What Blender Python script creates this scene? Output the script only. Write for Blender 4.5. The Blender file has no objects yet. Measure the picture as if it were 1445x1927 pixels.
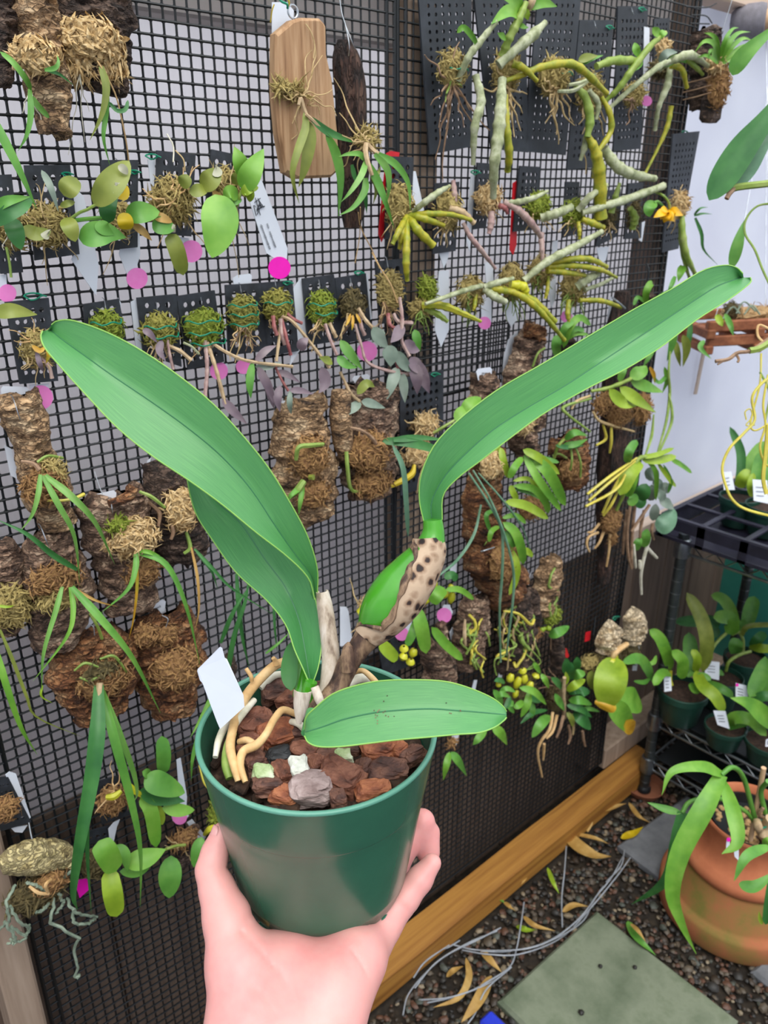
import bpy, math, random
import numpy as np
from mathutils import Vector, noise
random.seed(7)
rnd = random.random
def ru(a, b): return a + (b - a) * random.random()
# ------------------------------------------------------------------ camera
FPX, CX, CY = 1483.0, 722.5, 963.5
PIT, AZI = math.radians(22.45), math.radians(48.7)
CAM = Vector((0, -0.78, 1.36))
ZV = Vector((0, 0, 1))
FH = Vector((math.cos(AZI), math.sin(AZI), 0))
RV = Vector((math.sin(AZI), -math.cos(AZI), 0))
FV = FH * math.cos(PIT) - ZV * math.sin(PIT)
UV = FH * math.sin(PIT) + ZV * math.cos(PIT)
scn = bpy.context.scene
col = scn.collection
cd = bpy.data.cameras.new('camera'); cam = bpy.data.objects.new('camera', cd); col.objects.link(cam)
cam.location = CAM
cam.rotation_euler = (math.pi / 2 - PIT, 0, AZI - math.pi / 2)
cd.sensor_fit = 'AUTO'; cd.sensor_width = 36; cd.lens = 36 * FPX / 1927
cd.clip_start = 0.02; cd.clip_end = 60
cd.dof.use_dof = True; cd.dof.focus_distance = 0.58; cd.dof.aperture_fstop = 13
scn.camera = cam
# ------------------------------------------------------------------ light: overcast sky (CIE law) and a very soft veiled sun
wd = bpy.data.worlds.new('sky'); scn.world = wd; wd.use_nodes = True
nt = wd.node_tree; nt.nodes.clear()
tc = nt.nodes.new('ShaderNodeTexCoord'); sx = nt.nodes.new('ShaderNodeSeparateXYZ')
nt.links.new(tc.outputs['Generated'], sx.inputs[0])
mr = nt.nodes.new('ShaderNodeMapRange'); mr.inputs[1].default_value = 0; mr.inputs[2].default_value = 1
mr.inputs[3].default_value = 0.34; mr.inputs[4].default_value = 1.0
nt.links.new(sx.outputs[2], mr.inputs[0])
bg = nt.nodes.new('ShaderNodeBackground'); bg.inputs[0].default_value = (0.93, 0.97, 1.0, 1)
ml = nt.nodes.new('ShaderNodeMath'); ml.operation = 'MULTIPLY'; ml.inputs[1].default_value = 1.5
nt.links.new(mr.outputs[0], ml.inputs[0]); nt.links.new(ml.outputs[0], bg.inputs[1])
wo = nt.nodes.new('ShaderNodeOutputWorld'); nt.links.new(bg.outputs[0], wo.inputs[0])
sd = bpy.data.lights.new('veiled_sun', 'SUN'); sd.energy = 1.3; sd.angle = math.radians(50); sd.color = (1, 0.97, 0.92)
sun = bpy.data.objects.new('veiled_sun', sd); col.objects.link(sun)
sun.rotation_euler = Vector((0.25, 0.55, -1.0)).to_track_quat('-Z', 'Y').to_euler()
vs = scn.view_settings; vs.view_transform = 'Standard'; vs.look = 'None'; vs.gamma = 1; vs.use_curve_mapping = False
vs.exposure = 0.65
# ------------------------------------------------------------------ rays through the photograph -> points at their real distance
def ray(x, y): return FV + RV * ((x - CX) / FPX) - UV * ((y - CY) / FPX)
def W(x, y, o=0.0):
    r = ray(x, y); return CAM + r * ((-o - CAM.y) / r.y)
def G(x, y, z=0.0):
    r = ray(x, y); return CAM + r * ((z - CAM.z) / r.z)
def PD(x, y, d): return CAM + ray(x, y) * d
def XP(x, y, X):
    r = ray(x, y); return CAM + r * ((X - CAM.x) / r.x)
def spx(p): return (Vector(p) - CAM).dot(FV) / FPX      # metres per photo pixel there
# ------------------------------------------------------------------ materials
def lin(c):
    if isinstance(c, str):
        c = c.lstrip('#'); c = [int(c[i:i + 2], 16) / 255 for i in (0, 2, 4)]
    return tuple(((v / 12.92) if v <= 0.04045 else ((v + 0.055) / 1.055) ** 2.4) for v in c) + (1,)
MAT = {}
def mat(name, cols, scale=40, rough=0.55, bump=0.0, bscale=None, stretch=(1, 1, 1), transl=0.0, coat=0.0, spec=0.5, detail=5,
        metal=0.0, kind='noise', pos=None, alpha=None, dist=0.002, sss=0.0):
    if name in MAT: return MAT[name]
    m = bpy.data.materials.new(name); m.use_nodes = True; MAT[name] = m
    N = m.node_tree.nodes; L = m.node_tree.links
    b = N['Principled BSDF']
    b.inputs['Roughness'].default_value = rough; b.inputs['Metallic'].default_value = metal
    b.inputs['Specular IOR Level'].default_value = spec
    b.inputs['Coat Weight'].default_value = coat; b.inputs['Coat Roughness'].default_value = 0.08
    if sss: b.inputs['Subsurface Weight'].default_value = sss; b.inputs['Subsurface Radius'].default_value = (0.008, 0.003, 0.002); b.inputs['Subsurface Scale'].default_value = 0.5
    if isinstance(cols, str): cols = [cols]
    t = N.new('ShaderNodeTexCoord'); mp = N.new('ShaderNodeMapping'); mp.inputs['Scale'].default_value = stretch
    L.new(t.outputs['Object'], mp.inputs[0])
    if kind == 'voronoi':
        tx = N.new('ShaderNodeTexVoronoi'); tx.inputs['Scale'].default_value = scale; fac = tx.outputs['Distance']
        nz = N.new('ShaderNodeTexNoise'); nz.inputs['Scale'].default_value = scale * 1.3
        ad = N.new('ShaderNodeVectorMath'); ad.operation = 'MULTIPLY_ADD'; ad.inputs[1].default_value = (0.6 / scale,) * 3
        L.new(mp.outputs[0], nz.inputs[0]); L.new(nz.outputs['Color'], ad.inputs[0]); L.new(mp.outputs[0], ad.inputs[2]); L.new(ad.outputs[0], tx.inputs[0])
    elif kind == 'wave':
        tx = N.new('ShaderNodeTexWave'); tx.inputs['Scale'].default_value = scale; tx.inputs['Distortion'].default_value = 6
        tx.inputs['Detail'].default_value = 3; tx.inputs['Detail Scale'].default_value = 1.5
        fac = tx.outputs['Fac']; L.new(mp.outputs[0], tx.inputs[0])
    else:
        tx = N.new('ShaderNodeTexNoise'); tx.inputs['Scale'].default_value = scale; tx.inputs['Detail'].default_value = detail
        tx.inputs['Roughness'].default_value = 0.62
        fac = tx.outputs['Fac']; L.new(mp.outputs[0], tx.inputs[0])
    if len(cols) == 1:
        b.inputs['Base Color'].default_value = lin(cols[0]); csock = None
    else:
        cr = N.new('ShaderNodeValToRGB'); e = cr.color_ramp.elements
        n = len(cols)
        ps = pos or [0.3 + 0.42 * i / (n - 1) for i in range(n)]
        e[0].position = ps[0]; e[0].color = lin(cols[0]); e[1].position = ps[-1]; e[1].color = lin(cols[-1])
        for i in range(1, n - 1):
            q = e.new(ps[i]); q.color = lin(cols[i])
        L.new(fac, cr.inputs[0]); csock = cr.outputs[0]; L.new(csock, b.inputs['Base Color'])
    if bump:
        bp = N.new('ShaderNodeBump'); bp.inputs['Strength'].default_value = bump; bp.inputs['Distance'].default_value = dist
        if bscale:
            n2 = N.new('ShaderNodeTexNoise'); n2.inputs['Scale'].default_value = bscale; n2.inputs['Detail'].default_value = 6
            L.new(mp.outputs[0], n2.inputs[0]); L.new(n2.outputs['Fac'], bp.inputs['Height'])
        else: L.new(fac, bp.inputs['Height'])
        L.new(bp.outputs[0], b.inputs['Normal'])
    if transl:
        tr = N.new('ShaderNodeBsdfTranslucent'); mx = N.new('ShaderNodeMixShader'); mx.inputs[0].default_value = transl
        if csock: L.new(csock, tr.inputs[0])
        else: tr.inputs[0].default_value = lin(cols[0])
        L.new(b.outputs[0], mx.inputs[1]); L.new(tr.outputs[0], mx.inputs[2])
        L.new(mx.outputs[0], N['Material Output'].inputs[0])
    return m
def leafmat(name, c1, c2, c3=None, rough=0.42, scale=25, tr=0.18):
    return mat(name, [c1, c2] + ([c3] if c3 else []), scale=scale, rough=rough, transl=tr, detail=3, bump=0.06, bscale=160)
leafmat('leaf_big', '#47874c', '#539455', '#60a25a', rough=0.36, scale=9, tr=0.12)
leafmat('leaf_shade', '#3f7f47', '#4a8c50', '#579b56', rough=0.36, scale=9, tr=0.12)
for n_ in ('leaf_big', 'leaf_shade'):      # fine veins run along the blade
    N_ = MAT[n_].node_tree.nodes; mp_ = [q for q in N_ if q.type == 'MAPPING'][0]; tc_ = [q for q in N_ if q.type == 'TEX_COORD'][0]
    MAT[n_].node_tree.links.new(tc_.outputs['UV'], mp_.inputs[0]); mp_.inputs['Scale'].default_value = (2.4, .22, 1)
    for q in N_:
        if q.type == 'TEX_NOISE': q.inputs['Detail'].default_value = 8; q.inputs['Scale'].default_value = 12 if q.inputs['Scale'].default_value < 50 else 60
leafmat('leaf_margin', '#8cc25a', '#9ccb62')
leafmat('leaf_midrib', '#3c7850', '#45835a')
leafmat('leaf_bright', '#5c962f', '#73aa38', '#88b94a')
leafmat('leaf_lime', '#7f9f26', '#98b530', '#a9c246')
leafmat('leaf_mid', '#4f8c34', '#639f3f', '#7ab04a')
leafmat('leaf_deep', '#2f6a33', '#3f7c3c', '#4c8b44')
leafmat('leaf_olive', '#6d7a2e', '#84903a', '#99a049')
leafmat('leaf_blue', '#5a8464', '#6f977a', '#86a98e')
leafmat('leaf_grass', '#5c9440', '#74a84c', '#8fb866')
leafmat('leaf_yellow', '#c2a516', '#dcbf1f', '#e5cf4a')
leafmat('leaf_purple', '#6d5d68', '#85737c', '#9a8b8c')
leafmat('leaf_silver', '#6b7f70', '#8a9a8a', '#a3ada0')
leafmat('leaf_gold', '#b7861c', '#d8a92e', '#9bb53a', scale=30)
leafmat('leaf_dry', '#a8803c', '#c09a55', '#d0b070', rough=0.6)
leafmat('leaf_pale', '#a9a98c', '#c3c1aa')
leafmat('petal_yellow', '#f2b705', '#fbc915')
mat('cane_green', ['#6f8a34', '#8aa044', '#a3b066'], scale=60, rough=0.45)
mat('cane_yellow', ['#6f7a20', '#939a2a', '#b0a62c', '#848f30'], scale=70, rough=0.42)
mat('cane_silver', ['#757d55', '#9ba279', '#b9bd9c', '#879263'], scale=70, rough=0.6)
mat('cane_purple', ['#8a6a6a', '#a98a84', '#b9a096', '#7d6560'], scale=90, rough=0.55)
mat('cane_tan', ['#9b8262', '#bba17c', '#cbb592'], scale=90, rough=0.6)
mat('cane_red', ['#7d3f44', '#9b5a58', '#b07a70'], scale=90, rough=0.55)
mat('bulb_green', ['#357f18', '#43931f', '#4fa028'], scale=14, rough=0.22, coat=0.35)
mat('bulb_yellow', ['#a9b021', '#c3c12a', '#d0ce45'], scale=50, rough=0.35)
mat('root_tan', ['#c39a63', '#d8b27c', '#e6c898'], scale=60, rough=0.62, bump=0.25, bscale=220)
mat('root_pale', ['#b8b49a', '#d9d4c0', '#ece8da'], scale=50, rough=0.65)
mat('root_brown', ['#6e5540', '#92745a', '#ab8f72'], scale=80, rough=0.7)
mat('root_green', ['#6f8a3a', '#86a04a', '#9fae62'], scale=60, rough=0.55)
mat('root_grey', ['#5f6e5c', '#7c8b78', '#98a592'], scale=70, rough=0.75)
mat('root_yellow', ['#b8aa3a', '#d4c64e', '#c6c070'], scale=30, rough=0.5)
mat('root_straw', ['#a98d5e', '#c8ae7e', '#b59a66'], scale=80, rough=0.7)
mat('moss_green', ['#5d5a24', '#7f7d33', '#a1984c', '#6d7a2c'], scale=260, rough=0.9)
mat('moss_bright', ['#5e6a20', '#7f8f2c', '#a3a548'], scale=260, rough=0.9)
mat('moss_tan', ['#94764a', '#bb9b68', '#d3b888', '#e0cca4'], scale=220, rough=0.9)
mat('moss_brown', ['#5a3b24', '#84603c', '#a5804f', '#6f4c2c'], scale=240, rough=0.9)
mat('moss_straw', ['#6f6136', '#95834c', '#b3a066', '#7c7438'], scale=240, rough=0.9)
mat('moss_dark', ['#3a3420', '#5b5030', '#7c6c45'], scale=240, rough=0.9)
def barkmat(name, cols, st=(1, 1, 2.0), sc=38, crack=95):
    m = mat(name, cols, scale=sc, rough=0.88, stretch=st, detail=9, pos=[0.36, 0.45, 0.53, 0.63][:len(cols)])
    N = m.node_tree.nodes; L = m.node_tree.links; b = N['Principled BSDF']; mp = [n for n in N if n.type == 'MAPPING'][0]
    vo = N.new('ShaderNodeTexVoronoi'); vo.feature = 'DISTANCE_TO_EDGE'; vo.inputs['Scale'].default_value = crack
    nz = N.new('ShaderNodeTexNoise'); nz.inputs['Scale'].default_value = crack * .9; nz.inputs['Detail'].default_value = 4
    ad = N.new('ShaderNodeVectorMath'); ad.operation = 'MULTIPLY_ADD'; ad.inputs[1].default_value = (2.6 / crack,) * 3
    L.new(mp.outputs[0], nz.inputs[0]); L.new(nz.outputs['Color'], ad.inputs[0]); L.new(mp.outputs[0], ad.inputs[2]); L.new(ad.outputs[0], vo.inputs[0])
    cr_ = N.new('ShaderNodeValToRGB'); cr_.color_ramp.elements[0].position = .02; cr_.color_ramp.elements[0].color = (.16, .13, .12, 1); cr_.color_ramp.elements[1].position = .16; cr_.color_ramp.elements[1].color = (1, 1, 1, 1)
    L.new(vo.outputs['Distance'], cr_.inputs[0])
    mx = N.new('ShaderNodeMixRGB'); mx.blend_type = 'MULTIPLY'; mx.inputs[0].default_value = .55
    old = b.inputs['Base Color'].links[0].from_socket
    L.new(old, mx.inputs[1]); L.new(cr_.outputs[0], mx.inputs[2]); L.new(mx.outputs[0], b.inputs['Base Color'])
    n2 = N.new('ShaderNodeTexNoise'); n2.inputs['Scale'].default_value = 190; n2.inputs['Detail'].default_value = 6; L.new(mp.outputs[0], n2.inputs[0])
    su = N.new('ShaderNodeMath'); su.operation = 'MULTIPLY_ADD'; su.inputs[1].default_value = .9; L.new(cr_.outputs[0], su.inputs[0]); L.new(n2.outputs['Fac'], su.inputs[2])
    bp = N.new('ShaderNodeBump'); bp.inputs['Strength'].default_value = .9; bp.inputs['Distance'].default_value = .004
    L.new(su.outputs[0], bp.inputs['Height']); L.new(bp.outputs[0], b.inputs['Normal'])
    return m
barkmat('cork_tan', ['#4b382a', '#9a7a58', '#c09c74', '#dcbf98'])
barkmat('cork_brown', ['#33261e', '#6f5646', '#9a7c66', '#c0a68c'])
barkmat('cork_dark', ['#1f1713', '#43342c', '#5f4c40', '#80695a'])
barkmat('cork_red', ['#3a2214', '#74482a', '#9c6a42', '#b08a62'])
barkmat('cork_pale', ['#7a6a46', '#bba972', '#d6c692', '#9a8d5c'])
barkmat('cork_ivory', ['#a88c66', '#dcc49c', '#eedab8', '#e4cea8'])
barkmat('log_dark', ['#15100e', '#2e211c', '#4a332a', '#5f4638'], st=(1.6, 1.6, .4), sc=60)
mat('plank', ['#7d5a3c', '#a57f5b', '#bb9873', '#8c6848'], scale=38, rough=0.75, stretch=(3.0, 3.0, 0.16), bump=0.35, bscale=90)
mat('driftgrain', ['#8c6640', '#a8814f', '#c49d67', '#986f45'], scale=30, rough=0.7, stretch=(0.15, 3, 3), bump=0.2)
mat('timber', ['#6d4419', '#8f5f26', '#a87733', '#7c4f1f'], scale=14, rough=0.6, stretch=(0.12, 3, 3), bump=0.15)
mat('post_wood', ['#84705f', '#988472', '#a89482'], scale=20, rough=0.8, stretch=(3, 3, .2), bump=0.15)
mat('stud_brown', ['#574940', '#6a5a4f', '#7a695c'], scale=20, rough=0.8, stretch=(3, 3, .2), bump=0.15)
mat('board_brown', ['#4d3f36', '#5d4d42', '#6b5a4d', '#54463c'], scale=16, rough=0.75, stretch=(4, 4, .18), bump=0.15)
mat('blocker_taupe', ['#8a7f78', '#978c84', '#80766f'], scale=16, rough=0.8, stretch=(4, 4, .18))
mat('trim_tan', ['#b9a596', '#c9b6a6'], scale=20, rough=0.7, stretch=(.2, 3, 3))
mat('trim_grey', ['#9a9290', '#a8a09c'], scale=10, rough=0.7, stretch=(.2, 3, 3))
mat('net_black', ['#080c0f', '#10161a'], scale=100, rough=0.45)
mat('plate_black', ['#1c2024', '#292d33', '#383d45'], scale=60, rough=0.5, bump=0.1)
mat('plate_grey', ['#22262c', '#2c3138', '#3a3f47'], scale=30, rough=0.55)
mat('tag_pot', ['#bcc2d0', '#c6ccd8'], scale=20, rough=0.4, transl=0.1)
mat('tag_white', ['#e0e6f0', '#e8edf5'], scale=20, rough=0.4, transl=0.1)
mat('pink', ['#f07cc8', '#f58fd2'], scale=60, rough=0.5)
mat('magenta', ['#f000b4', '#fb10bf'], scale=30, rough=0.5)
mat('red', ['#b81420', '#d3202c'], scale=30, rough=0.45)
mat('ink', '#2a3038', rough=0.7)
mat('tie_green', ['#0c7a5c', '#12936f'], scale=60, rough=0.4)
mat('wire_metal', ['#9aa0a8', '#c4cad0'], scale=60, rough=0.35, metal=0.85)
mat('chrome', ['#7e848a', '#a5abb0'], scale=40, rough=0.28, metal=0.95)
mat('rack_dark', ['#4a5052', '#5f6668'], scale=40, rough=0.35, metal=0.8)
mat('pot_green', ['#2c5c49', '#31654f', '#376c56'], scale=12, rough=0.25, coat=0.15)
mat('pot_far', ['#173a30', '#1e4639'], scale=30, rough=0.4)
mat('pot_rim', ['#4f8a75', '#659d89'], scale=20, rough=0.35)
mat('terracotta', ['#a8603e', '#b96d47', '#c47b54'], scale=14, rough=0.8, bump=0.1, bscale=120)
mat('terra_moss', ['#5c6b22', '#8a6a35', '#a8633f', '#b5714c'], scale=7, rough=0.85, pos=[.3, .42, .55, .7])
mat('terra_saucer', ['#7c4a33', '#8f5a40'], scale=20, rough=0.85)
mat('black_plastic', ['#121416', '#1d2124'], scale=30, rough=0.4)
mat('tray_black', ['#1c1b28', '#2b2a3a'], scale=30, rough=0.42)
mat('soil', ['#20150f', '#3a281d', '#4f392a'], scale=160, rough=0.95, bump=0.8)
mat('chip_red', ['#2f1912', '#6b3f2e', '#91604a', '#4a2a20'], scale=55, rough=0.72, stretch=(1, 1, 3.5), bump=0.7, bscale=160)
mat('chip_dark', ['#20120f', '#4f3128', '#76503f', '#35201a'], scale=55, rough=0.72, stretch=(1, 1, 3.5), bump=0.7, bscale=160)
mat('chip_orange', ['#3f1f14', '#84492e', '#a86a46', '#5c3220'], scale=55, rough=0.72, stretch=(1, 1, 3.5), bump=0.7, bscale=160)
mat('chip_grey', ['#6f5a56', '#94807c', '#ad9a96', '#7c6864'], scale=55, rough=0.75, stretch=(1, 1, 3.5), bump=0.7, bscale=160)
mat('pumice', ['#b9bdae', '#d8dace', '#e6e6dc'], scale=80, rough=0.9, bump=0.5)
mat('pumice_green', ['#6d8a46', '#a8b78a', '#d2d8c2'], scale=45, rough=0.9, bump=0.5)
mat('charcoal', ['#0e0e0f', '#25272a'], scale=80, rough=0.6, bump=0.6)
mat('sheath_white', ['#5d4433', '#b9a894', '#d3c8ba', '#8f7861'], scale=34, rough=0.65, stretch=(2.5, 2.5, .5), bump=0.25)
mat('sheath_brown', ['#1d110e', '#3a241c', '#94785f', '#b9a086'], scale=135, rough=0.7, kind='voronoi', pos=[0.18, 0.27, 0.36, 0.6], bump=0.15)
mat('sheath_dark', ['#1e1210', '#4b352a', '#8d7258', '#5c4436'], scale=60, rough=0.7, stretch=(2, 2, .6), bump=0.3)
mat('skin', ['#d98c88', '#df9a95', '#e3a49d', '#dfa098'], scale=16, rough=0.46, sss=0.3, detail=4, bump=0.12, bscale=420, dist=0.0006)
mat('nail', ['#e3a4a0', '#e9b2ac'], scale=60, rough=0.28)
mat('slab_grey', ['#56585c', '#6b6d70', '#7b7d80'], scale=18, rough=0.85, bump=0.25, bscale=120)
mat('slab_green', ['#4d5942', '#66705a', '#7a826c', '#59664c'], scale=9, rough=0.9, bump=0.3, bscale=150, detail=8)
mat('ground', ['#1a1510', '#2c241b', '#3d3326'], scale=60, rough=0.95, bump=0.6)
for i, c in enumerate((['#2b2218', '#40352a'], ['#473d30', '#5f5547'], ['#1b1916', '#2a2723'], ['#4d3326', '#634534'], ['#3a3d36', '#50544b'], ['#72654f', '#8c7e67'])):
    mat('pebble%d' % i, c, scale=80, rough=0.55, spec=0.5)
mat('blue_plastic', ['#2233b8', '#2c40cf'], rough=0.4)
mat('teal_bin', ['#2f8272', '#3d9684'], scale=6, rough=0.5)
mat('foam_grey', ['#6f6c72', '#85828a'], scale=90, rough=0.9)
mat('dowel', ['#c9a27c', '#d9b48e'], scale=30, rough=0.6, stretch=(3, .2, 3))
mat('cedar', ['#6b3a22', '#8b5233', '#a56a45'], scale=22, rough=0.75, stretch=(.2, 3, 3), bump=0.2)
mat('coir', ['#8a6a44', '#a9885c', '#bd9f72'], scale=160, rough=0.95)
mat('beam_tan', ['#c6ac98', '#d4bca8'], scale=10, rough=0.7, stretch=(.2, 3, 3))
mat('thread_clear', ['#8b9198', '#a7adb4'], rough=0.3)
# ------------------------------------------------------------------ mesh builder
class MB:
    def __init__(s): s.v = []; s.f = []
    def add(s, vs_, fs_):
        b = len(s.v); s.v.extend(tuple(v) for v in vs_); s.f.extend(tuple(i + b for i in f) for f in fs_)
    def box(s, c, h, ax=None):
        c = Vector(c); ax = ax or (Vector((1, 0, 0)), Vector((0, 1, 0)), ZV)
        vs_ = [c + ax[0] * (h[0] * i) + ax[1] * (h[1] * j) + ax[2] * (h[2] * k) for i in (-1, 1) for j in (-1, 1) for k in (-1, 1)]
        s.add(vs_, [(0, 1, 3, 2), (4, 6, 7, 5), (0, 4, 5, 1), (2, 3, 7, 6), (0, 2, 6, 4), (1, 5, 7, 3)])
    def bbox(s, c, h, bev=0.002, ax=None):
        # box with chamfered edges
        c = Vector(c); ax = ax or (Vector((1, 0, 0)), Vector((0, 1, 0)), ZV)
        vs_ = []; idx = {}
        for i in (-1, 1):
            for j in (-1, 1):
                for k in (-1, 1):
                    for a in range(3):
                        q = [h[0] * i, h[1] * j, h[2] * k]
                        for b in range(3):
                            if b != a: q[b] -= math.copysign(min(bev, h[b] * .9), q[b])
                        idx[(i, j, k, a)] = len(vs_); vs_.append(c + ax[0] * q[0] + ax[1] * q[1] + ax[2] * q[2])
        fs_ = []
        S = (-1, 1)
        for a in range(3):
            for sg in S:
                o = []
                for (p, q) in ((-1, -1), (1, -1), (1, 1), (-1, 1)):
                    t = [0, 0, 0]; t[a] = sg; t[(a + 1) % 3] = p; t[(a + 2) % 3] = q
                    o.append(idx[(*t, a)])
                fs_.append(o if sg > 0 else o[::-1])
        for a in range(3):
            b, c2 = (a + 1) % 3, (a + 2) % 3
            for p in S:
                for q in S:
                    t0 = [0, 0, 0]; t0[a] = -1; t0[b] = p; t0[c2] = q
                    t1 = list(t0); t1[a] = 1
                    o = [idx[(*t0, b)], idx[(*t1, b)], idx[(*t1, c2)], idx[(*t0, c2)]]
                    fs_.append(o if p * q > 0 else o[::-1])
        for i in S:
            for j in S:
                for k in S:
                    o = [idx[(i, j, k, a)] for a in range(3)]
                    fs_.append(o if i * j * k > 0 else o[::-1])
        s.add(vs_, fs_)
    def tube(s, pts, rad, n=6, cap=True, flat=None):
        pts = [Vector(p) for p in pts]
        m = len(pts)
        if not hasattr(rad, '__len__'): rad = [rad] * m
        t0 = (pts[1] - pts[0]).normalized()
        a = t0.orthogonal().normalized()
        vs_ = []; fs_ = []
        for i in range(m):
            t = (pts[min(i + 1, m - 1)] - pts[max(i - 1, 0)])
            t = t.normalized() if t.length > 1e-9 else t0
            a = (a - t * a.dot(t)); a = a.normalized() if a.length > 1e-6 else t.orthogonal().normalized()
            b = t.cross(a)
            for k in range(n):
                g = 2 * math.pi * k / n
                vs_.append(pts[i] + (a * math.cos(g) + b * math.sin(g)) * rad[i])
        for i in range(m - 1):
            for k in range(n):
                fs_.append((i * n + k, i * n + (k + 1) % n, (i + 1) * n + (k + 1) % n, (i + 1) * n + k))
        if cap:
            fs_.append(tuple(range(n))[::-1]); fs_.append(tuple((m - 1) * n + k for k in range(n)))
        s.add(vs_, fs_)
    def lathe(s, prof, c, ax=ZV, n=48, jit=0):
        # profile [(r, h)] turned about axis through c, closed where r == 0
        c = Vector(c); ax = Vector(ax).normalized(); a = ax.orthogonal().normalized(); b = ax.cross(a)
        vs_ = []; fs_ = []
        m = len(prof)
        for r, h in prof:
            for k in range(n):
                g = 2 * math.pi * k / n
                vs_.append(c + ax * h + (a * math.cos(g) + b * math.sin(g)) * max(r, 1e-5))
        for i in range(m - 1):
            for k in range(n):
                fs_.append((i * n + k, i * n + (k + 1) % n, (i + 1) * n + (k + 1) % n, (i + 1) * n + k))
        s.add(vs_, fs_)
    def build(s, name, mt, parent=None, smooth=True, origin=None):
        org = Vector(origin) if origin is not None else (parent_root(parent).location.copy() if parent else Vector((0, 0, 0)))
        if origin is None and parent is None and s.v:
            a = np.array(s.v); org = Vector(((a[:, 0].min() + a[:, 0].max()) / 2, (a[:, 1].min() + a[:, 1].max()) / 2, a[:, 2].min()))
        me = bpy.data.meshes.new(name)
        me.from_pydata([(v[0] - org.x, v[1] - org.y, v[2] - org.z) for v in s.v], [], s.f)
        if smooth:
            me.polygons.foreach_set('use_smooth', [True] * len(me.polygons)); me.set_sharp_from_angle(angle=math.radians(52))
        me.materials.append(MAT[mt] if isinstance(mt, str) else mt)
        o = bpy.data.objects.new(name, me); col.objects.link(o)
        if parent: o.parent = parent
        else: o.location = org
        return o
def parent_root(o):
    while o.parent: o = o.parent
    return o
def tag(o, label, cat, group=None, kind=None):
    if label: o['label'] = label
    if cat: o['category'] = cat
    if group: o['group'] = group
    if kind: o['kind'] = kind
    return o
def thing(name, loc, label, cat, group=None):
    o = bpy.data.objects.new(name, None); col.objects.link(o); o.location = Vector(loc); o.empty_display_size = 0.01
    return tag(o, label, cat, group)
def struct(name, mb, mt, parent=None, smooth=False):
    o = mb.build(name, mt, parent, smooth)
    if not parent: o['kind'] = 'structure'
    return o
# ------------------------------------------------------------------ curves
def cr(pts, n):
    """Catmull-Rom resample of a list of tuples/vectors (any dimension) to n points"""
    a = np.array([list(p) for p in pts], float)
    if len(a) == 2: return [a[0] + (a[1] - a[0]) * t for t in np.linspace(0, 1, n)]
    e = np.vstack([2 * a[0] - a[1], a, 2 * a[-1] - a[-2]])
    out = []
    for t in np.linspace(0, len(a) - 1, n):
        i = min(int(t), len(a) - 2); u = t - i
        p0, p1, p2, p3 = e[i], e[i + 1], e[i + 2], e[i + 3]
        out.append(0.5 * ((2 * p1) + (-p0 + p2) * u + (2 * p0 - 5 * p1 + 4 * p2 - p3) * u * u + (-p0 + 3 * p1 - 3 * p2 + p3) * u ** 3))
    return out
def v3(seq): return [Vector(q[:3]) for q in seq]
PROF = {
    'strap': lambda t: min(1, t / 0.12) ** .6 * 0.75 + 0.25 * math.sin(math.pi * min(1, t)) if t < .8 else (0.75 + .25 * math.sin(math.pi * t)) * math.sqrt(max(0, 1 - ((t - .8) / .2) ** 2)),
    'oval': lambda t: max(0, math.sin(math.pi * min(1, t ** .85))) ** .62,
    'lance': lambda t: max(0, math.sin(math.pi * t ** .7)) ** .85,
    'blade': lambda t: (0.6 + .4 * min(1, t / .2)) * max(0, 1 - max(0, (t - .25) / .75) ** 1.6),
    'round': lambda t: math.sqrt(max(0, 1 - (2 * t - 1) ** 2)),
}
def leaf_mesh(mb, pts, wid, nrm, prof='lance', fold=0.18, n=14, th=0.0006, twist=0.0, curl=0.0):
    """A leaf blade with thickness: centre line pts (Vectors), full width wid (m), nrm = way its face looks"""
    P = v3(cr(pts, n)); f = PROF[prof]
    na = 5
    top = []; nrm = Vector(nrm).normalized()
    for i in range(n):
        t = i / (n - 1)
        T = (P[min(i + 1, n - 1)] - P[max(i - 1, 0)]).normalized()
        S = T.cross(nrm); S = S.normalized() if S.length > 1e-5 else T.orthogonal().normalized()
        Nn = S.cross(T).normalized()
        if twist:
            g = twist * t; S, Nn = S * math.cos(g) + Nn * math.sin(g), Nn * math.cos(g) - S * math.sin(g)
        w = max(f(t), 0.03) * wid * 0.5
        for k in range(na):
            u = -1 + 2 * k / (na - 1)
            top.append(P[i] + S * (u * w) + Nn * (abs(u) ** 1.3 * fold * w - curl * u * u * w))
    # normals for thickness
    vs_ = list(top); 
    for i in range(n):
        T = (P[min(i + 1, n - 1)] - P[max(i - 1, 0)]).normalized()
        S = T.cross(nrm); S = S.normalized() if S.length > 1e-5 else T.orthogonal().normalized()
        Nn = S.cross(T).normalized()
        for k in range(na): vs_.append(top[i * na + k] - Nn * (th * (0.25 if k in (0, na - 1) else 1)))
    fs_ = []; m = n * na
    for i in range(n - 1):
        for k in range(na - 1):
            a = i * na + k
            fs_.append((a, a + 1, a + na + 1, a + na)); fs_.append((m + a + na, m + a + na + 1, m + a + 1, m + a))
        a = i * na; fs_.append((a, a + na, m + a + na, m + a))
        a = i * na + na - 1; fs_.append((a + na, a, m + a, m + a + na))
    a = 0
    fs_.append(tuple(range(na - 1, -1, -1)) + tuple(range(m, m + na)))
    a = (n - 1) * na
    fs_.append(tuple(range(a, a + na)) + tuple(range(m + a + na - 1, m + a - 1, -1)))
    mb.add(vs_, fs_)
TOCAM = lambda p: (CAM - Vector(p)).normalized()
def wpts(px):            # [(x, y, offset from the netting)] -> points
    return [W(x, y, o) for x, y, o in px]
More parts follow.
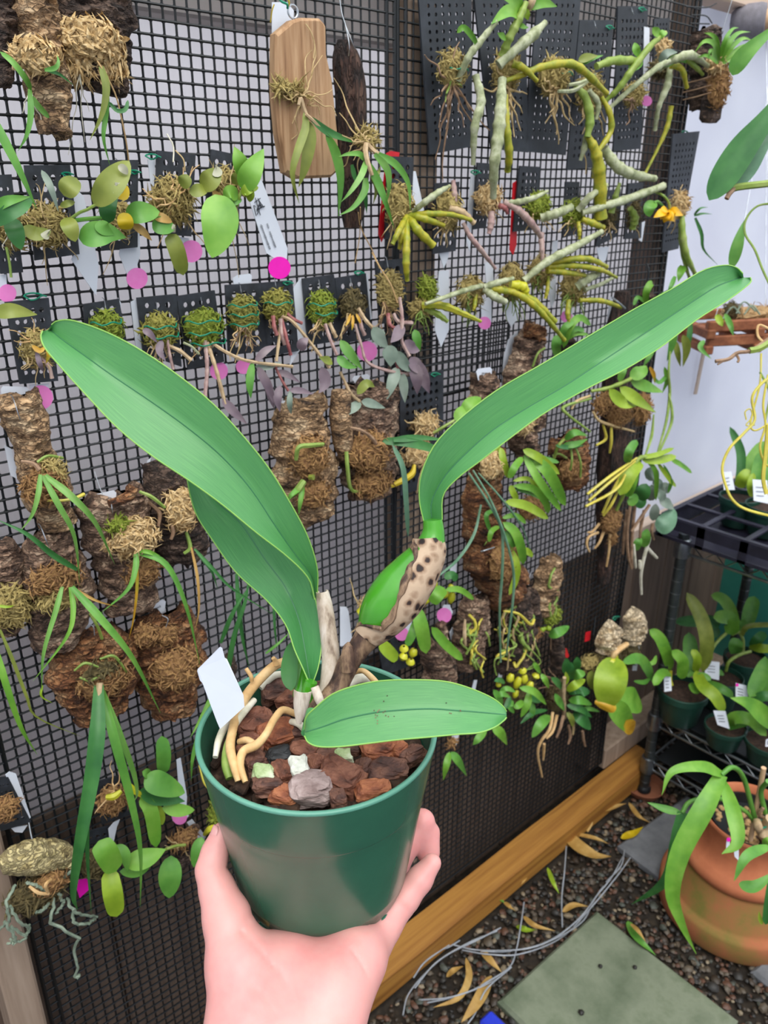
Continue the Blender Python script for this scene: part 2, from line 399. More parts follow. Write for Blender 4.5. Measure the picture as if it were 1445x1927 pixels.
def lf(root, px, wpx, mt='leaf_mid', prof='lance', fold=0.2, nrm=None, n=12, name='leaf', tw=0.0, curl=0.0, dz=0.25):
    P = wpts(px); m = P[len(P) // 2]
    mb = MB()
    nr = Vector(nrm) if nrm else (TOCAM(m) + ZV * dz)
    leaf_mesh(mb, P, wpx * 1.12 * spx(m), nr, prof, fold, n, twist=tw, curl=curl)
    return mb.build(name, mt, root)
def stalk(root, px, rpx, mt, name='stem', n=None, segs=6, nodes=0, knob=0.13, jit=0.0):
    """round stem through wall pixels; rpx radius in px (number or list); nodes = ring swellings along it"""
    P = wpts(px)
    n = n or max(6, 4 * len(P) + nodes * 4)
    Q = v3(cr(P, n)); s = spx(P[0])
    if jit:
        Q = [q + Vector((ru(-1, 1), ru(-1, 1), ru(-1, 1))) * jit * s for q in Q]
    R = rpx if hasattr(rpx, '__len__') else [rpx, rpx]
    R = [float(r[0]) * s for r in cr([(r,) for r in R], n)]
    if nodes:
        R = [r * (1 + knob * (abs(math.cos(math.pi * nodes * i / (n - 1))) ** 6) - knob * .5 * abs(math.sin(math.pi * nodes * i / (n - 1)))) for i, r in enumerate(R)]
    mb = MB(); mb.tube(Q, R, segs); return mb.build(name, mt, root)
def roots(root, cpx, ends, rpx=1.6, mt='root_straw', name='root', jit=3, sag=0.3):
    for e in ends:
        x0, y0, o0 = cpx; x1, y1, o1 = e
        k = 5; P = []
        for i in range(k + 1):
            t = i / k
            P.append((x0 + (x1 - x0) * t + (ru(-jit, jit) if 0 < i else 0), y0 + (y1 - y0) * t + sag * 12 * math.sin(math.pi * t) * (1 if y1 < y0 + 5 else -0.3) + (ru(-jit, jit) if 0 < i else 0), o0 + (o1 - o0) * t + ru(-.003, .003)))
        stalk(root, P, [rpx, rpx * .9, rpx * .45], mt, name, n=14, segs=5)
# moss: fibrous clump
def moss(root, c, rx, ry, rz, mt='moss_green', n=170, L=0.011, name='moss', hang=0.0, core=None, wid=0.0009, seed=0):
    """c centre (world), rx along wall, ry out of wall, rz up"""
    rs = random.Random(hash((round(c[0], 4), round(c[2], 4), seed)) & 0xffff)
    mb = MB(); c = Vector(c)
    nu, nv = 12, 9
    vs_ = []; fs_ = []
    for j in range(nv + 1):
        for i in range(nu):
            th = math.pi * j / nv; ph = 2 * math.pi * i / nu
            d = Vector((math.sin(th) * math.cos(ph), math.sin(th) * math.sin(ph), math.cos(th)))
            k = 0.86 + 0.3 * noise.noise(d * 2.3 + c * 37) + rs.uniform(-.05, .05)
            vs_.append(c + Vector((d.x * rx, d.y * ry, d.z * rz)) * k)
    for j in range(nv):
        for i in range(nu):
            fs_.append((j * nu + i, (j + 1) * nu + i, (j + 1) * nu + (i + 1) % nu, j * nu + (i + 1) % nu))
    mb.add(vs_, fs_)
    for q in range(n):
        while True:
            d = Vector((rs.gauss(0, 1), rs.gauss(-.5, 1), rs.gauss(0, 1)))
            if d.length > .2: break
        d.normalize()
        p = c + Vector((d.x * rx, d.y * ry, d.z * rz)) * rs.uniform(.8, .98)
        t = d.orthogonal().normalized(); t = (t * math.cos(q * 2.4) + d.cross(t) * math.sin(q * 2.4))
        l = L * rs.uniform(.5, 1.3)
        b = (t + d * rs.uniform(-.12, .4) - ZV * hang * rs.random()).normalized()
        p1 = p + b * l * .5 + d * l * .12; p2 = p + b * l + Vector((rs.uniform(-1, 1), rs.uniform(-1, 1), rs.uniform(-1, 1))) * l * .25 - ZV * l * hang * .5
        w = wid * 1.35 * rs.uniform(.6, 1.4)
        s_ = b.cross(d); s_ = s_.normalized() * w if s_.length > 1e-4 else t * w
        u_ = d * w * .7
        mb.add([p - s_, p + s_, p + u_, p1 - s_ * .9, p1 + s_ * .9, p1 + u_, p2],
               [(0, 1, 4, 3), (1, 2, 5, 4), (2, 0, 3, 5), (3, 4, 6), (4, 5, 6), (5, 3, 6)])
    return mb.build(name, mt, root, smooth=False)
def mossw(root, x, y, rxp, ryp, o=0.02, mt='moss_green', **k):
    c = W(x, y, o); s = spx(c)
    return moss(root, c, rxp * s * 1.15, min(rxp, ryp) * s * .8, ryp * s, mt, **k)
# bark slab hung on the wall
def slab(root, px, wpx, mt='cork_brown', o=0.012, thick=0.012, bulge=0.35, rough=0.006, name='cork_slab', nu=60, nv=34, edge=0.16, seed=0, flat=False, freq=62):
    """px spine pixels top->bottom [(x,y)], wpx widths in px along it; an irregular piece of bark, round in front"""
    P = [W(x, y, o) for x, y in px]; s = spx(P[len(P) // 2])
    Q = v3(cr(P, nu)); wd_ = [float(q[0]) * s for q in cr([(w,) for w in wpx], nu)]
    face = Vector((0, -1, 0))
    vs_ = []; 
    off = Vector((seed * 3.1, seed * 1.7, seed * 2.3))
    for i in range(nu):
        T = (Q[min(i + 1, nu - 1)] - Q[max(i - 1, 0)]).normalized()
        S = T.cross(face).normalized(); 
        eL = 1 + edge * 2.2 * noise.fractal(Q[i] * 45 + off, 1, 2, 3); eR = 1 + edge * 2.2 * noise.fractal(Q[i] * 45 - off, 1, 2, 3)
        for j in range(nv):
            u = -1 + 2 * j / (nv - 1)
            hw = wd_[i] * .5 / max(.3, math.cos(math.atan2(abs(S.x), 1e9)))
            # foreshortening along the wall: a width in px across is longer along X
            k = (eL if u < 0 else eR)
            x = Q[i] + S * (u * hw * k * FORE(S) * .80)
            endn = edge * wd_[i] * 1.4 * noise.fractal(Vector((u * 2.4, i // (nu - 1), seed)) + off, 1, 2, 3) if i in (0, nu - 1) else 0
            x = x - T * endn
            prof = math.sqrt(max(0, 1 - u * u * .96))
            d = bulge * wd_[i] * prof + thick * (.4 + .6 * prof)
            n1 = noise.fractal(Vector((x.x * 1.0, x.y, x.z * 1.6)) * freq + off, 1, 2, 5)
            cr_ = -abs(noise.noise(Vector((x.x * .7, x.y, x.z * 1.8)) * freq * 1.4 + off)) * 1.6 + .5
            cr_ += -.7 * abs(noise.noise(Vector((x.x * .8, x.y, x.z * 2.6)) * freq * 3.1 + off)) + .2
            d += rough * (n1 * .8 + cr_ * .8) * (0.4 + .6 * prof)
            if i in (0, nu - 1): d *= .8
            vs_.append(x + face * max(d, thick * .25))
    m = len(vs_)
    for i in range(nu):
        for j in range(nv):
            q = Vector(vs_[i * nv + j]); u = -1 + 2 * j / (nv - 1)
            vs_.append((q.x, -o + 0.0 + 0.0006, q.z))
    fs_ = []
    for i in range(nu - 1):
        for j in range(nv - 1):
            a = i * nv + j
            fs_.append((a, a + nv, a + nv + 1, a + 1)); fs_.append((m + a, m + a + 1, m + a + nv + 1, m + a + nv))
        a = i * nv; fs_.append((a, m + a, m + a + nv, a + nv))
        a = i * nv + nv - 1; fs_.append((a, a + nv, m + a + nv, m + a))
    fs_.append(tuple(range(nv)) + tuple(range(m + nv - 1, m - 1, -1)))
    a = (nu - 1) * nv
    fs_.append(tuple(range(a + nv - 1, a - 1, -1)) + tuple(range(m + a, m + a + nv)))
    mb = MB(); mb.add(vs_, fs_)
    return mb.build(name, mt, root)
def FORE(S):
    # widths are measured in the picture; along X the wall is seen at an angle
    return 1.0 / math.sqrt(max(.2, (S.dot(RV) ** 2 + S.dot(UV) ** 2)))
# perforated plastic plate, corners given in photo pixels tl,tr,br,bl
def plate(root, tl, tr, br, bl, nx, ny, o=0.006, mt='plate_black', r=0.32, th=0.0025, name='plate', skip=()):
    A, B, Cc, D = [W(x, y, o) for x, y in (tl, tr, br, bl)]
    mb = MB(); face = Vector((0, -th, 0))
    def at(u, v): return (A * (1 - u) + B * u) * (1 - v) + (D * (1 - u) + Cc * u) * v
    mx, my = 0.10, 0.07
    def gx(i): return 0.0 if i == 0 else 1.0 if i == nx + 2 else mx + (1 - 2 * mx) * (i - 1) / nx
    def gy(j): return 0.0 if j == 0 else 1.0 if j == ny + 2 else my + (1 - 2 * my) * (j - 1) / ny
    SQ = [(-1, -1), (0, -1), (1, -1), (1, 0), (1, 1), (0, 1), (-1, 1), (-1, 0)]
    for i in range(nx + 2):
        for j in range(ny + 2):
            u0, u1, v0, v1 = gx(i), gx(i + 1), gy(j), gy(j + 1)
            hole = 0 < i <= nx and 0 < j <= ny
            cu, cv, hu, hv = (u0 + u1) / 2, (v0 + v1) / 2, (u1 - u0) / 2, (v1 - v0) / 2
            if not hole:
                q = [at(u0, v0), at(u1, v0), at(u1, v1), at(u0, v1)]
                mb.add([p + face for p in q] + q, [(0, 3, 2, 1), (4, 5, 6, 7)])
                continue
            sq = [at(cu + hu * a, cv + hv * b) for a, b in SQ]
            ce = at(cu, cv); hw = min((at(cu + hu, cv) - ce).length, (at(cu, cv + hv) - ce).length)
            ex = (at(cu + hu, cv) - ce).normalized(); ey = (at(cu, cv + hv) - ce).normalized()
            ho = []
            for a, b in SQ:
                k = r * 2 * hw / math.hypot(a, b); ho.append(ce + ex * (a * k) + ey * (b * k))
            vs_ = [p + face for p in sq] + [p + face for p in ho] + sq + ho
            fs_ = []
            for k in range(8):
                l = (k + 1) % 8
                fs_ += [(k, 8 + k, 8 + l, l), (16 + k, 16 + l, 24 + l, 24 + k), (8 + k, 24 + k, 24 + l, 8 + l)]
            mb.add(vs_, fs_)
    rim = [A, B, Cc, D]
    for k in range(4):
        p, q = rim[k], rim[(k + 1) % 4]; mb.add([p, q, q + face, p + face], [(0, 1, 2, 3)])
    return mb.build(name, mt, root, smooth=False)
def poly_card(mb, pts, nrm, th=0.0008):
    n = len(pts); nrm = Vector(nrm).normalized()
    mb.add([Vector(p) for p in pts] + [Vector(p) - nrm * th for p in pts],
           [tuple(range(n)), tuple(range(2 * n - 1, n - 1, -1))] + [(i, i + n, (i + 1) % n + n, (i + 1) % n) for i in range(n)])
def plant_tag(px, o, label, pink=None, pcol='pink', group=None, name='plant_tag', mt='tag_white', marks=None):
    """flat plastic label, outline in photo px on plane o; pink=(x,y,r) sticker"""
    P = [W(x, y, o) for x, y in px]; c = sum(P, Vector()) / len(P)
    t = thing(name, c, label, 'plant tag', group)
    mb = MB(); poly_card(mb, P, (0, -1, 0)); mb.build('card', mt, t, smooth=False)
    if pink:
        x, y, r = pink; ce = W(x, y, o + .0012); s = spx(ce)
        mb = MB(); poly_card(mb, [W(x + r * math.cos(g) * 1, y + r * math.sin(g), o + .0012) for g in np.linspace(0, 2 * math.pi, 22)[:-1]], (0, -1, 0), .0005)
        mb.build('sticker', pcol, t, smooth=False)
    for mk in marks or []:
        mb = MB()
        for (x0, y0, x1, y1, w) in mk:
            a, b = W(x0, y0, o + .0011), W(x1, y1, o + .0011); mb.tube([a, b], w * spx(a), 4)
        mb.build('printing', 'ink', t)['kind'] = 'stuff'
    return t
def tie(root, x, y, o=0.01, r=7, mt='tie_green'):
    c = W(x, y, o); s = spx(c); mb = MB()
    P = [c + Vector((r * s * math.cos(g) * (1 + .2 * math.sin(3 * g)), -0.002 * math.sin(g * 2), r * s * .45 * math.sin(g))) for g in np.linspace(0, 5.2, 12)]
    P += [P[-1] + Vector((r * s * .7, -.004, r * s * .5)), P[-1] + Vector((r * s * 1.2, -.004, r * s * .3))]
    mb.tube(P, .8 * s + .0004, 5); return mb.build('twist_tie', mt, root)
def band(root, x, y, rxp, o=0.02, ryo=0.016, mt='tie_green'):
    """wire wound round a moss ball"""
    c = W(x, y, o); s = spx(c); mb = MB()
    mb.tube([c + Vector((rxp * s * 1.2 * math.cos(g), -ryo * math.sin(g), .0015 * math.sin(5 * g))) for g in np.linspace(-.2, math.pi + .2, 14)], .0008, 5)
    return mb.build('wire_band', mt, root)
def hook(root, x, y, h, o=0.008, mt='wire_metal', bend=4):
    stalk(root, [(x, y, o + .004), (x - bend * .4, y - h * .4, o + .006), (x - bend, y - h, o - .002), (x - bend - 4, y - h - 4, o - .012)], .9, mt, 'hook', n=10, segs=5)
# ------------------------------------------------------------------ THE SETTING
def box_struct(name, x0, x1, y0, y1, z0, z1, mt, bev=0.003, parent=None):
    mb = MB(); mb.bbox(((x0 + x1) / 2, (y0 + y1) / 2, (z0 + z1) / 2), ((x1 - x0) / 2, (y1 - y0) / 2, (z1 - z0) / 2), bev)
    return struct(name, mb, mt, parent)
# floor
mb = MB(); mb.add([(-1.5, -3.0, -.006), (4, -3.0, -.006), (4, .9, -.006), (-1.5, .9, -.006)], [(0, 1, 2, 3)])
struct('floor', mb, 'ground')
# twin-wall polycarbonate sheets (fine vertical flutes)
def panelmat(name, cols, tr):
    m = mat(name, cols, scale=5, rough=0.35, transl=tr, detail=2)
    N = m.node_tree.nodes; L = m.node_tree.links
    t = N.new('ShaderNodeTexCoord'); w = N.new('ShaderNodeTexWave'); w.inputs['Scale'].default_value = 55; w.bands_direction = 'X'
    bp = N.new('ShaderNodeBump'); bp.inputs['Strength'].default_value = 0.35; bp.inputs['Distance'].default_value = 0.003
    L.new(t.outputs['Object'], w.inputs[0]); L.new(w.outputs['Fac'], bp.inputs['Height']); L.new(bp.outputs[0], N['Principled BSDF'].inputs['Normal'])
    return m
panelmat('poly_haze', ['#efecf0', '#f4f2f5'], 0.78)
panelmat('poly_opal', ['#e6e8f2', '#eef0f8'], 0.5)
wall = MB(); wall.box(((-.6 + 1.40) / 2, .068, 1.25), (1.0, .004, .60)); struct('wall_back', wall, 'poly_haze')
wall2 = MB(); wall2.box(((1.40 + 3.6) / 2, .068, 1.30), (1.1, .004, .65)); struct('wall_far', wall2, 'poly_opal')
# unseen fence added outside the clear sheets to shade their lower part
blocker = thing('light_blocker', (.3, .30, 0), 'unseen added board fence seen hazily behind the clear sheet', 'blocker')
for i in range(12):
    mb = MB(); mb.bbox((-.9 + i * .2, .30, .63), (.097, .01, .63), .004); mb.build('board', 'blocker_taupe', blocker, smooth=False)
# the rest of the little greenhouse, behind the photographer
box_struct('wall_left', -1.31, -1.30, -2.2, .07, .0, 1.9, 'poly_opal')
box_struct('wall_right', 3.6, 3.61, -2.2, .07, .0, 1.9, 'poly_opal')
box_struct('wall_front', -1.3, 3.6, -2.21, -2.2, .0, 1.9, 'poly_opal')
# brown kick boards below the sheets, one by one
kick = thing('wall_kick', (.4, .066, 0), None, None); kick['kind'] = 'structure'
xx = -.6
while xx < 3.5:
    mb = MB(); mb.bbox((xx + .07, .066, .325), (.0685, .008, .325), .003); mb.build('board', 'board_brown', kick, smooth=False); xx += .14
box_struct('trim_1', 1.385, 3.6, .035, .062, .640, .672, 'trim_tan')
box_struct('trim_2', -.6, .735, .030, .066, 1.515, 1.62, 'trim_grey')
box_struct('trim_8', .79, 1.335, .030, .066, 1.575, 1.70, 'trim_grey')
box_struct('trim_3', 1.38, 3.6, .0, .060, .078, .135, 'post_wood')
box_struct('trim_4', 1.40, 3.6, .012, .062, 1.650, 1.705, 'beam_tan')
box_struct('trim_5', .735, .79, .012, .056, .09, 1.9, 'post_wood')          # studs behind the netting
box_struct('trim_6', 1.335, 1.385, .012, .060, .09, 1.9, 'stud_brown')
box_struct('trim_7', .085, .122, -.012, .056, .09, 1.4, 'post_wood')
# base timber, a squared landscape beam lying on the gravel
tim = MB()
nx_ = 60; sec = [(-.045, 0), (-.052, .012), (-.052, .062), (-.044, .076), (.0, .078), (.0, 0)]
vs_ = []; fs_ = []
for i in range(nx_ + 1):
    x = .0 + 1.52 * i / nx_
    for k, (y, z) in enumerate(sec):
        j = .0016 * noise.noise(Vector((x * 6, k * 3.1, 0)))
        vs_.append((x, y + j, z + j * .6))
n_ = len(sec)
for i in range(nx_):
    for k in range(n_): fs_.append((i * n_ + k, (i + 1) * n_ + k, (i + 1) * n_ + (k + 1) % n_, i * n_ + (k + 1) % n_))
fs_ += [tuple(range(n_)), tuple(nx_ * n_ + k for k in range(n_ - 1, -1, -1))]
tim.add(vs_, fs_)
to = tim.build('base_timber', 'timber', None, smooth=False)
tag(to, 'honey brown squared timber lying on the gravel under the netting', 'timber')
mb = MB()
for px, py, r in [(1003, 1500, 7), (888, 1648, 5), (890, 1672, 6), (795, 1734, 7), (1090, 1512, 9)]:
    c = W(px, py, .0535); s = spx(c)
    mb.add([c + Vector((r * s * 1.6 * math.cos(g), -.0002, r * s * .8 * math.sin(g))) for g in np.linspace(0, 2 * math.pi, 13)[:-1]], [tuple(range(12))])
# (knots are flush discs of dark end grain)
kn = mb.build('knot', 'cork_dark', to); kn.location = -to.location; kn['kind'] = 'stuff'
# ------------------------------------------------------------------ netting
def netting(name, x0, x1, z0, z1, y0, label, thickL=False, thickR=False, pitch=0.0127, sag=0.0035, seed=0):
    mb = MB(); st = 0.00128
    nx = int(round((x1 - x0) / pitch)); nz = int(round((z1 - z0) / pitch))
    def pt(i, j):
        x = x0 + (x1 - x0) * i / nx; z = z0 + (z1 - z0) * j / nz
        a = noise.noise(Vector((x * 3.1, z * 2.6, seed))); b = noise.noise(Vector((x * 3.7 + 9, z * 2.9, seed + 5)))
        return Vector((x + .0012 * b, y0 + .005 * a + .007, z + sag * (a + .6 * b)))
    Pt = [[pt(i, j) for j in range(nz + 1)] for i in range(nx + 1)]
    for i in range(nx + 1):
        w = st * (2.1 if (thickL and i < 2) or (thickR and i > nx - 2) else 1)
        mb.tube(Pt[i], w, 5)
    for j in range(nz + 1):
        mb.tube([Pt[i][j] + Vector((0, -.0006, 0)) for i in range(nx + 1)], st * (1.6 if j == 0 else 1), 5)
    d = .0034
    for i in range(nx + 1):
        for j in range(nz + 1):
            p = Pt[i][j]
            mb.add([p + Vector((d, 0, 0)), p + Vector((0, 0, d)), p + Vector((-d, 0, 0)), p + Vector((0, 0, -d)), p + Vector((0, -.0016, 0)), p + Vector((0, .0014, 0))],
                   [(0, 1, 4), (1, 2, 4), (2, 3, 4), (3, 0, 4), (1, 0, 5), (2, 1, 5), (3, 2, 5), (0, 3, 5)])
    o = mb.build(name, 'net_black', None, smooth=True)
    return tag(o, label, 'netting')
netting('plastic_netting', .131, .708, .10, 1.72, 0.0, 'left sheet of black square plastic netting, up to the wooden stud', True, True)
netting('plastic_netting', .7125, 1.375, .10, 1.74, 0.0, 'right sheet of black square plastic netting ending at the white panel', True, True, seed=3)
netting('plastic_netting', .715, .94, 1.085, 1.175, -.004, 'small patch of doubled black netting overlapping below the red plant tags', seed=8, pitch=.0119)
# ------------------------------------------------------------------ ground cover
def stone_mesh(rs, k):
    vs_ = []; nu, nv = 6, 4
    ph = rs.random() * 6
    a, b, c = rs.uniform(.8, 1.3), rs.uniform(.7, 1.1), rs.uniform(.45, .75)
    vs_.append((0, 0, c))
    for j in range(1, nv):
        for i in range(nu):
            th = math.pi * j / nv; p = 2 * math.pi * i / nu + ph
            q = 1 + rs.uniform(-.14, .14)
            vs_.append((a * q * math.sin(th) * math.cos(p), b * q * math.sin(th) * math.sin(p), c * q * math.cos(th)))
    vs_.append((0, 0, -c)); e = len(vs_) - 1
    fs_ = [(0, 1 + i, 1 + (i + 1) % nu) for i in range(nu)]
    for j in range(nv - 2):
        for i in range(nu):
            q = 1 + j * nu; fs_.append((q + i, q + nu + i, q + nu + (i + 1) % nu, q + (i + 1) % nu))
    q = 1 + (nv - 2) * nu; fs_ += [(q + i, e, q + (i + 1) % nu) for i in range(nu)]
    return np.array(vs_), fs_
rs = random.Random(4)
SH = [stone_mesh(rs, k) for k in range(12)]
gravel = thing('gravel', (1.1, -.25, 0), 'wet mixed brown and grey gravel covering the ground', 'gravel'); gravel['kind'] = 'stuff'
gm = [MB() for _ in range(6)]
for q in range(27000):
    x = rs.uniform(.05, 2.6); y = rs.uniform(-1.0, .03 if q % 3 == 0 else -.02)
    d = math.hypot(x, y + .78)
    v = Vector((x, y, 0)) - CAM; dd = v.dot(FV); u = CX + FPX * v.dot(RV) / dd; w = CY - FPX * v.dot(UV) / dd
    if dd < .3 or not (360 < u < 1800 and 1300 < w < 2200) or (x < 1.53 and y > -.06): continue
    r = rs.choice([.0035, .0045, .005, .006, .0075, .0045]) * rs.uniform(.8, 1.25)
    sv, sf = SH[rs.randrange(12)]
    g = rs.random() * 6.28; cg, sg = math.cos(g), math.sin(g)
    M = np.array([[cg, -sg, 0], [sg, cg, 0], [0, 0, 1]]); tl_ = rs.uniform(-.5, .5)
    T = np.array([[1, 0, 0], [0, math.cos(tl_), -math.sin(tl_)], [0, math.sin(tl_), math.cos(tl_)]])
    V = (sv * r) @ (M @ T).T + np.array([x, y, r * .3 + rs.uniform(-.002, .003)])
    gm[min(5, int(rs.choice([0, 0, 0, 1, 1, 2, 2, 2, 3, 3, 4, 5])))].add(V, sf)
for i, b in enumerate(gm):
    o = b.build('pebbles', 'pebble%d' % i, gravel); o['kind'] = 'stuff'
def paver(name, corners, th, mt, label):
    mb = MB(); a = [Vector(c) for c in corners]; c0 = sum(a, Vector()) / len(a); up = Vector((0, 0, 1))
    bev = .006; n = len(a)
    r0 = [p.copy() for p in a]; r1 = [p + up * (th - bev) for p in a]; r2 = [p + (c0 - p).normalized() * bev * 1.4 + up * th for p in a]
    vs_ = r0 + r1 + r2
    fs_ = [tuple(range(2 * n, 3 * n))]
    for i in range(n):
        j = (i + 1) % n; fs_ += [(i, j, n + j, n + i), (n + i, n + j, 2 * n + j, 2 * n + i)]
    mb.add(vs_, fs_); o = mb.build(name, mt, None, smooth=False); return tag(o, label, 'paving slab')
def sq(p0, p1, side=1):
    a, b = Vector(p0), Vector(p1); d = b - a; n = Vector((-d.y, d.x, 0)) * side; return [a, b, b + n, a + n]
paver('paving_slab', sq(G(935, 1893), G(1122, 1722), -1), .016, 'slab_green', 'mossy green square paving slab set in the gravel in front')
paver('paving_slab', sq(G(1160, 1600), G(1290, 1505), -1), .018, 'slab_grey', 'grey square paving slab between the rack and terracotta pot')
paver('paving_slab', sq(G(1410, 1835), G(1540, 1720), -1), .014, 'slab_grey', 'grey paving slab corner showing beside the base of terracotta pot')
# ------------------------------------------------------------------ THE HELD PLANT
PC = PD(597, 1367, .517)             # centre of the pot rim
RIM, BASE, HT = .0775, .0575, .131
SUB = PC.z - .017                    # level of the bark
def potr(h): return BASE + (RIM - BASE) * h / HT - 0.0
pot = thing('flower_pot', (PC.x, PC.y, PC.z - HT), 'dark green plastic flower pot held in the hand', 'flower pot')
mb = MB()
prof = [(0, 0), (BASE * .86, 0), (BASE * .9, -.002), (BASE * .97, .0005), (BASE, .004), (BASE + .0012, .0095), (BASE + .0022, .0102)]
for i in range(1, 13):
    h = .0102 + (HT * .693 - .0102) * i / 12; prof.append((potr(h) + .0006, h))
prof += [(potr(HT * .70) + .0006, HT * .7 - .0004), (potr(HT * .70) + .0006, HT * .7), (potr(HT * .70) + .0009, HT * .7 + .0004), (potr(HT * .705) + .0009, HT * .7 + .0008)]
for i in range(1, 8):
    h = HT * (.705 + .285 * i / 7); prof.append((potr(h) + .0009, h))
inner = [(RIM - .0026, HT - .0012)] + [(potr(HT - .002 - .11 * i / 10) - .0022, HT - .002 - .11 * i / 10) for i in range(11)] + [(0, .012)]
mb.lathe(prof + inner, pot.location, n=96); mb.build('wall', 'pot_green', pot)
mb = MB(); k = 96
mb.lathe([(RIM - .0024, HT - .0016), (RIM - .0020, HT - .0002), (RIM - .0008, HT + .0004), (RIM + .0006, HT + .0002), (RIM + .0011, HT - .0006), (RIM + .0010, HT - .0018), (RIM - .0024, HT - .0016)], pot.location, n=k)
mb.build('rim', 'pot_rim', pot)
mb = MB()
for g in np.linspace(0, 2 * math.pi, 9)[:-1]:
    d = Vector((math.cos(g + .2), math.sin(g + .2), 0)); t = Vector((-d.y, d.x, 0))
    mb.bbox(pot.location + d * (BASE * .93) + ZV * -.0015, (.004, .009, .0022), .001, (d, t, ZV))
mb.build('foot', 'pot_green', pot)['kind'] = 'stuff'
# substrate under the loose bark
mb = MB(); nr, na = 9, 40
vs_ = [(PC.x, PC.y, SUB - .006)]; fs_ = []
for i in range(1, nr + 1):
    for j in range(na):
        r = (RIM - .0065) * i / nr; g = 2 * math.pi * j / na
        vs_.append((PC.x + r * math.cos(g), PC.y + r * math.sin(g), SUB - .009 + .004 * noise.noise(Vector((r * 90 * math.cos(g), r * 90 * math.sin(g), 3)))))
fs_ += [(0, 1 + j, 1 + (j + 1) % na) for j in range(na)]
for i in range(nr - 1):
    for j in range(na):
        q = 1 + i * na; fs_.append((q + j, q + na + j, q + na + (j + 1) % na, q + (j + 1) % na))
mb.add(vs_, fs_); o = mb.build('potting_mix', 'soil', None); tag(o, 'fine dark potting mix under the bark chips in green pot', 'potting mix', kind='stuff')
# bark chips
def chip(c, a, b, h, ang, mt, name='bark_chip', label=None, seed=0, cat='bark chip', grp=None, tilt=None, sharp=.3):
    rs = random.Random(seed); mb = MB(); nu, nv = 26, 14
    ca, sa = math.cos(ang), math.sin(ang)
    X = RV * ca + FH * sa; Y = FH * ca - RV * sa
    ti = tilt if tilt is not None else rs.uniform(-.5, .5)
    Z1 = (ZV * math.cos(ti) + Y * math.sin(ti)).normalized(); Y = Z1.cross(X)
    off = Vector((seed * 1.7, seed * .9, seed * 2.1)); vs_ = []
    ex = .55
    sp = lambda v: math.copysign(abs(v) ** ex, v)
    for j in range(nv + 1):
        for i in range(nu):
            th = math.pi * j / nv; ph = 2 * math.pi * i / nu
            d = Vector((sp(math.sin(th)) * sp(math.cos(ph)), sp(math.sin(th)) * sp(math.sin(ph)), sp(math.cos(th))))
            n1 = noise.noise(d * 1.1 + off); n2 = noise.noise(Vector((d.x * 1.2, d.y * 6, d.z * 6)) + off)
            k = 1 + sharp * n1 - .22 * abs(n2) + .05 + rs.uniform(-.015, .015)
            vs_.append(c + X * (d.x * a * k) + Y * (d.y * b * k) + Z1 * (d.z * h * k))
    fs_ = []
    for j in range(nv):
        for i in range(nu): fs_.append((j * nu + i, (j + 1) * nu + i, (j + 1) * nu + (i + 1) % nu, j * nu + (i + 1) % nu))
    mb.add(vs_, fs_); o = mb.build(name, mt, None, smooth=False, origin=c)
    return tag(o, label, cat, grp)
CH = [(513, 1301, 24, 20, .4, 'chip_dark', 'dark bark chip in pot just left of the plant base'), (541, 1318, 20, 15, 1.2, 'chip_red', 'small bark chip tucked against the white sheath at plant base'),
      (478, 1362, 36, 24, .3, 'chip_red', 'big red-brown bark chip in pot behind the tan root'), (523, 1382, 36, 24, .7, 'chip_orange', 'big orange-brown bark chip in front of the forked tan root'),
      (480, 1438, 25, 20, .6, 'chip_dark', 'dark bark chip at left of pot behind the green pumice'), (504, 1481, 27, 18, .2, 'chip_dark', 'dark bark chip at front left against the pot rim'),
      (534, 1496, 26, 16, -.2, 'chip_orange', 'orange bark chip at the front rim of pot'), (534, 1453, 30, 19, 2.0, 'chip_red', 'upright rusty bark chip between green and white pumice'),
      (587, 1486, 40, 28, .1, 'chip_grey', 'big pale pinkish grey bark chip at front of pot'), (570, 1414, 26, 16, -.3, 'chip_red', 'bark chip under the small low leaf, behind white pumice'),
      (595, 1438, 18, 17, .5, 'chip_red', 'small bark chip right of the white pumice'), (620, 1427, 24, 17, -.6, 'chip_dark', 'brown bark chip leaning under middle of small low leaf'),
      (642, 1465, 42, 28, -.4, 'chip_red', 'largest ridged bark chip in the middle of pot'), (635, 1501, 15, 15, .3, 'chip_dark', 'little dark bark chip at front rim beside the grey chip'),
      (683, 1447, 22, 15, 1.4, 'chip_dark', 'narrow upright bark chip right of the largest chip'), (700, 1487, 32, 15, .25, 'chip_orange', 'rusty bark chip at the right front rim'),
      (711, 1416, 32, 24, .1, 'chip_orange', 'flat orange bark chip under the right half of small low leaf'), (729, 1452, 40, 20, .05, 'chip_dark', 'long dark ridged bark chip at right front of pot'),
      (748, 1414, 20, 16, .9, 'chip_orange', 'small orange bark chip near right wall of pot'), (776, 1422, 28, 16, .7, 'chip_dark', 'dark bark chip against right wall of pot'),
      (472, 1404, 24, 18, .1, 'chip_red', 'bark chip lying between the two tan roots'), (657, 1410, 24, 13, -.1, 'chip_dark', 'thin dark bark chip below the small low leaf'),
      (605, 1300, 22, 18, .4, 'chip_dark', 'dark bark chip behind the white dried stem'), (690, 1320, 26, 20, .2, 'chip_dark', 'dark bark chip at back of pot under the brown stem'), (740, 1340, 26, 20, .8, 'chip_red', 'bark chip at back right of pot behind the small low leaf'),
      (560, 1380, 22, 18, .4, 'chip_dark', 'dark bark chip hidden in shade at the plant base')]
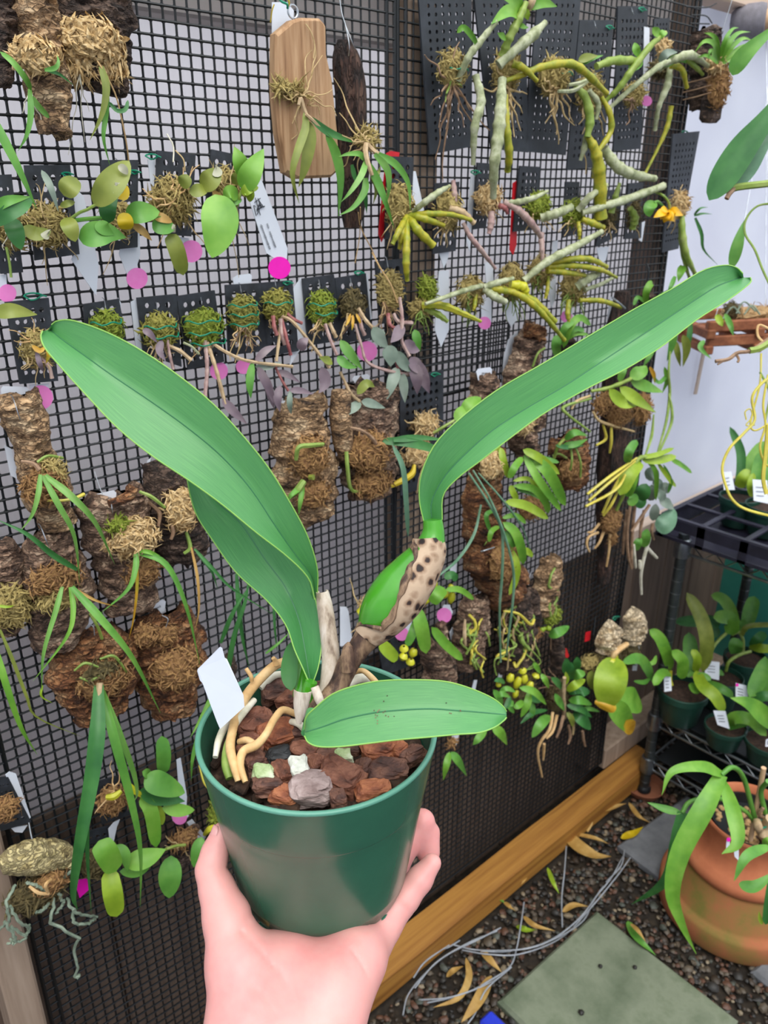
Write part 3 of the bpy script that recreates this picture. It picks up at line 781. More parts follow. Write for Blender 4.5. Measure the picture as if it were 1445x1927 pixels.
for i, (x, y, a, b, g, m_, lab) in enumerate(CH):
    c = G(x, y, SUB + .004); s = spx(c)
    chip(c, a * s * 1.0, b * s * 1.22, min(a, b) * s * .95, g, m_, label=lab, seed=i + 1, grp='bark chips in the green pot')
for i, (x, y, a, b, m_, nm, lab) in enumerate([(495, 1456, 20, 15, 'pumice_green', 'pumice_stone', 'green-stained white pumice lump at front left of pot'), (563, 1447, 17, 22, 'pumice', 'pumice_stone', 'white pumice lump in the middle of pot with green top'),
      (580, 1466, 17, 14, 'chip_grey', 'pumice_stone', 'grey pumice lump behind the pinkish grey bark chip'), (646, 1423, 16, 13, 'pumice_green', 'pumice_stone', 'small yellowish pumice lump behind the largest chip'), (523, 1421, 22, 16, 'charcoal', 'charcoal_lump', 'black charcoal lump in pot beside the orange bark chip')]):
    c = G(x, y, SUB + .008); s = spx(c)
    chip(c, a * s, b * s * 1.15, b * s * .8, .3, m_, nm, lab, seed=60 + i, cat='charcoal' if nm[0] == 'c' else 'stone', grp=None, sharp=.45)
# crumbs of bark that fill the gaps
rs = random.Random(21); mb = MB()
for q in range(150):
    g = rs.random() * 6.28; r = math.sqrt(rs.random()) * (RIM - .010); c = Vector((PC.x + r * math.cos(g), PC.y + r * math.sin(g), SUB - .004 + rs.uniform(-.003, .004)))
    a = rs.uniform(.003, .007); X = Vector((rs.gauss(0, 1), rs.gauss(0, 1), rs.gauss(0, .4))).normalized(); Y = X.orthogonal().normalized(); Z_ = X.cross(Y)
    mb.bbox(c, (a, a * rs.uniform(.4, .8), a * rs.uniform(.4, .7)), a * .25, (X, Y, Z_))
o = mb.build('bark_crumbs', 'soil', None, smooth=False); tag(o, 'small dark bark crumbs filling gaps between the chips in pot', 'bark crumbs', kind='stuff')
# ---- leaves traced as strips with their own depth
orch = thing('orchid', G(600, 1310, SUB), 'large green orchid with four strap leaves growing in the held pot', 'orchid')
def big_leaf(st, name, mt, n=46, th=.0016, na=9, cup=0.0):
    """stations: (left xy, mid xy, right xy, depths l,m,r)"""
    L_ = [PD(*s[0], s[3]) for s in st]; M_ = [PD(*s[1], s[4]) for s in st]; R_ = [PD(*s[2], s[5]) for s in st]
    L_, M_, R_ = v3(cr(L_, n)), v3(cr(M_, n)), v3(cr(R_, n))
    top = []; 
    for i in range(n):
        a, m_, b = L_[i], M_[i], R_[i]
        N_ = (b - a).cross(M_[min(i + 1, n - 1)] - M_[max(i - 1, 0)])
        N_ = N_.normalized() if N_.length > 1e-9 else Vector((0, 0, 1))
        if N_.dot(TOCAM(m_)) < 0: N_ = -N_
        for k in range(na):
            u = k / (na - 1) * 2 - 1
            q = m_ + (a - m_) * (-u) if u < 0 else m_ + (b - m_) * u
            w = ((a - m_) if u < 0 else (b - m_)).length
            q = q + N_ * (cup * w * math.sin(math.pi * abs(u)))
            top.append((q, N_))
    vs_ = [q for q, _ in top] + [q - N_ * (th if 0 < i % na < na - 1 else th * .3) for i, (q, N_) in enumerate(top)]
    m = n * na; fs_ = []
    flip = (top[1][0] - top[0][0]).cross(top[na][0] - top[0][0]).dot(top[0][1]) < 0
    for i in range(n - 1):
        for k in range(na - 1):
            a = i * na + k
            f1 = (a, a + 1, a + na + 1, a + na); f2 = (m + a + na, m + a + na + 1, m + a + 1, m + a)
            fs_ += [f1, f2]
        a = i * na; fs_.append((a, a + na, m + a + na, m + a)); a += na - 1; fs_.append((a + na, a, m + a, m + a + na))
    a = (n - 1) * na
    fs_ += [tuple(range(na - 1, -1, -1)) + tuple(range(m, m + na)), tuple(range(a, a + na)) + tuple(range(m + a + na - 1, m + a - 1, -1))]
    mb = MB(); mb.add(vs_, fs_); o = mb.build(name, mt, orch)
    uv = o.data.uv_layers.new(name='along'); vi_ = [0] * len(o.data.loops); o.data.loops.foreach_get('vertex_index', vi_)
    uv.data.foreach_set('uv', [c_ for v_ in vi_ for c_ in ((v_ % na) / (na - 1) * 4, ((v_ % m) // na) / (n - 1) * 4)])
    # pale margin runs right round the blade
    mb = MB(); e = [L_[0]] + L_[1:-1] + [L_[-1]] + [R_[-1]] + R_[-2:0:-1]
    mb.tube(L_, .00042, 5); mb.tube(R_, .00042, 5)
    mb.build('leaf_margin', 'leaf_margin', o)
    mb = MB(); mb.tube([m_ + TOCAM(m_) * -.0001 for m_ in M_[1:-1]], .00055, 5); mb.build('midrib', 'leaf_midrib', o)
    return o
L1 = [((592, 1128), (595, 1122), (597, 1118)), ((580, 1088), (586, 1085), (597, 1070)), ((540, 1047), (554, 1042), (580, 1012)), ((482, 1002), (518, 990), (548, 950)), ((420, 951), (470, 918), (505, 880)), ((357, 905), (415, 857), (450, 812)),
      ((285, 857), (350, 803), (393, 753)), ((221, 805), (280, 753), (321, 696)), ((160, 741), (213, 708), (253, 652)), ((112, 688), (160, 670), (193, 622)), ((84, 654), (118, 640), (136, 603)), ((77, 634), (100, 625), (108, 604)), ((80, 623), (93, 619), (97, 611))]
D1 = [.505, .498, .488, .478, .470, .464, .460, .458, .458, .460, .463, .466, .468]
L1 = [s + (d - .004, d + .009, d + .004) for s, d in zip(L1, D1)]
big_leaf(L1, 'leaf', 'leaf_big', cup=-.012)['label'] = 'longest left leaf of the orchid, arching to the upper left'
L2 = [((583, 1288), (585, 1288), (588, 1287)), ((570, 1258), (580, 1262), (600, 1250)), ((554, 1222), (573, 1218), (605, 1200)), ((537, 1175), (562, 1165), (597, 1145)), ((502, 1130), (537, 1105), (582, 1090)), ((445, 1078), (500, 1054), (550, 1030)), ((401, 1018), (453, 985), (505, 960)), ((368, 965), (410, 945), (450, 900)), ((353, 908), (375, 900), (400, 865)), ((352, 880), (358, 872), (370, 860))]
D2 = [.502, .505, .510, .515, .518, .518, .515, .510, .505, .503]
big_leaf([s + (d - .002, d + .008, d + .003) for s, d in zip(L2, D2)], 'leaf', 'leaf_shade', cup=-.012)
L3 = [((797, 980), (813, 985), (832, 978)), ((789, 940), (812, 945), (834, 932)), ((793, 891), (833, 902), (862, 899)), ((820, 834), (862, 868), (903, 868)), ((871, 783), (920, 815), (955, 828)), ((940, 731), (985, 772), (1022, 779)), ((1020, 685), (1065, 725), (1105, 731)), ((1105, 634), (1145, 672), (1178, 694)), ((1191, 583), (1215, 626), (1245, 652)), ((1265, 543), (1285, 580), (1312, 601)), ((1322, 509), (1345, 541), (1368, 566)), ((1362, 499), (1380, 527), (1402, 541)), ((1385, 503), (1393, 522), (1413, 530)), ((1398, 515), (1399, 522), (1412, 522))]
D3 = [.500, .497, .492, .488, .487, .490, .496, .504, .513, .523, .533, .541, .545, .546]
big_leaf([s + (d - .001, d + .007, d - .002) for s, d in zip(L3, D3)], 'leaf', 'leaf_big', cup=-.012)['label'] = 'right leaf of the orchid, reaching to the upper right'
L4 = [((573, 1372), (573, 1378), (573, 1385)), ((576, 1350), (585, 1375), (580, 1397)), ((592, 1333), (613, 1366), (600, 1405)), ((628, 1305), (650, 1353), (640, 1405)), ((682, 1287), (700, 1342), (700, 1398)), ((736, 1280), (745, 1337), (750, 1392)), ((808, 1280), (808, 1334), (808, 1387)), ((850, 1285), (855, 1337), (860, 1382)), ((889, 1297), (895, 1340), (900, 1379)), ((925, 1313), (928, 1343), (930, 1369)), ((945, 1328), (947, 1345), (948, 1356)), ((953, 1339), (953, 1345), (953, 1350))]
D4 = [.462, .458, .455, .452, .450, .449, .449, .450, .452, .454, .455, .456]
l4 = big_leaf([s + (d + .006, d + .002, d - .008) for s, d in zip(L4, D4)], 'leaf', 'leaf_mid_top' if 'leaf_mid_top' in MAT else 'leaf_big', cup=-.012)
l4['label'] = 'short low orchid leaf lying level over the pot rim'
mb = MB()
for q in range(46):
    x = 700 + 170 * rnd(); y = 1340 + 22 * (rnd() - .2) if q < 34 else 1300 + rnd() * 80
    c = PD(x, y, .4515 + (1338 - y) / 55 * (.004 if y < 1338 else .0095) - .0007); mb.add([c + RV * (.0004 * math.cos(g)) + UV * (.0004 * math.sin(g)) for g in np.linspace(0, 6.28, 7)[:-1]], [tuple(range(6))])
mb.build('speck', 'sheath_dark', l4)['kind'] = 'stuff'
def ptube(px, rpx, mt, name, parent=None, segs=10, n=24, jit=0):
    """tube through (x, y, depth) photo points, radius in px"""
    P = v3(cr([PD(*p) for p in px], n)); R = rpx if hasattr(rpx, '__len__') else [rpx, rpx]
    R = [float(r[0]) * px[0][2] / FPX for r in cr([(r,) for r in R], n)]
    if jit: P = [p + Vector((ru(-1, 1), ru(-1, 1), ru(-1, 1))) * jit for p in P]
    mb = MB(); mb.tube(P, R, segs); return mb.build(name, mt, parent or orch)
# right pseudobulb, its papery spotted sheath wraps the lower right side
bulb = ptube([(814, 978, .500), (815, 1005, .501), (805, 1040, .502), (778, 1080, .503), (745, 1120, .503), (715, 1160, .503), (692, 1192, .503)], [18, 22, 33, 45, 50, 43, 24], 'bulb_green', 'pseudobulb', n=36, segs=20)
def shell(px, rpx, a0, a1, mt, name, parent, n=34, k=14, th=.0007, wob=0.0, seed=1, edge_=False):
    P = v3(cr([PD(*p) for p in px], n)); R = [float(r[0]) * px[0][2] / FPX for r in cr([(r,) for r in rpx], n)]
    vs_ = []; vi = []
    for i in range(n):
        T = (P[min(i + 1, n - 1)] - P[max(i - 1, 0)]).normalized(); C_ = TOCAM(P[i]); S = C_.cross(T).normalized(); C2 = T.cross(S).normalized() * -1
        if C2.dot(C_) < 0: C2 = -C2
        t = i / (n - 1)
        A0 = a0(t) if callable(a0) else a0; A1 = a1(t) if callable(a1) else a1
        for j in range(k):
            g = A0 + (A1 - A0) * j / (k - 1) + (wob * noise.noise(Vector((t * 9, seed, 0))) if j in (0, k - 1) else 0)
            d = S * math.sin(g) + C2 * math.cos(g); r = R[i] * (1 + .03 * noise.noise(Vector((t * 14, j * .9, seed))))
            vs_.append(P[i] + d * r); vi.append(P[i] + d * (r - th))
    m = n * k; fs_ = []
    for i in range(n - 1):
        for j in range(k - 1):
            a = i * k + j; fs_ += [(a, a + 1, a + k + 1, a + k), (m + a + k, m + a + k + 1, m + a + 1, m + a)]
        a = i * k; fs_.append((a, a + k, m + a + k, m + a)); a += k - 1; fs_.append((a + k, a, m + a, m + a + k))
    for i, a in ((0, 0), (1, (n - 1) * k)):
        for j in range(k - 1): fs_.append((a + j, m + a + j, m + a + j + 1, a + j + 1))
    mb = MB(); mb.add(vs_ + vi, fs_); o = mb.build(name, mt, parent)
    if edge_: mb = MB(); mb.tube([Vector(vs_[i * k]) for i in range(n)], [.0006 + .0022 * abs(math.sin(i * .31)) * (i < n - 3) for i in range(n)], 6); mb.build('dark_edge', 'sheath_dark', o)
    return o
shell([(806, 1012, .502), (806, 1040, .502), (780, 1080, .503), (747, 1122, .503), (718, 1162, .503), (690, 1200, .503)], [28, 34, 46, 52, 45, 27],
      lambda t: float(np.interp(t, [0, .15, .3, .5, .7, .85, .93, 1], [-1.5, -1.0, -.45, -.02, .25, .35, -.7, -1.6])), 2.2, 'sheath_brown', 'sheath', orch, wob=.25, edge_=True)
shell([(702, 1180, .502), (690, 1200, .503), (672, 1225, .504), (655, 1250, .505), (640, 1285, .506), (628, 1310, .506)], [30, 25, 21, 21, 19, 24], -1.9, 2.6, 'sheath_dark', 'sheath', orch, wob=.3, seed=4, k=18)
ptube([(692, 1192, .505), (664, 1235, .506), (640, 1285, .507), (625, 1318, .507)], [20, 16, 15, 20], 'sheath_dark', 'stem')
shell([(655, 1262, .500), (654, 1240, .499), (655, 1218, .498), (656, 1208, .498)], [14, 14, 10, 2], -1.2, 1.4, 'sheath_dark', 'sheath', orch, n=12, seed=7)
# pale dried stem
shell([(606, 1113, .508), (611, 1140, .509), (617, 1185, .510), (622, 1230, .511), (620, 1275, .511), (612, 1305, .511)], [12, 15, 16, 17, 17, 14], -2.6, 2.4, 'sheath_white', 'dried_sheath', orch, wob=.5, seed=9, k=18)
ptube([(607, 1122, .510), (617, 1185, .511), (621, 1240, .512), (612, 1310, .512)], [8, 12, 13, 12], 'sheath_white', 'dried_stem')
# base of the left growth: green stem and its dry bracts
ptube([(592, 1112, .520), (588, 1150, .534), (580, 1215, .538), (572, 1265, .530), (568, 1310, .520)], [7, 10, 13, 18, 18], 'bulb_green', 'pseudobulb', n=30, segs=14)
ptube([(586, 1282, .500), (580, 1300, .501), (577, 1330, .503)], [12, 13, 14], 'bulb_green', 'leaf_base')
shell([(570, 1298, .495), (566, 1330, .496), (562, 1362, .496)], [18, 14, 5], -1.3, 1.3, 'sheath_white', 'bract', orch, n=14, seed=11)
shell([(592, 1292, .495), (600, 1315, .494), (608, 1335, .494)], [8, 9, 4], -1.3, 1.3, 'sheath_white', 'bract', orch, n=14, seed=12)
lfb = MB(); leaf_mesh(lfb, [PD(548, 1300, .515), PD(544, 1265, .517), (PD(549, 1222, .518)), PD(556, 1205, .518)], .011, TOCAM(PC), 'lance'); lfb.build('bract', 'leaf_deep', orch)
ptube([(628, 1305, .503), (610, 1318, .503), (588, 1328, .503), (565, 1338, .503)], [15, 17, 17, 13], 'sheath_dark', 'rhizome')
ptube([(573, 1380, .468), (579, 1362, .477), (586, 1340, .488)], [7, 9, 11], 'leaf_shade', 'leaf_stalk')
# aerial roots over the bark
def proot(pts, r, mt, **k): return ptube(pts, r, mt, 'root', **k)
def on(x, y, h=.008):
    c = G(x, y, SUB + h); return (x, y, (c - CAM).dot(FV))
proot([on(541, 1243, .030), on(515, 1254, .028), on(487, 1280, .026), on(463, 1310, .022), on(447, 1342, .018), on(438, 1372, .016), on(433, 1405, .014), on(440, 1440, .012), on(448, 1470, .006)], [8, 9, 9, 9, 9, 8, 8, 7, 5], 'root_tan', n=44)
proot([on(558, 1344, .018), on(533, 1336, .024), on(517, 1352, .024), on(500, 1382, .022), on(482, 1402, .018), on(458, 1414, .014), on(452, 1440, .012), on(462, 1472, .006)], [6, 7, 7, 7, 8, 8, 7, 5], 'root_tan', n=44)
proot([on(482, 1402, .017), on(465, 1393, .014), on(450, 1396, .010)], [6, 7, 6], 'root_tan')
proot([on(474, 1282, .03), on(472, 1272, .034), on(463, 1258, .038)], [4, 4, 4], 'root_tan')
proot([on(520, 1252, .03), on(518, 1244, .033), on(514, 1238, .036)], [6, 5, 4], 'root_tan')
proot([on(462, 1330, .016), on(428, 1362, .012), on(412, 1392, .010), on(405, 1425, .006)], [6, 7, 7, 5], 'root_pale', n=30)
proot([on(478, 1318, .016), on(455, 1345, .018), on(438, 1372, .014)], [6, 7, 5], 'root_pale')
proot([on(438, 1380, .012), on(428, 1410, .009), on(426, 1440, .007), on(432, 1465, .003)], [8, 9, 9, 7], 'root_green', n=26)
proot([on(655, 1288, .018), on(672, 1278, .02), on(692, 1278, .018), on(720, 1296, .012)], [8, 9, 9, 8], 'root_pale')
proot([on(664, 1266, .026), on(682, 1262, .03), on(700, 1276, .026), on(716, 1296, .02)], [5, 5, 6, 6], 'root_tan')
proot([on(545, 1268, .012), on(515, 1272, .014), on(490, 1295, .01)], [6, 7, 6], 'root_pale')
proot([on(575, 1375, .01), on(562, 1362, .014), on(548, 1358, .012)], [6, 7, 6], 'root_pale')
# white label stuck in the pot
t = thing('plant_tag', PD(414, 1366, .505), 'blank white label stuck upright in the held pot', 'plant tag')
mb = MB(); P = [PD(414, 1217, .515), PD(418, 1219, .515), PD(423, 1238, .514), PD(427, 1240, .514), PD(458, 1308, .508), PD(460, 1330, .506), PD(414, 1372, .504), PD(408, 1358, .505), PD(381, 1286, .511), PD(376, 1280, .512), PD(371, 1263, .514), PD(372, 1259, .514)]
poly_card(mb, P, TOCAM(P[0]), .0012); mb.build('card', 'tag_pot', t, smooth=False)
# ------------------------------------------------------------------ THE HAND: one continuous surface
def surface(caps, h, grooves=()):
    pts = np.array([list(c[0]) for c in caps] + [list(c[1]) for c in caps]); rmax = max(max(c[2], c[3]) for c in caps)
    lo = pts.min(0) - rmax - 3 * h; hi = pts.max(0) + rmax + 3 * h
    n = np.ceil((hi - lo) / h).astype(int) + 1
    ax = [lo[i] + h * np.arange(n[i]) for i in range(3)]
    X, Y, Z = np.meshgrid(*ax, indexing='ij'); X = X.astype(np.float32); Y = Y.astype(np.float32); Z = Z.astype(np.float32)
    D = None
    def seg(a, b):
        a = np.array(a); b = np.array(b); ba = b - a; L2 = max((ba ** 2).sum(), 1e-12)
        t = ((X - a[0]) * ba[0] + (Y - a[1]) * ba[1] + (Z - a[2]) * ba[2]) / L2; t = np.clip(t, 0, 1)
        d = np.sqrt((X - a[0] - t * ba[0]) ** 2 + (Y - a[1] - t * ba[1]) ** 2 + (Z - a[2] - t * ba[2]) ** 2); return d, t
    for a, b, ra, rb, k in caps:
        d, t = seg(a, b); d = d - (ra + (rb - ra) * t)
        if D is None: D = d
        else:
            hh = np.clip(.5 + .5 * (D - d) / k, 0, 1); D = D * (1 - hh) + d * hh - k * hh * (1 - hh)
    dx, dy, dz = X - CAM.x, Y - CAM.y, Z - CAM.z
    de = dx * FV.x + dy * FV.y + dz * FV.z
    PX = CX + FPX * (dx * RV.x + dy * RV.y + dz * RV.z) / de; PY = CY - FPX * (dx * UV.x + dy * UV.y + dz * UV.z) / de
    for pl, w, dep in grooves:
        g = None
        for (x0, y0), (x1, y1) in zip(pl[:-1], pl[1:]):
            bx, by = x1 - x0, y1 - y0; t = np.clip(((PX - x0) * bx + (PY - y0) * by) / (bx * bx + by * by), 0, 1)
            d = np.hypot(PX - x0 - t * bx, PY - y0 - t * by); g = d if g is None else np.minimum(g, d)
        D = D + dep * np.exp(-(g / w) ** 2)
    S = D < 0
    nx, ny, nz = D.shape
    cnt = np.zeros((nx - 1, ny - 1, nz - 1), np.float32); acc = np.zeros((3, nx - 1, ny - 1, nz - 1), np.float32)
    base = [np.arange(m - 1, dtype=np.float32) for m in (nx, ny, nz)]
    BX, BY, BZ = np.meshgrid(*base, indexing='ij')
    B = (BX, BY, BZ)
    def sl(o): return tuple(slice(o[i], D.shape[i] - 1 + o[i]) for i in range(3))
    for a in range(3):
        for p in (0, 1):
            for q in (0, 1):
                o0 = [0, 0, 0]; o0[(a + 1) % 3] = p; o0[(a + 2) % 3] = q; o1 = list(o0); o1[a] = 1
                d0, d1 = D[sl(o0)], D[sl(o1)]; m = (d0 < 0) != (d1 < 0)
                t = np.where(m, d0 / np.where(m, d0 - d1, 1), 0)
                for c in range(3): acc[c] += np.where(m, B[c] + o0[c] + (t if c == a else 0), 0)
                cnt += m
    on_ = cnt > 0; idx = -np.ones(cnt.shape, int); idx[on_] = np.arange(on_.sum())
    V = np.stack([lo[c] + h * (acc[c][on_] / cnt[on_]) for c in range(3)], 1)
    Fs = []
    for a in range(3):
        b, c = (a + 1) % 3, (a + 2) % 3
        o1 = [0, 0, 0]; o1[a] = 1
        s0 = [slice(0, D.shape[i] - (1 if i == a else 0)) for i in range(3)]; s1 = [slice(1, None) if i == a else slice(None) for i in range(3)]
        m = S[tuple(s0)] != S[tuple(s1)]
        I = np.argwhere(m); I = I[(I[:, b] > 0) & (I[:, c] > 0) & (I[:, b] < D.shape[b] - 1) & (I[:, c] < D.shape[c] - 1)]
        ins = S[tuple(s0)][tuple(I.T)]
        def at(db, dc):
            J = I.copy(); J[:, b] += db; J[:, c] += dc; return idx[tuple(J.T)]
        q = np.stack([at(-1, -1), at(0, -1), at(0, 0), at(-1, 0)], 1)
        q[~ins] = q[~ins][:, ::-1]; Fs.append(q)
    return V, np.concatenate(Fs)
def cap(a, b, k=.009):
    (x0, y0, d0, r0), (x1, y1, d1, r1) = a, b
    return (PD(x0, y0, d0), PD(x1, y1, d1), r0 * d0 / FPX, r1 * d1 / FPX, k)
def chain(*p, k=.009): return [cap(a, b, k) for a, b in zip(p[:-1], p[1:])]
PB = Vector((PC.x, PC.y, PC.z - HT))
def rel(r, f, z): return PB + RV * r + FH * f + ZV * z
def wchain(*p): return [(a[0], b[0], a[1], b[1], .0035) for a, b in zip(p[:-1], p[1:])]
caps = []
caps += chain((535, 2150, .452, 78), (530, 1960, .474, 82), (545, 1850, .500, 74), (570, 1806, .530, 48), k=.014)
caps += chain((590, 2150, .452, 64), (602, 1950, .472, 69), (620, 1880, .484, 64), (664, 1810, .508, 53), (696, 1772, .532, 44), k=.014)
caps += chain((545, 1850, .500, 66), (622, 1860, .492, 60), k=.014)
caps += chain((470, 1806, .505, 44), (560, 1808, .525, 44), (650, 1802, .528, 44), k=.014)
caps += chain((480, 2150, .445, 70), (466, 1960, .466, 74), (452, 1815, .490, 62), k=.014)
caps += chain((448, 1812, .490, 58), (427, 1728, .503, 42), (409, 1676, .510, 33), k=.007)
caps += chain((409, 1676, .510, 33), (397, 1637, .515, 28), (404, 1604, .519, 24), (417, 1567, .523, 20), k=.004)
caps += chain((540, 2120, .456, 82), (560, 2500, .425, 98), (590, 3000, .385, 150), (600, 3250, .372, 165), k=.02)
# little finger
caps += chain((680, 1782, .536, 42), (716, 1742, .545, 36), (760, 1692, .552, 28), k=.006)
caps += chain((760, 1692, .552, 28), (790, 1655, .556, 24), (813, 1624, .558, 18), k=.003)
# ring finger
caps += wchain((rel(.022, -.005, -.022), .0145), (rel(.052, .022, -.012), .0105), (rel(.073, .040, .012), .0088), (PD(806, 1605, .600), .0080), (PD(811, 1566, .602), .0070))
# middle and index run under the pot and close behind it
caps += wchain((rel(-.002, -.01, -.024), .015), (rel(.02, .045, -.016), .0105), (rel(.03, .066, .004), .0092), (rel(.034, .073, .030), .0085), (rel(.034, .076, .046), .007))
caps += wchain((rel(-.022, -.01, -.024), .015), (rel(-.012, .046, -.015), .0105), (rel(-.004, .068, .002), .0092), (rel(.0, .076, .024), .0085), (rel(.002, .078, .042), .007))
caps += wchain((rel(-.03, -.03, -.030), .014), (rel(0, -.03, -.030), .014), (rel(.03, -.02, -.028), .014))
gr = [([(455, 1752), (490, 1790), (530, 1835), (555, 1870), (566, 1905)], 4, .0009), ([(662, 1788), (680, 1812), (692, 1836)], 3.2, .0013), ([(372, 1642), (400, 1634), (437, 1633)], 3, .0012), ([(450, 1760), (466, 1728), (484, 1706)], 4, .0010),
      ([(748, 1700), (764, 1712), (778, 1716)], 3.2, .0008), ([(470, 1850), (500, 1880), (515, 1905)], 4, .0006), ([(560, 1880), (610, 1900), (650, 1895)], 5, .0006), ([(790, 1640), (800, 1654), (812, 1658)], 2.6, .0006), ([(430, 1860), (470, 1896), (530, 1915)], 4, .0005)]
hv, hf = surface(caps, .0020, gr)
pers = thing('person', PD(540, 1900, .475), "person's bare left hand held palm up under the green pot", 'person')
me = bpy.data.meshes.new('hand'); L0 = pers.location
me.from_pydata([tuple(v) for v in (hv - np.array(L0))], [], [tuple(int(i) for i in f) for f in hf])
me.polygons.foreach_set('use_smooth', [True] * len(me.polygons)); me.materials.append(MAT['skin'])
ho = bpy.data.objects.new('hand', me); col.objects.link(ho); ho.parent = pers
sm = ho.modifiers.new('relax', 'SMOOTH'); sm.factor = .5; sm.iterations = 3
mb = MB()
nc = PD(399.6, 1571, .5194); ud = (PD(412, 1548, .523) - PD(396, 1594, .519)).normalized(); nd = (-RV * .85 + TOCAM(nc) * .5).normalized(); sd_ = ud.cross(nd).normalized(); nd = sd_.cross(ud)
if nd.dot(-RV) < 0: nd = -nd
vs_ = []; fs_ = []
for i in range(7):
    for j in range(7):
        u = -1 + 2 * i / 6; v = -1 + 2 * j / 6
        w = .0048 * math.sqrt(max(0.05, 1 - max(0, u) ** 4 * .8)); vs_.append(nc + ud * (u * .0062) + sd_ * (v * w) - nd * (v * v * .0022) + nd * .0009)
for i in range(6):
    for j in range(6): a = i * 7 + j; fs_.append((a, a + 1, a + 8, a + 7))
mb.add(vs_, fs_); no = mb.build('thumb_nail', 'nail', pers); so = no.modifiers.new('thick', 'SOLIDIFY'); so.thickness = .0009; so.offset = 0
# ------------------------------------------------------------------ MOUNTED PLANTS, upper left of the netting
def mount(x, y, label, o=.008, name='mounted_orchid', cat='mounted orchid', group=None):
    return thing(name, W(x, y, o), label, cat, group)
# dark bark at the far left edge, with a long leaf reaching into view
t = mount(0, 160, 'dark bark sliver at top left edge with one long hanging leaf')
slab(t, [(2, -30), (4, 60), (2, 165)], [40, 36, 26], 'cork_dark', seed=1)
lf(t, [(-22, 205, .05), (5, 260, .06), (38, 325, .065), (69, 393, .06)], 17, 'leaf_mid', 'lance', nrm=(.1, -1, .5))
# tall tan cork tube
t = mount(95, 250, 'tall tan cork slab at top left with pale moss band')
slab(t, [(58, -30), (66, 60), (82, 150), (100, 255)], [88, 84, 74, 60], 'cork_tan', seed=2, bulge=.4, o=.016, rough=.005)
mossw(t, 66, 106, 42, 26, .045, 'moss_tan', n=320, L=.009, wid=.0014)
lf(t, [(0, 97, .06), (25, 118, .07), (48, 148, .07), (59, 170, .06)], 10, 'leaf_mid', 'strap')
lf(t, [(56, 168, .06), (58, 215, .065), (50, 255, .065), (34, 284, .06)], 10, 'leaf_mid', 'blade')
lf(t, [(58, 180, .06), (72, 200, .06), (93, 222, .055)], 10, 'leaf_grass', 'strap')
lf(t, [(84, 132, .06), (104, 128, .065), (110, 116, .065), (107, 103, .06)], 8, 'leaf_mid', 'blade')
lf(t, [(88, 133, .06), (112, 140, .06), (139, 161, .055)], 6, 'leaf_deep', 'blade')
roots(t, (56, 165, .055), [(44, 216, .05), (78, 228, .05)], 1.6, 'root_pale')
# broad dark slab
t = mount(165, 170, 'broad dark bark slab with thick straw-coloured moss, second from top left corner')
slab(t, [(165, -40), (168, 50), (172, 120), (170, 165)], [140, 142, 132, 110], 'cork_dark', seed=3, bulge=.15, o=.014, rough=.007, edge=.16)
mossw(t, 168, 78, 58, 36, .034, 'moss_tan', n=620, L=.010, wid=.0015)
mossw(t, 205, 118, 26, 34, .03, 'moss_tan', n=160, L=.011, wid=.0014, hang=.6)
mossw(t, 150, 118, 22, 26, .03, 'moss_tan', n=120, L=.011, wid=.0014, hang=.6)
lf(t, [(190, 125, .05), (200, 165, .055), (192, 215, .055), (169, 264, .05)], 13, 'leaf_olive', 'blade')
lf(t, [(203, 185, .05), (198, 225, .052), (195, 262, .052), (207, 312, .045)], 9, 'leaf_mid', 'blade')
lf(t, [(203, 190, .05), (220, 208, .055), (236, 206, .055), (241, 188, .05)], 7, 'leaf_deep', 'strap')
stalk(t, [(183, 115, .05), (200, 142, .05), (218, 180, .045), (228, 220, .04), (238, 270, .03), (242, 302, .02)], 1.5, 'root_tan', 'root', n=20)
roots(t, (150, 140, .035), [(145, 175, .03), (165, 210, .025), (130, 290, .015), (160, 265, .02)], 1.1, 'root_pale')
# wooden plank
t = mount(570, 335, 'pale sawn wood plank mount with wiry roots and narrow leaves')
pl = [(539, 40), (553, 36), (590, 37), (600, 48), (602, 100), (614, 150), (624, 250), (627, 300), (622, 325), (612, 334), (548, 337), (527, 325), (514, 255), (507, 180), (507, 100), (508, 66)]
mb = MB(); a = [W(x, y, .020) for x, y in pl]
cc = sum(a, Vector()) / len(a); fr = [p + (cc - p).normalized() * .003 + Vector((0, -.012, 0)) for p in a]; mid_ = [p + Vector((0, -.009, 0)) for p in a]
n = len(a); mb.add(a + mid_ + fr, [tuple(range(2 * n, 3 * n))[::-1], tuple(range(n))] + [(i, n + i, n + (i + 1) % n, (i + 1) % n) for i in range(n)] + [(n + i, 2 * n + i, 2 * n + (i + 1) % n, n + (i + 1) % n) for i in range(n)])
mb.build('plank', 'plank', t, smooth=False)
mb = MB(); e = W(551, 22, .026); mb.tube([e + Vector((.006 * math.cos(g), 0, .006 * math.sin(g))) for g in np.linspace(-1.4, 4.6, 18)], .0011, 6); mb.tube([e + Vector((0, 0, -.006)), e + Vector((0, 0, -.016))], .0012, 6); mb.build('eye_screw', 'wire_metal', t)
roots(t, (570, 180, .04), [(510, 168, .036), (515, 180, .036), (512, 152, .034), (530, 150, .036), (548, 195, .036), (590, 130, .038), (585, 90, .036), (592, 75, .035), (600, 110, .036), (612, 190, .038), (608, 215, .04), (640, 215, .04), (545, 230, .036), (552, 265, .034), (595, 205, .04), (620, 170, .036)], 1.5, 'root_straw', jit=7)
mossw(t, 545, 170, 30, 10, .034, 'moss_straw', n=120, L=.016)
stalk(t, [(575, 45, .034), (585, 60, .036), (592, 85, .036), (590, 110, .036)], 1.3, 'root_straw', 'root')
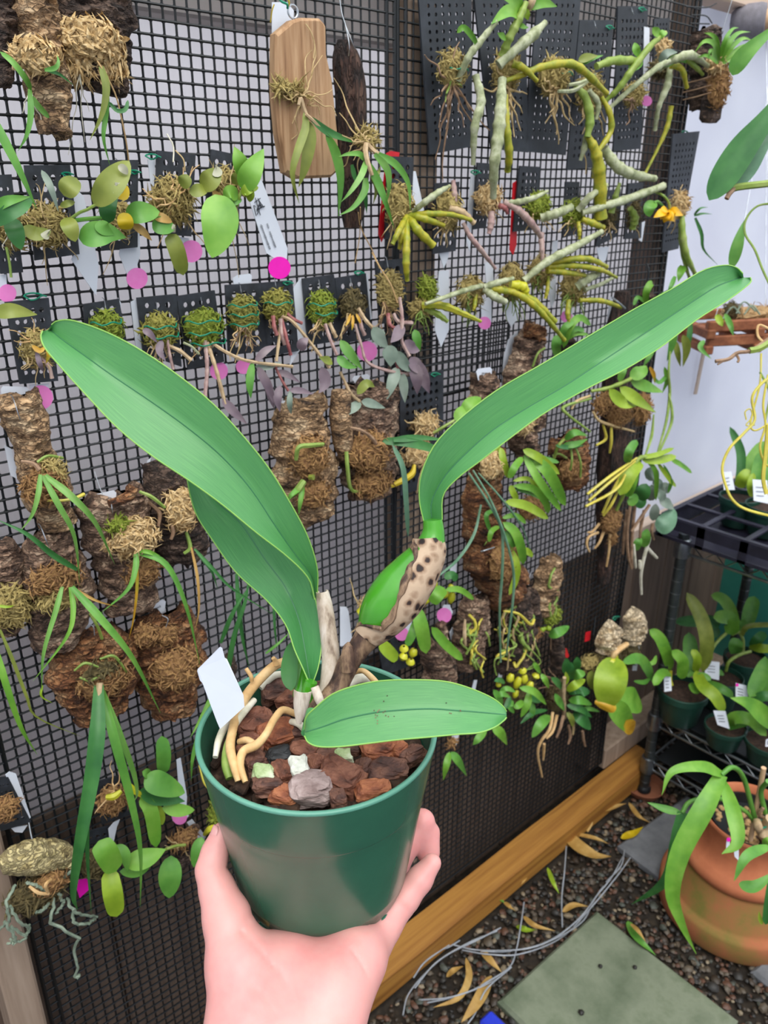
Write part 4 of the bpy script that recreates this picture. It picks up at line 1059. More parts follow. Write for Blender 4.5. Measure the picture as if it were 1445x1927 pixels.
stalk(t, [(562, 198, .05), (566, 186, .05), (572, 205, .05), (580, 222, .052)], [3, 4, 4, 3], 'cane_tan')
lf(t, [(572, 208, .05), (575, 240, .055), (560, 285, .06), (550, 330, .06), (563, 383, .055)], 14, 'leaf_olive', 'lance')
lf(t, [(578, 225, .05), (583, 260, .055), (575, 310, .055), (562, 352, .05)], 22, 'leaf_olive', 'lance')
lf(t, [(580, 218, .055), (612, 245, .06), (640, 258, .06), (676, 270, .055)], 13, 'leaf_deep', 'lance')
lf(t, [(612, 248, .06), (632, 290, .06), (641, 340, .06), (637, 405, .055)], 16, 'leaf_mid', 'lance')
stalk(t, [(575, 215, .055), (590, 228, .056), (602, 240, .057), (612, 248, .058)], [3, 4, 3], 'cane_tan')
plant_tag([(512, 4), (540, 4), (553, 20), (552, 46), (540, 60), (512, 62)], .012, 'white tag behind the top of the pale wood plank')
tt = thing('twist_tie', W(535, 8, .03), 'green and yellow wire twist above the pale wood plank', 'wire tie')
stalk(tt, [(522, -6, .028), (530, 3, .032), (540, 8, .034), (541, 16, .032)], 2.2, 'tie_green', 'wire'); stalk(tt, [(516, 8, .028), (512, 20, .026), (509, 42, .02)], 1.2, 'leaf_yellow', 'wire'); stalk(tt, [(538, -6, .03), (544, 3, .032), (543, 12, .03)], 1.6, 'leaf_yellow', 'wire')
# dark driftwood
t = mount(665, 425, 'long dark driftwood log hung on a wire with narrow leaved orchid')
Q = v3(cr([W(x, y, .03) for x, y in [(648, 76), (652, 110), (660, 180), (664, 250), (668, 320), (664, 385), (662, 428)]], 40)); s = spx(Q[0])
mb = MB(); vs_ = []; fs_ = []; ns = 18
Rr = cr([(13,), (26,), (29,), (29,), (27,), (25,), (17,)], 40)
for i, q in enumerate(Q):
    for k in range(ns):
        g = 2 * math.pi * k / ns; dd = Vector((math.cos(g) * 1.15, math.sin(g) * .8, 0))
        r = float(Rr[i][0]) * s * (1 + .22 * noise.noise(Vector((dd.x * 2.2, dd.y * 2.2, q.z * 9))) + .12 * noise.noise(Vector((dd.x * 6, dd.y * 6, q.z * 25))) - .3 * math.exp(-((g - 4.1) / .16) ** 2))
        vs_.append(q + dd * r)
for i in range(39):
    for k in range(ns): fs_.append((i * ns + k, i * ns + (k + 1) % ns, (i + 1) * ns + (k + 1) % ns, (i + 1) * ns + k))
fs_ += [tuple(range(ns)), tuple(39 * ns + k for k in range(ns - 1, -1, -1))]
mb.add(vs_, fs_); mb.build('log', 'log_dark', t)
stalk(t, [(638, -10, .03), (643, 25, .035), (650, 48, .045), (657, 85, .055), (656, 105, .05)], 1.1, 'wire_metal', 'hanger', n=14); stalk(t, [(650, 48, .045), (662, 78, .05), (668, 92, .045)], 1.0, 'wire_metal', 'hanger')
mossw(t, 690, 262, 18, 16, .06, 'moss_straw', n=120, L=.014)
roots(t, (690, 265, .07), [(640, 250, .06), (655, 275, .06), (648, 290, .06), (668, 300, .06), (690, 245, .07), (705, 250, .07), (700, 285, .07), (645, 315, .05), (637, 215, .04), (632, 150, .03), (672, 330, .05)], 1.5, 'root_straw', jit=6)
stalk(t, [(690, 266, .07), (688, 285, .08), (692, 305, .085), (700, 330, .088)], [5, 5, 4], 'cane_tan'); stalk(t, [(690, 270, .07), (705, 285, .08), (720, 292, .085)], [4, 4, 3], 'cane_tan')
for px, w, m_ in [([(690, 300, .08), (680, 330, .09), (660, 360, .09), (642, 380, .085)], 11, 'leaf_grass'), ([(688, 335, .08), (686, 360, .085), (665, 390, .085), (636, 406, .08)], 12, 'leaf_mid'), ([(685, 300, .08), (676, 290, .08), (655, 290, .08), (637, 295, .075)], 10, 'leaf_mid'), ([(695, 310, .085), (712, 345, .09), (725, 380, .095), (742, 430, .09)], 14, 'leaf_mid'), ([(705, 290, .085), (728, 318, .09), (732, 350, .09), (728, 382, .085)], 12, 'leaf_grass'),
        ([(712, 290, .085), (745, 310, .095), (768, 345, .1), (772, 395, .1)], 12, 'leaf_mid'), ([(705, 285, .08), (730, 302, .085), (762, 322, .085)], 8, 'leaf_bright'), ([(684, 350, .08), (688, 375, .08), (690, 402, .075)], 9, 'leaf_deep'), ([(698, 325, .08), (708, 355, .085), (702, 385, .08)], 8, 'leaf_olive'), ([(662, 310, .07), (668, 335, .07), (674, 345, .07)], 8, 'leaf_deep'), ([(703, 340, .085), (712, 325, .085), (716, 310, .08)], 7, 'leaf_olive')]:
    lf(t, px, w, m_, 'blade', n=14)
stalk(t, [(678, 390, .05), (680, 430, .03), (700, 470, .02), (714, 505, .015)], 1.1, 'root_tan', 'root', n=16)
stalk(t, [(674, 400, .05), (677, 440, .03), (668, 495, .02)], 1, 'root_tan', 'root', n=16)
# ------------------------------------------------------------------ row of leafy plants, y 290-520
t = mount(20, 510, 'leafy orchid on black plate at far left edge of upper row')
plate(t, (-25, 330), (20, 328), (42, 512), (0, 515), 3, 6)
mossw(t, 22, 430, 24, 40, .022, 'moss_straw', n=150)
lf(t, [(-12, 425, .05), (15, 402, .06), (40, 388, .06), (62, 372, .055)], 27, 'leaf_deep', 'oval'); lf(t, [(20, 410, .04), (28, 435, .05), (40, 470, .05)], 30, 'leaf_deep', 'oval')
lf(t, [(-15, 395, .05), (15, 378, .06), (58, 370, .055)], 18, 'leaf_mid', 'lance'); lf(t, [(45, 425, .04), (65, 440, .05), (92, 440, .05)], 24, 'leaf_olive', 'oval')
stalk(t, [(12, 465, .03), (18, 495, .03), (21, 522, .03)], 2.5, 'root_green', 'root'); roots(t, (15, 430, .03), [(2, 380, .03), (25, 470, .03), (5, 470, .03)], 1.3, 'root_pale')
t = mount(100, 490, 'orchid with round yellow leaf on black plate, second in upper row')
plate(t, (44, 311), (130, 310), (148, 478), (64, 490), 4, 7)
mossw(t, 90, 425, 34, 38, .022, 'moss_straw', n=260)
lf(t, [(120, 368, .05), (130, 352, .055), (144, 335, .05)], 34, 'leaf_olive', 'round', fold=.1); lf(t, [(113, 388, .045), (128, 383, .05), (141, 380, .05)], 12, 'leaf_olive', 'oval')
lf(t, [(122, 410, .045), (132, 428, .055), (142, 455, .055)], 28, 'leaf_olive', 'oval'); lf(t, [(78, 320, .04), (95, 352, .05), (110, 398, .05)], 12, 'leaf_silver', 'lance')
lf(t, [(62, 438, .045), (72, 440, .05), (96, 435, .05)], 22, 'leaf_olive', 'oval'); lf(t, [(84, 435, .05), (88, 440, .052), (93, 443, .05)], 20, 'leaf_pale', 'oval')
roots(t, (90, 420, .035), [(68, 340, .03), (80, 345, .03), (60, 400, .03), (70, 460, .03), (85, 500, .02), (110, 480, .03), (88, 540, .01), (150, 490, .02), (115, 470, .03), (52, 405, .03), (100, 395, .035)], 1.4, 'root_straw', jit=6)
tie(t, 125, 328)
plant_tag([(148, 360), (158, 370), (186, 500), (181, 556), (134, 488), (146, 470), (128, 380)], .004, 'large white pointed tag between second and third plates of upper row')
t = mount(225, 470, 'orchid with bicoloured olive leaf on black plate, third in upper row')
plate(t, (188, 301), (258, 301), (257, 465), (190, 472), 3, 7)
mossw(t, 222, 410, 22, 34, .02, 'moss_straw', n=140)
lf(t, [(177, 386, .06), (200, 358, .07), (222, 330, .07), (243, 303, .065)], 44, 'leaf_olive', 'oval', n=16); lf(t, [(213, 352, .072), (222, 355, .074), (230, 345, .074)], 20, 'leaf_pale', 'oval'); lf(t, [(222, 312, .072), (232, 318, .074), (240, 328, .074)], 14, 'leaf_pale', 'oval')
lf(t, [(205, 420, .05), (203, 390, .055), (218, 362, .05)], 28, 'leaf_deep', 'oval'); lf(t, [(148, 448, .05), (178, 442, .06), (205, 438, .06), (237, 447, .055)], 42, 'leaf_mid', 'lance', n=14); lf(t, [(186, 415, .06), (195, 430, .062), (215, 442, .06)], 24, 'leaf_mid', 'lance')
lf(t, [(238, 432, .055), (236, 418, .06), (232, 400, .055)], 26, 'leaf_yellow', 'round'); lf(t, [(225, 375, .05), (232, 365, .05), (240, 350, .05)], 20, 'leaf_yellow', 'oval')
lf(t, [(236, 405, .05), (265, 400, .06), (300, 398, .055)], 36, 'leaf_mid', 'oval'); lf(t, [(250, 422, .05), (268, 435, .055), (286, 453, .05)], 14, 'leaf_dry', 'lance')
stalk(t, [(135, 410, .045), (150, 400, .05), (165, 394, .055), (180, 385, .06)], 3, 'root_green', 'stem'); stalk(t, [(140, 415, .045), (165, 412, .05), (190, 410, .05)], 4, 'leaf_mid', 'stem')
roots(t, (222, 420, .03), [(210, 450, .03), (195, 520, .02), (245, 462, .03), (205, 475, .02), (235, 455, .03)], 1.2, 'root_straw', jit=5); tie(t, 252, 324); hook(t, 225, 318, 16)
plant_tag([(252, 362), (262, 420), (264, 480), (247, 536), (224, 478), (232, 440)], .004, 'white pointed tag with pink dot under third plate of upper row', pink=(258, 524, 20))
t = mount(330, 445, 'orchid with shaggy straw moss on black plate, fourth in upper row')
plate(t, (293, 283), (366, 291), (358, 445), (290, 440), 3, 7)
mossw(t, 322, 378, 36, 36, .024, 'moss_straw', n=330, L=.016, hang=.2)
for px, w, m_, pr in [([(378, 352, .05), (396, 338, .06), (412, 318, .06)], 34, 'leaf_olive', 'oval'), ([(340, 350, .045), (348, 340, .05), (352, 328, .05)], 24, 'leaf_olive', 'oval'), ([(356, 362, .05), (375, 358, .055), (392, 352, .05)], 22, 'leaf_olive', 'oval'), ([(402, 320, .06), (408, 322, .062), (416, 318, .06)], 20, 'leaf_pale', 'oval'), ([(286, 420, .05), (305, 425, .055), (330, 428, .055)], 30, 'leaf_mid', 'oval'), ([(318, 440, .05), (332, 470, .055), (345, 518, .05)], 28, 'leaf_olive', 'strap'), ([(318, 425, .052), (324, 430, .056), (330, 437, .055)], 14, 'leaf_pale', 'lance'), ([(290, 408, .05), (305, 410, .055), (324, 418, .055)], 16, 'leaf_dry', 'oval')]:
    lf(t, px, w, m_, pr)
roots(t, (325, 380, .04), [(262, 355, .03), (270, 368, .03), (282, 395, .03), (350, 320, .035), (368, 308, .04), (380, 305, .04), (310, 445, .02), (300, 460, .02), (325, 330, .04), (360, 420, .03), (392, 470, .02)], 1.5, 'root_tan', jit=7)
stalk(t, [(314, 252, .02), (326, 275, .025), (326, 305, .03)], 1.4, 'root_pale', 'root'); stalk(t, [(330, 283, .025), (345, 300, .03), (348, 322, .03)], 1.3, 'root_straw', 'root')
tie(t, 285, 295, r=10)
plant_tag([(278, 300), (292, 300), (290, 350), (284, 350)], .004, 'slim white tag behind left edge of fourth plate in upper row')
plant_tag([(338, 446), (356, 448), (352, 500), (344, 480)], .004, 'white tag tip with pink dot below fourth plate in upper row', pink=(360, 473, 21))
t = mount(425, 440, 'orchid with bright green new leaves on black plate, fifth in upper row')
plate(t, (396, 281), (448, 292), (448, 440), (380, 438), 3, 7)
mossw(t, 425, 350, 24, 30, .022, 'moss_straw', n=160)
for px, w, m_, pr in [([(465, 338, .06), (452, 305, .065), (441, 276, .06)], 28, 'leaf_bright', 'lance'), ([(456, 358, .065), (474, 322, .075), (496, 280, .07)], 38, 'leaf_bright', 'lance'), ([(405, 366, .07), (414, 420, .085), (399, 485, .085)], 62, 'leaf_bright', 'oval'), ([(448, 370, .06), (432, 362, .065), (420, 372, .06)], 24, 'leaf_bright', 'lance'), ([(456, 366, .065), (468, 355, .07), (486, 352, .065)], 18, 'leaf_lime', 'oval'), ([(462, 355, .065), (470, 365, .07), (470, 380, .065)], 16, 'leaf_lime', 'oval'), ([(438, 345, .05), (445, 335, .055), (450, 320, .055)], 18, 'leaf_olive', 'oval'), ([(400, 360, .05), (415, 372, .055), (425, 388, .055)], 10, 'leaf_dry', 'lance'), ([(430, 372, .055), (440, 378, .06), (455, 375, .06)], 16, 'leaf_mid', 'oval')]:
    lf(t, px, w, m_, pr, n=16)
stalk(t, [(455, 358, .06), (450, 372, .06), (446, 388, .055)], 3, 'cane_green')
roots(t, (430, 360, .04), [(448, 440, .02), (446, 520, .012), (415, 470, .02), (425, 460, .02), (440, 275, .03), (392, 300, .035), (465, 460, .02)], 1.2, 'root_straw', jit=5)
# printed tag: floral mark and two lines of lettering
MK = []
rs = random.Random(5)
MK.append([(478 + rs.gauss(8, 6), 385 + rs.gauss(4, 7), 478 + rs.gauss(8, 6), 385 + rs.gauss(4, 7), .7) for _ in range(16)])
def word(x0, y0, x1, y1):
    out = []; L_ = math.hypot(x1 - x0, y1 - y0); n = max(2, int(L_ / 2.2)); ux, uy = (x1 - x0) / L_, (y1 - y0) / L_
    for i in range(n):
        t_ = (i + .5) / n; x = x0 + (x1 - x0) * t_; y = y0 + (y1 - y0) * t_
        h = rs.choice([1.2, 1.6, 2.4]); out.append((x - uy * h, y + ux * h, x + uy * h * .8, y - ux * h * .8, .45)); 
        if i % 2: out.append((x - ux, y - uy, x + ux, y + uy, .4))
    return out
MK.append(word(502.5, 420, 506, 430)); MK.append(word(507.5, 435, 519, 466)); MK.append(word(491, 422, 508.5, 469))
plant_tag([(484, 336), (493, 340), (541, 467), (540, 489), (526, 492), (501, 476), (470, 380), (473, 350)], .012, 'long white printed tag with a magenta dot on its end', pink=(526, 504, 21), pcol='magenta', marks=MK)
plant_tag([(-14, 520), (12, 516), (13, 540), (-4, 572), (-16, 560)], .004, 'white tag with pink dot at the left edge below upper row', pink=(14, 552, 17))
# ------------------------------------------------------------------ second row: small plates with moss balls
def ball_plant(pc, nx, ny, mb_, lab, mt='moss_green', bands=(), canes=(), rts=(), leaves=(), hk=True, n=230, core=None):
    t = mount((pc[2][0] + pc[3][0]) / 2, max(pc[2][1], pc[3][1]), lab)
    plate(t, *pc, nx, ny)
    x, y, rx, ry = mb_
    mossw(t, x, y, rx, ry, .024, mt, n=n, L=.009)
    for (bx, by) in bands: band(t, bx, by, rx * .86, .026, .0175)
    for px, r, m_, nd in canes: stalk(t, px, r, m_, 'cane', nodes=nd)
    for e in rts: roots(t, (x + ru(-rx, rx) * .5, y + ry * .5, .03), [e], 1.4, ru_root(), jit=5)
    for px, w, m_ in leaves: lf(t, px, w, m_, 'lance')
    if hk: hook(t, x - 2, y - ry * 1.0, 22)
    return t
def ru_root(): return random.choice(['root_straw', 'root_straw', 'root_brown', 'root_tan'])
def rl(x, y, n=6, sx=24, d=50): return [(x + ru(-sx, sx), y + ru(d * .4, d * 1.2), ru(.02, .04)) for _ in range(n)]
t = ball_plant([(8, 568), (90, 560), (108, 716), (36, 722)], 4, 7, (70, 655, 26, 34), 'straggly orchid on black plate at the left, under the big leaf tip', 'moss_straw', rts=rl(70, 660, 9, 34, 60), canes=[([(75, 670, .03), (92, 690, .035), (98, 712, .035)], 3.5, 'cane_purple', 2)], leaves=[([(60, 650, .04), (75, 660, .045), (88, 650, .045)], 9, 'leaf_gold'), ([(68, 660, .04), (75, 685, .045), (82, 700, .04)], 9, 'leaf_purple'), ([(85, 645, .04), (92, 665, .045), (86, 685, .04)], 8, 'leaf_gold')])
roots(t, (70, 640, .03), [(18, 620, .03), (25, 640, .03), (60, 600, .03), (105, 640, .03)], 1.5, 'root_tan'); tie(t, 62, 558, r=14)
lf(t, [(-12, 590, .05), (25, 585, .06), (70, 592, .055)], 26, 'leaf_olive', 'lance')
plant_tag([(56, 724), (92, 722), (92, 750), (74, 766), (58, 750)], .004, 'white tag point on pale pink dot under the leftmost moss plate', pink=(77, 748, 23))
ball_plant([(155, 572), (222, 562), (240, 660), (165, 690)], 3, 5, (202, 618, 27, 32), 'moss ball plate partly hidden by the upper edge of big left leaf', 'moss_bright', bands=[(198, 605)], rts=rl(200, 630, 4, 20, 30))
plant_tag([(222, 560), (228, 570), (226, 596), (220, 590)], .003, 'white tag edge beside the half hidden moss plate')
ball_plant([(256, 560), (330, 553), (340, 690), (268, 665)], 3, 6, (299, 622, 30, 34), 'moss ball plate right of the slim white tag, above big leaf', 'moss_green', bands=[(300, 612), (304, 630)], rts=rl(300, 640, 8, 34, 55), canes=[([(315, 650, .035), (338, 660, .045), (360, 678, .05)], 4, 'cane_tan', 2), ([(315, 640, .035), (320, 670, .04), (326, 695, .04)], 3, 'cane_purple', 2), ([(345, 645, .03), (360, 652, .035), (374, 666, .035)], 2.4, 'cane_silver', 1)], leaves=[([(305, 640, .04), (300, 660, .045), (312, 680, .05)], 13, 'leaf_purple'), ([(268, 620, .04), (282, 628, .045), (296, 645, .045)], 12, 'leaf_purple')])
plant_tag([(246, 568), (262, 560), (268, 660), (256, 656)], .004, 'slim white tag standing left of a moss ball plate')
ball_plant([(330, 557), (402, 546), (420, 680), (352, 695)], 4, 7, (383, 615, 34, 36), 'round moss ball plate with two long reddish canes', 'moss_bright', bands=[(380, 602), (384, 624), (390, 643)], rts=rl(383, 640, 4, 28, 40), canes=[([(386, 642, .035), (390, 690, .045), (386, 745, .05)], 4, 'cane_purple', 5), ([(390, 645, .035), (405, 690, .05), (424, 760, .055)], 4, 'cane_tan', 5), ([(398, 645, .04), (430, 665, .05), (470, 680, .055), (550, 690, .06)], 3.4, 'cane_tan', 6)], leaves=[([(418, 750, .055), (440, 775, .06), (465, 798, .06)], 16, 'leaf_purple'), ([(475, 680, .055), (470, 720, .06), (472, 750, .06)], 14, 'leaf_mid'), ([(480, 680, .055), (500, 660, .06), (520, 650, .06)], 13, 'leaf_purple'), ([(485, 690, .055), (500, 720, .06), (515, 760, .06)], 15, 'leaf_purple'), ([(480, 690, .05), (505, 690, .055), (530, 682, .055)], 12, 'leaf_silver')])
stalk(t, [(0, 0, 0), (1, 1, 0)], .1, 'root_tan') if False else None
plant_tag([(394, 690), (428, 684), (430, 700), (412, 712), (396, 702)], .004, 'white tag with pink dot under the round moss ball plate', pink=(412, 698, 17))
plant_tag([(440, 685), (470, 680), (470, 700), (455, 708)], .004, 'faint pink dot tag hanging behind the long tan cane', pink=(458, 690, 14))
ball_plant([(422, 536), (490, 532), (502, 660), (428, 668)], 3, 6, (457, 592, 27, 36), 'moss ball plate below the small white tab with fringe of roots', 'moss_green', bands=[(455, 572), (457, 590), (458, 608)], rts=rl(457, 620, 16, 34, 55))
plant_tag([(438, 524), (446, 518), (470, 515), (474, 518), (473, 534), (440, 536)], .003, 'small white tab above the moss ball plate with root fringe')
ball_plant([(490, 532), (548, 527), (560, 660), (500, 670)], 3, 6, (522, 576, 26, 32), 'moss ball plate directly under the magenta dot with red canes', 'moss_green', bands=[(522, 568)], rts=rl(522, 590, 5, 24, 40), canes=[([(514, 595, .035), (516, 615, .04), (521, 630, .04)], 4, 'cane_red', 2), ([(530, 600, .035), (540, 640, .045), (547, 668, .045)], 3.5, 'cane_red', 3), ([(530, 595, .035), (550, 605, .045), (580, 640, .05), (620, 692, .06)], 3.5, 'cane_tan', 5), ([(528, 600, .035), (530, 630, .04), (536, 648, .04)], 4, 'cane_purple', 2), ([(540, 590, .035), (555, 602, .04), (568, 608, .04)], 3, 'cane_red', 2), ([(528, 610, .035), (525, 640, .04), (520, 680, .045)], 3, 'cane_tan', 3), ([(518, 690, .05), (530, 715, .055), (542, 735, .055)], 2.6, 'cane_red', 3)], leaves=[([(565, 660, .05), (570, 645, .055), (580, 636, .055)], 18, 'leaf_purple'), ([(518, 700, .05), (540, 705, .055), (565, 720, .055)], 12, 'leaf_purple'), ([(545, 735, .055), (565, 735, .06), (590, 742, .06)], 12, 'leaf_purple'), ([(528, 725, .055), (522, 750, .06), (527, 775, .06)], 15, 'leaf_purple'), ([(500, 705, .05), (508, 740, .055), (516, 770, .055)], 14, 'leaf_purple'), ([(546, 735, .055), (545, 760, .06), (548, 780, .055)], 10, 'leaf_silver')])
tie(t, 540, 533)
plant_tag([(550, 545), (566, 523), (573, 524), (576, 640), (545, 690), (548, 665)], .004, 'long white tag between plates right of the magenta dot')
ball_plant([(567, 524), (626, 516), (642, 640), (578, 650)], 3, 6, (605, 580, 25, 34), 'moss ball plate with hair-thin tuft at top, right of long tag', 'moss_bright', bands=[(604, 570), (608, 588)], rts=rl(605, 600, 10, 28, 50), canes=[([(612, 610, .035), (622, 640, .045), (634, 668, .05)], 3.5, 'cane_purple', 3), ([(620, 608, .035), (628, 625, .04), (632, 634, .04)], 4, 'cane_tan', 2), ([(640, 700, .05), (660, 740, .055), (676, 755, .055)], 3, 'cane_tan', 3)], leaves=[([(605, 690, .055), (612, 720, .06), (600, 740, .06)], 20, 'leaf_purple'), ([(625, 680, .055), (615, 678, .06), (600, 672, .06)], 16, 'leaf_olive'), ([(635, 670, .05), (650, 685, .06), (672, 692, .06)], 16, 'leaf_mid'), ([(640, 640, .05), (660, 668, .06), (682, 696, .06)], 18, 'leaf_grass'), ([(678, 756, .055), (662, 770, .06), (645, 782, .06)], 17, 'leaf_silver'), ([(680, 755, .055), (700, 760, .06), (725, 768, .06)], 16, 'leaf_silver'), ([(672, 742, .055), (690, 722, .06), (705, 728, .06)], 16, 'leaf_olive')])
ball_plant([(628, 523), (686, 514), (698, 636), (642, 646)], 3, 6, (664, 574, 24, 32), 'brown straggly moss plate above pale pink dot', 'moss_dark', rts=rl(664, 590, 8, 26, 45) + [(655, 618, .03), (662, 615, .03)], canes=[([(674, 580, .035), (690, 605, .045), (715, 630, .05)], 4, 'cane_tan', 4), ([(668, 610, .04), (680, 650, .045), (690, 680, .05), (720, 695, .055), (770, 705, .055)], 3, 'cane_purple', 5), ([(676, 590, .035), (680, 615, .04), (686, 630, .04)], 4, 'cane_purple', 2)], leaves=[([(660, 590, .035), (655, 605, .04), (650, 615, .04)], 5, 'leaf_gold'), ([(664, 592, .035), (664, 608, .04), (662, 622, .04)], 5, 'leaf_gold'), ([(670, 590, .035), (676, 602, .04), (680, 614, .04)], 5, 'leaf_gold'), ([(702, 615, .05), (715, 638, .055), (730, 655, .055)], 22, 'leaf_silver')])
tie(t, 674, 514)
plant_tag([(686, 518), (692, 516), (700, 600), (696, 602)], .004, 'thin white tag edge right of the brown straggly moss plate')
plant_tag([(672, 652), (694, 640), (700, 640), (700, 664), (684, 672)], .004, 'white tag on pale pink dot below the brown straggly moss plate', pink=(691, 661, 19))
t = ball_plant([(704, 492), (756, 486), (766, 600), (712, 610)], 3, 5, (733, 548, 26, 40), 'tall moss ball plate in front of the stud, purple leaves trailing', 'moss_straw', rts=rl(735, 580, 12, 30, 50), canes=[([(752, 560, .04), (757, 600, .05), (756, 640, .055), (770, 670, .06)], 3.6, 'cane_purple', 5), ([(730, 590, .04), (733, 610, .045), (742, 618, .045)], 4, 'cane_red', 2), ([(740, 590, .04), (750, 605, .045), (775, 608, .045)], 4, 'cane_purple', 2), ([(742, 670, .05), (748, 690, .055), (752, 700, .055)], 3, 'cane_red', 2)],
     leaves=[([(756, 610, .05), (748, 630, .055), (735, 645, .055)], 20, 'leaf_purple'), ([(728, 650, .055), (735, 670, .06), (735, 690, .06)], 26, 'leaf_silver'), ([(745, 660, .055), (760, 685, .06), (780, 700, .06)], 20, 'leaf_silver'), ([(772, 672, .06), (785, 690, .065), (806, 705, .065)], 22, 'leaf_purple'), ([(776, 680, .06), (784, 710, .065), (785, 742, .06)], 22, 'leaf_purple'), ([(780, 675, .06), (796, 710, .065), (808, 740, .065)], 22, 'leaf_purple'), ([(748, 690, .055), (738, 720, .06), (728, 752, .06)], 20, 'leaf_silver'), ([(756, 700, .055), (760, 730, .06), (762, 758, .06)], 16, 'leaf_silver'), ([(762, 640, .05), (775, 655, .055), (790, 660, .055)], 20, 'leaf_purple'), ([(780, 620, .045), (785, 640, .05), (790, 662, .05)], 15, 'leaf_mid'), ([(722, 622, .045), (710, 630, .05), (700, 645, .05)], 18, 'leaf_silver')])
stalk(t, [(700, 475, .03), (716, 505, .04), (735, 535, .045), (748, 570, .045)], 1.6, 'root_tan', 'root', n=18)
t = mount(800, 610, 'small moss tuft with green and yellow cane, right of the stud', )
mossw(t, 803, 545, 18, 26, .02, 'moss_bright', n=180); mossw(t, 790, 580, 20, 18, .02, 'moss_straw', n=120); slab(t, [(800, 520), (800, 610)], [26, 24], 'cork_dark', thick=.006, bulge=.1, nu=16, nv=10)
stalk(t, [(795, 575, .03), (830, 575, .05), (870, 590, .06), (905, 605, .07)], [7, 8, 6, 3], 'cane_yellow', 'cane', nodes=7); stalk(t, [(800, 580, .03), (825, 592, .045), (842, 605, .05)], [6, 7, 4], 'cane_green', 'cane', nodes=4)
roots(t, (792, 585, .03), rl(792, 585, 8, 24, 40), 1.3, 'root_green')
# ------------------------------------------------------------------ cork mounts, left and middle
def grassy(t, lst, n=16):
    for px, w, m_ in lst: lf(t, px, w, m_, 'blade', n=n, fold=.35)
t = mount(95, 1000, 'long crooked cork branch at left below the white number tab')
slab(t, [(28, 742), (45, 800), (68, 870), (85, 930), (110, 985)], [82, 78, 76, 90, 66], 'cork_tan', seed=5, bulge=.38, o=.016)
mossw(t, 85, 915, 36, 34, .05, 'moss_brown', n=260, L=.012); mossw(t, 100, 885, 18, 22, .05, 'moss_straw', n=100)
hook(t, 38, 790, 42, .05, bend=14)
grassy(t, [([(76, 893, .07), (72, 930, .08), (60, 970, .08), (36, 1002, .07)], 9, 'leaf_grass'), ([(80, 895, .07), (110, 950, .085), (140, 1010, .085), (150, 1095, .07)], 10, 'leaf_grass'), ([(85, 895, .07), (135, 935, .09), (180, 985, .09), (216, 1062, .07)], 12, 'leaf_grass')])
stalk(t, [(88, 942, .06), (115, 942, .065), (140, 938, .06), (158, 930, .055)], [2.5, 3, 4], 'root_yellow', 'root'); stalk(t, [(40, 868, .05), (62, 872, .055), (75, 885, .06)], [3, 4, 5], 'root_brown', 'root'); stalk(t, [(70, 870, .05), (90, 858, .05), (118, 862, .045)], 3, 'root_green', 'root')
plant_tag([(2, 732), (6, 727), (50, 728), (54, 733), (55, 775), (4, 775)], .006, 'white rounded tab at top of the crooked cork branch')
plant_tag([(8, 838), (22, 845), (34, 902), (20, 895)], .004, 'white tag behind left side of the crooked cork branch')
t = mount(110, 1215, 'grey lichen-flecked cork with green grassy leaves, far left')
slab(t, [(88, 1000), (95, 1060), (105, 1130), (100, 1215)], [70, 100, 118, 70], 'cork_brown', seed=6, bulge=.3, o=.016)
mossw(t, 105, 1090, 44, 28, .05, 'moss_brown', n=240, L=.012); mossw(t, 110, 1125, 34, 24, .05, 'moss_straw', n=140)
hook(t, 92, 1030, 40, .045, bend=16)
grassy(t, [([(145, 1072, .07), (100, 1045, .08), (50, 1005, .085), (-12, 975, .07)], 11, 'leaf_deep'), ([(117, 1104, .065), (105, 1150, .075), (82, 1230, .08), (78, 1300, .07)], 9, 'leaf_grass'), ([(132, 1105, .065), (138, 1150, .08), (125, 1200, .085), (62, 1282, .075)], 9, 'leaf_bright'), ([(135, 1105, .07), (190, 1165, .1), (250, 1240, .11), (302, 1342, .09)], 13, 'leaf_mid'), ([(135, 1105, .065), (180, 1130, .08), (222, 1142, .07)], 5, 'leaf_dry'), ([(80, 1290, .07), (78, 1310, .07), (100, 1324, .065)], 4, 'leaf_lime')])
t = mount(20, 1190, 'cork lump with shaggy moss at the left edge')
slab(t, [(0, 1015), (8, 1090), (10, 1185)], [44, 62, 50], 'cork_brown', seed=7, bulge=.3); mossw(t, 22, 1140, 32, 42, .035, 'moss_straw', n=240, L=.012)
grassy(t, [([(0, 1185, .05), (25, 1245, .06), (50, 1310, .065), (70, 1350, .06), (155, 1387, .05)], 6, 'leaf_olive'), ([(-6, 1225, .05), (12, 1290, .06), (40, 1370, .06), (70, 1420, .05)], 11, 'leaf_bright'), ([(-5, 1140, .05), (15, 1142, .055), (30, 1138, .05)], 5, 'leaf_lime')])
t = mount(225, 1140, 'cork slab with golden moss and broken rim, under the big left leaf')
slab(t, [(205, 925), (212, 985), (235, 1060), (245, 1138)], [110, 120, 110, 84], 'cork_brown', seed=8, bulge=.3, o=.016)
mossw(t, 248, 1010, 44, 42, .05, 'moss_tan', n=330, L=.012); mossw(t, 265, 1075, 32, 32, .045, 'moss_brown', n=160); mossw(t, 222, 990, 18, 14, .055, 'moss_bright', n=60)
mb = MB(); mb.tube([W(x, y, .06) for x, y in [(205, 948), (225, 942), (243, 934), (250, 922), (240, 917)]], [.004, .005, .006, .006, .004], 8); mb.build('broken_rim', 'cork_red', t)
hook(t, 212, 965, 25, .06); stalk(t, [(178, 887, .02), (185, 910, .03), (193, 930, .04)], .8, 'thread_clear', 'hanger')
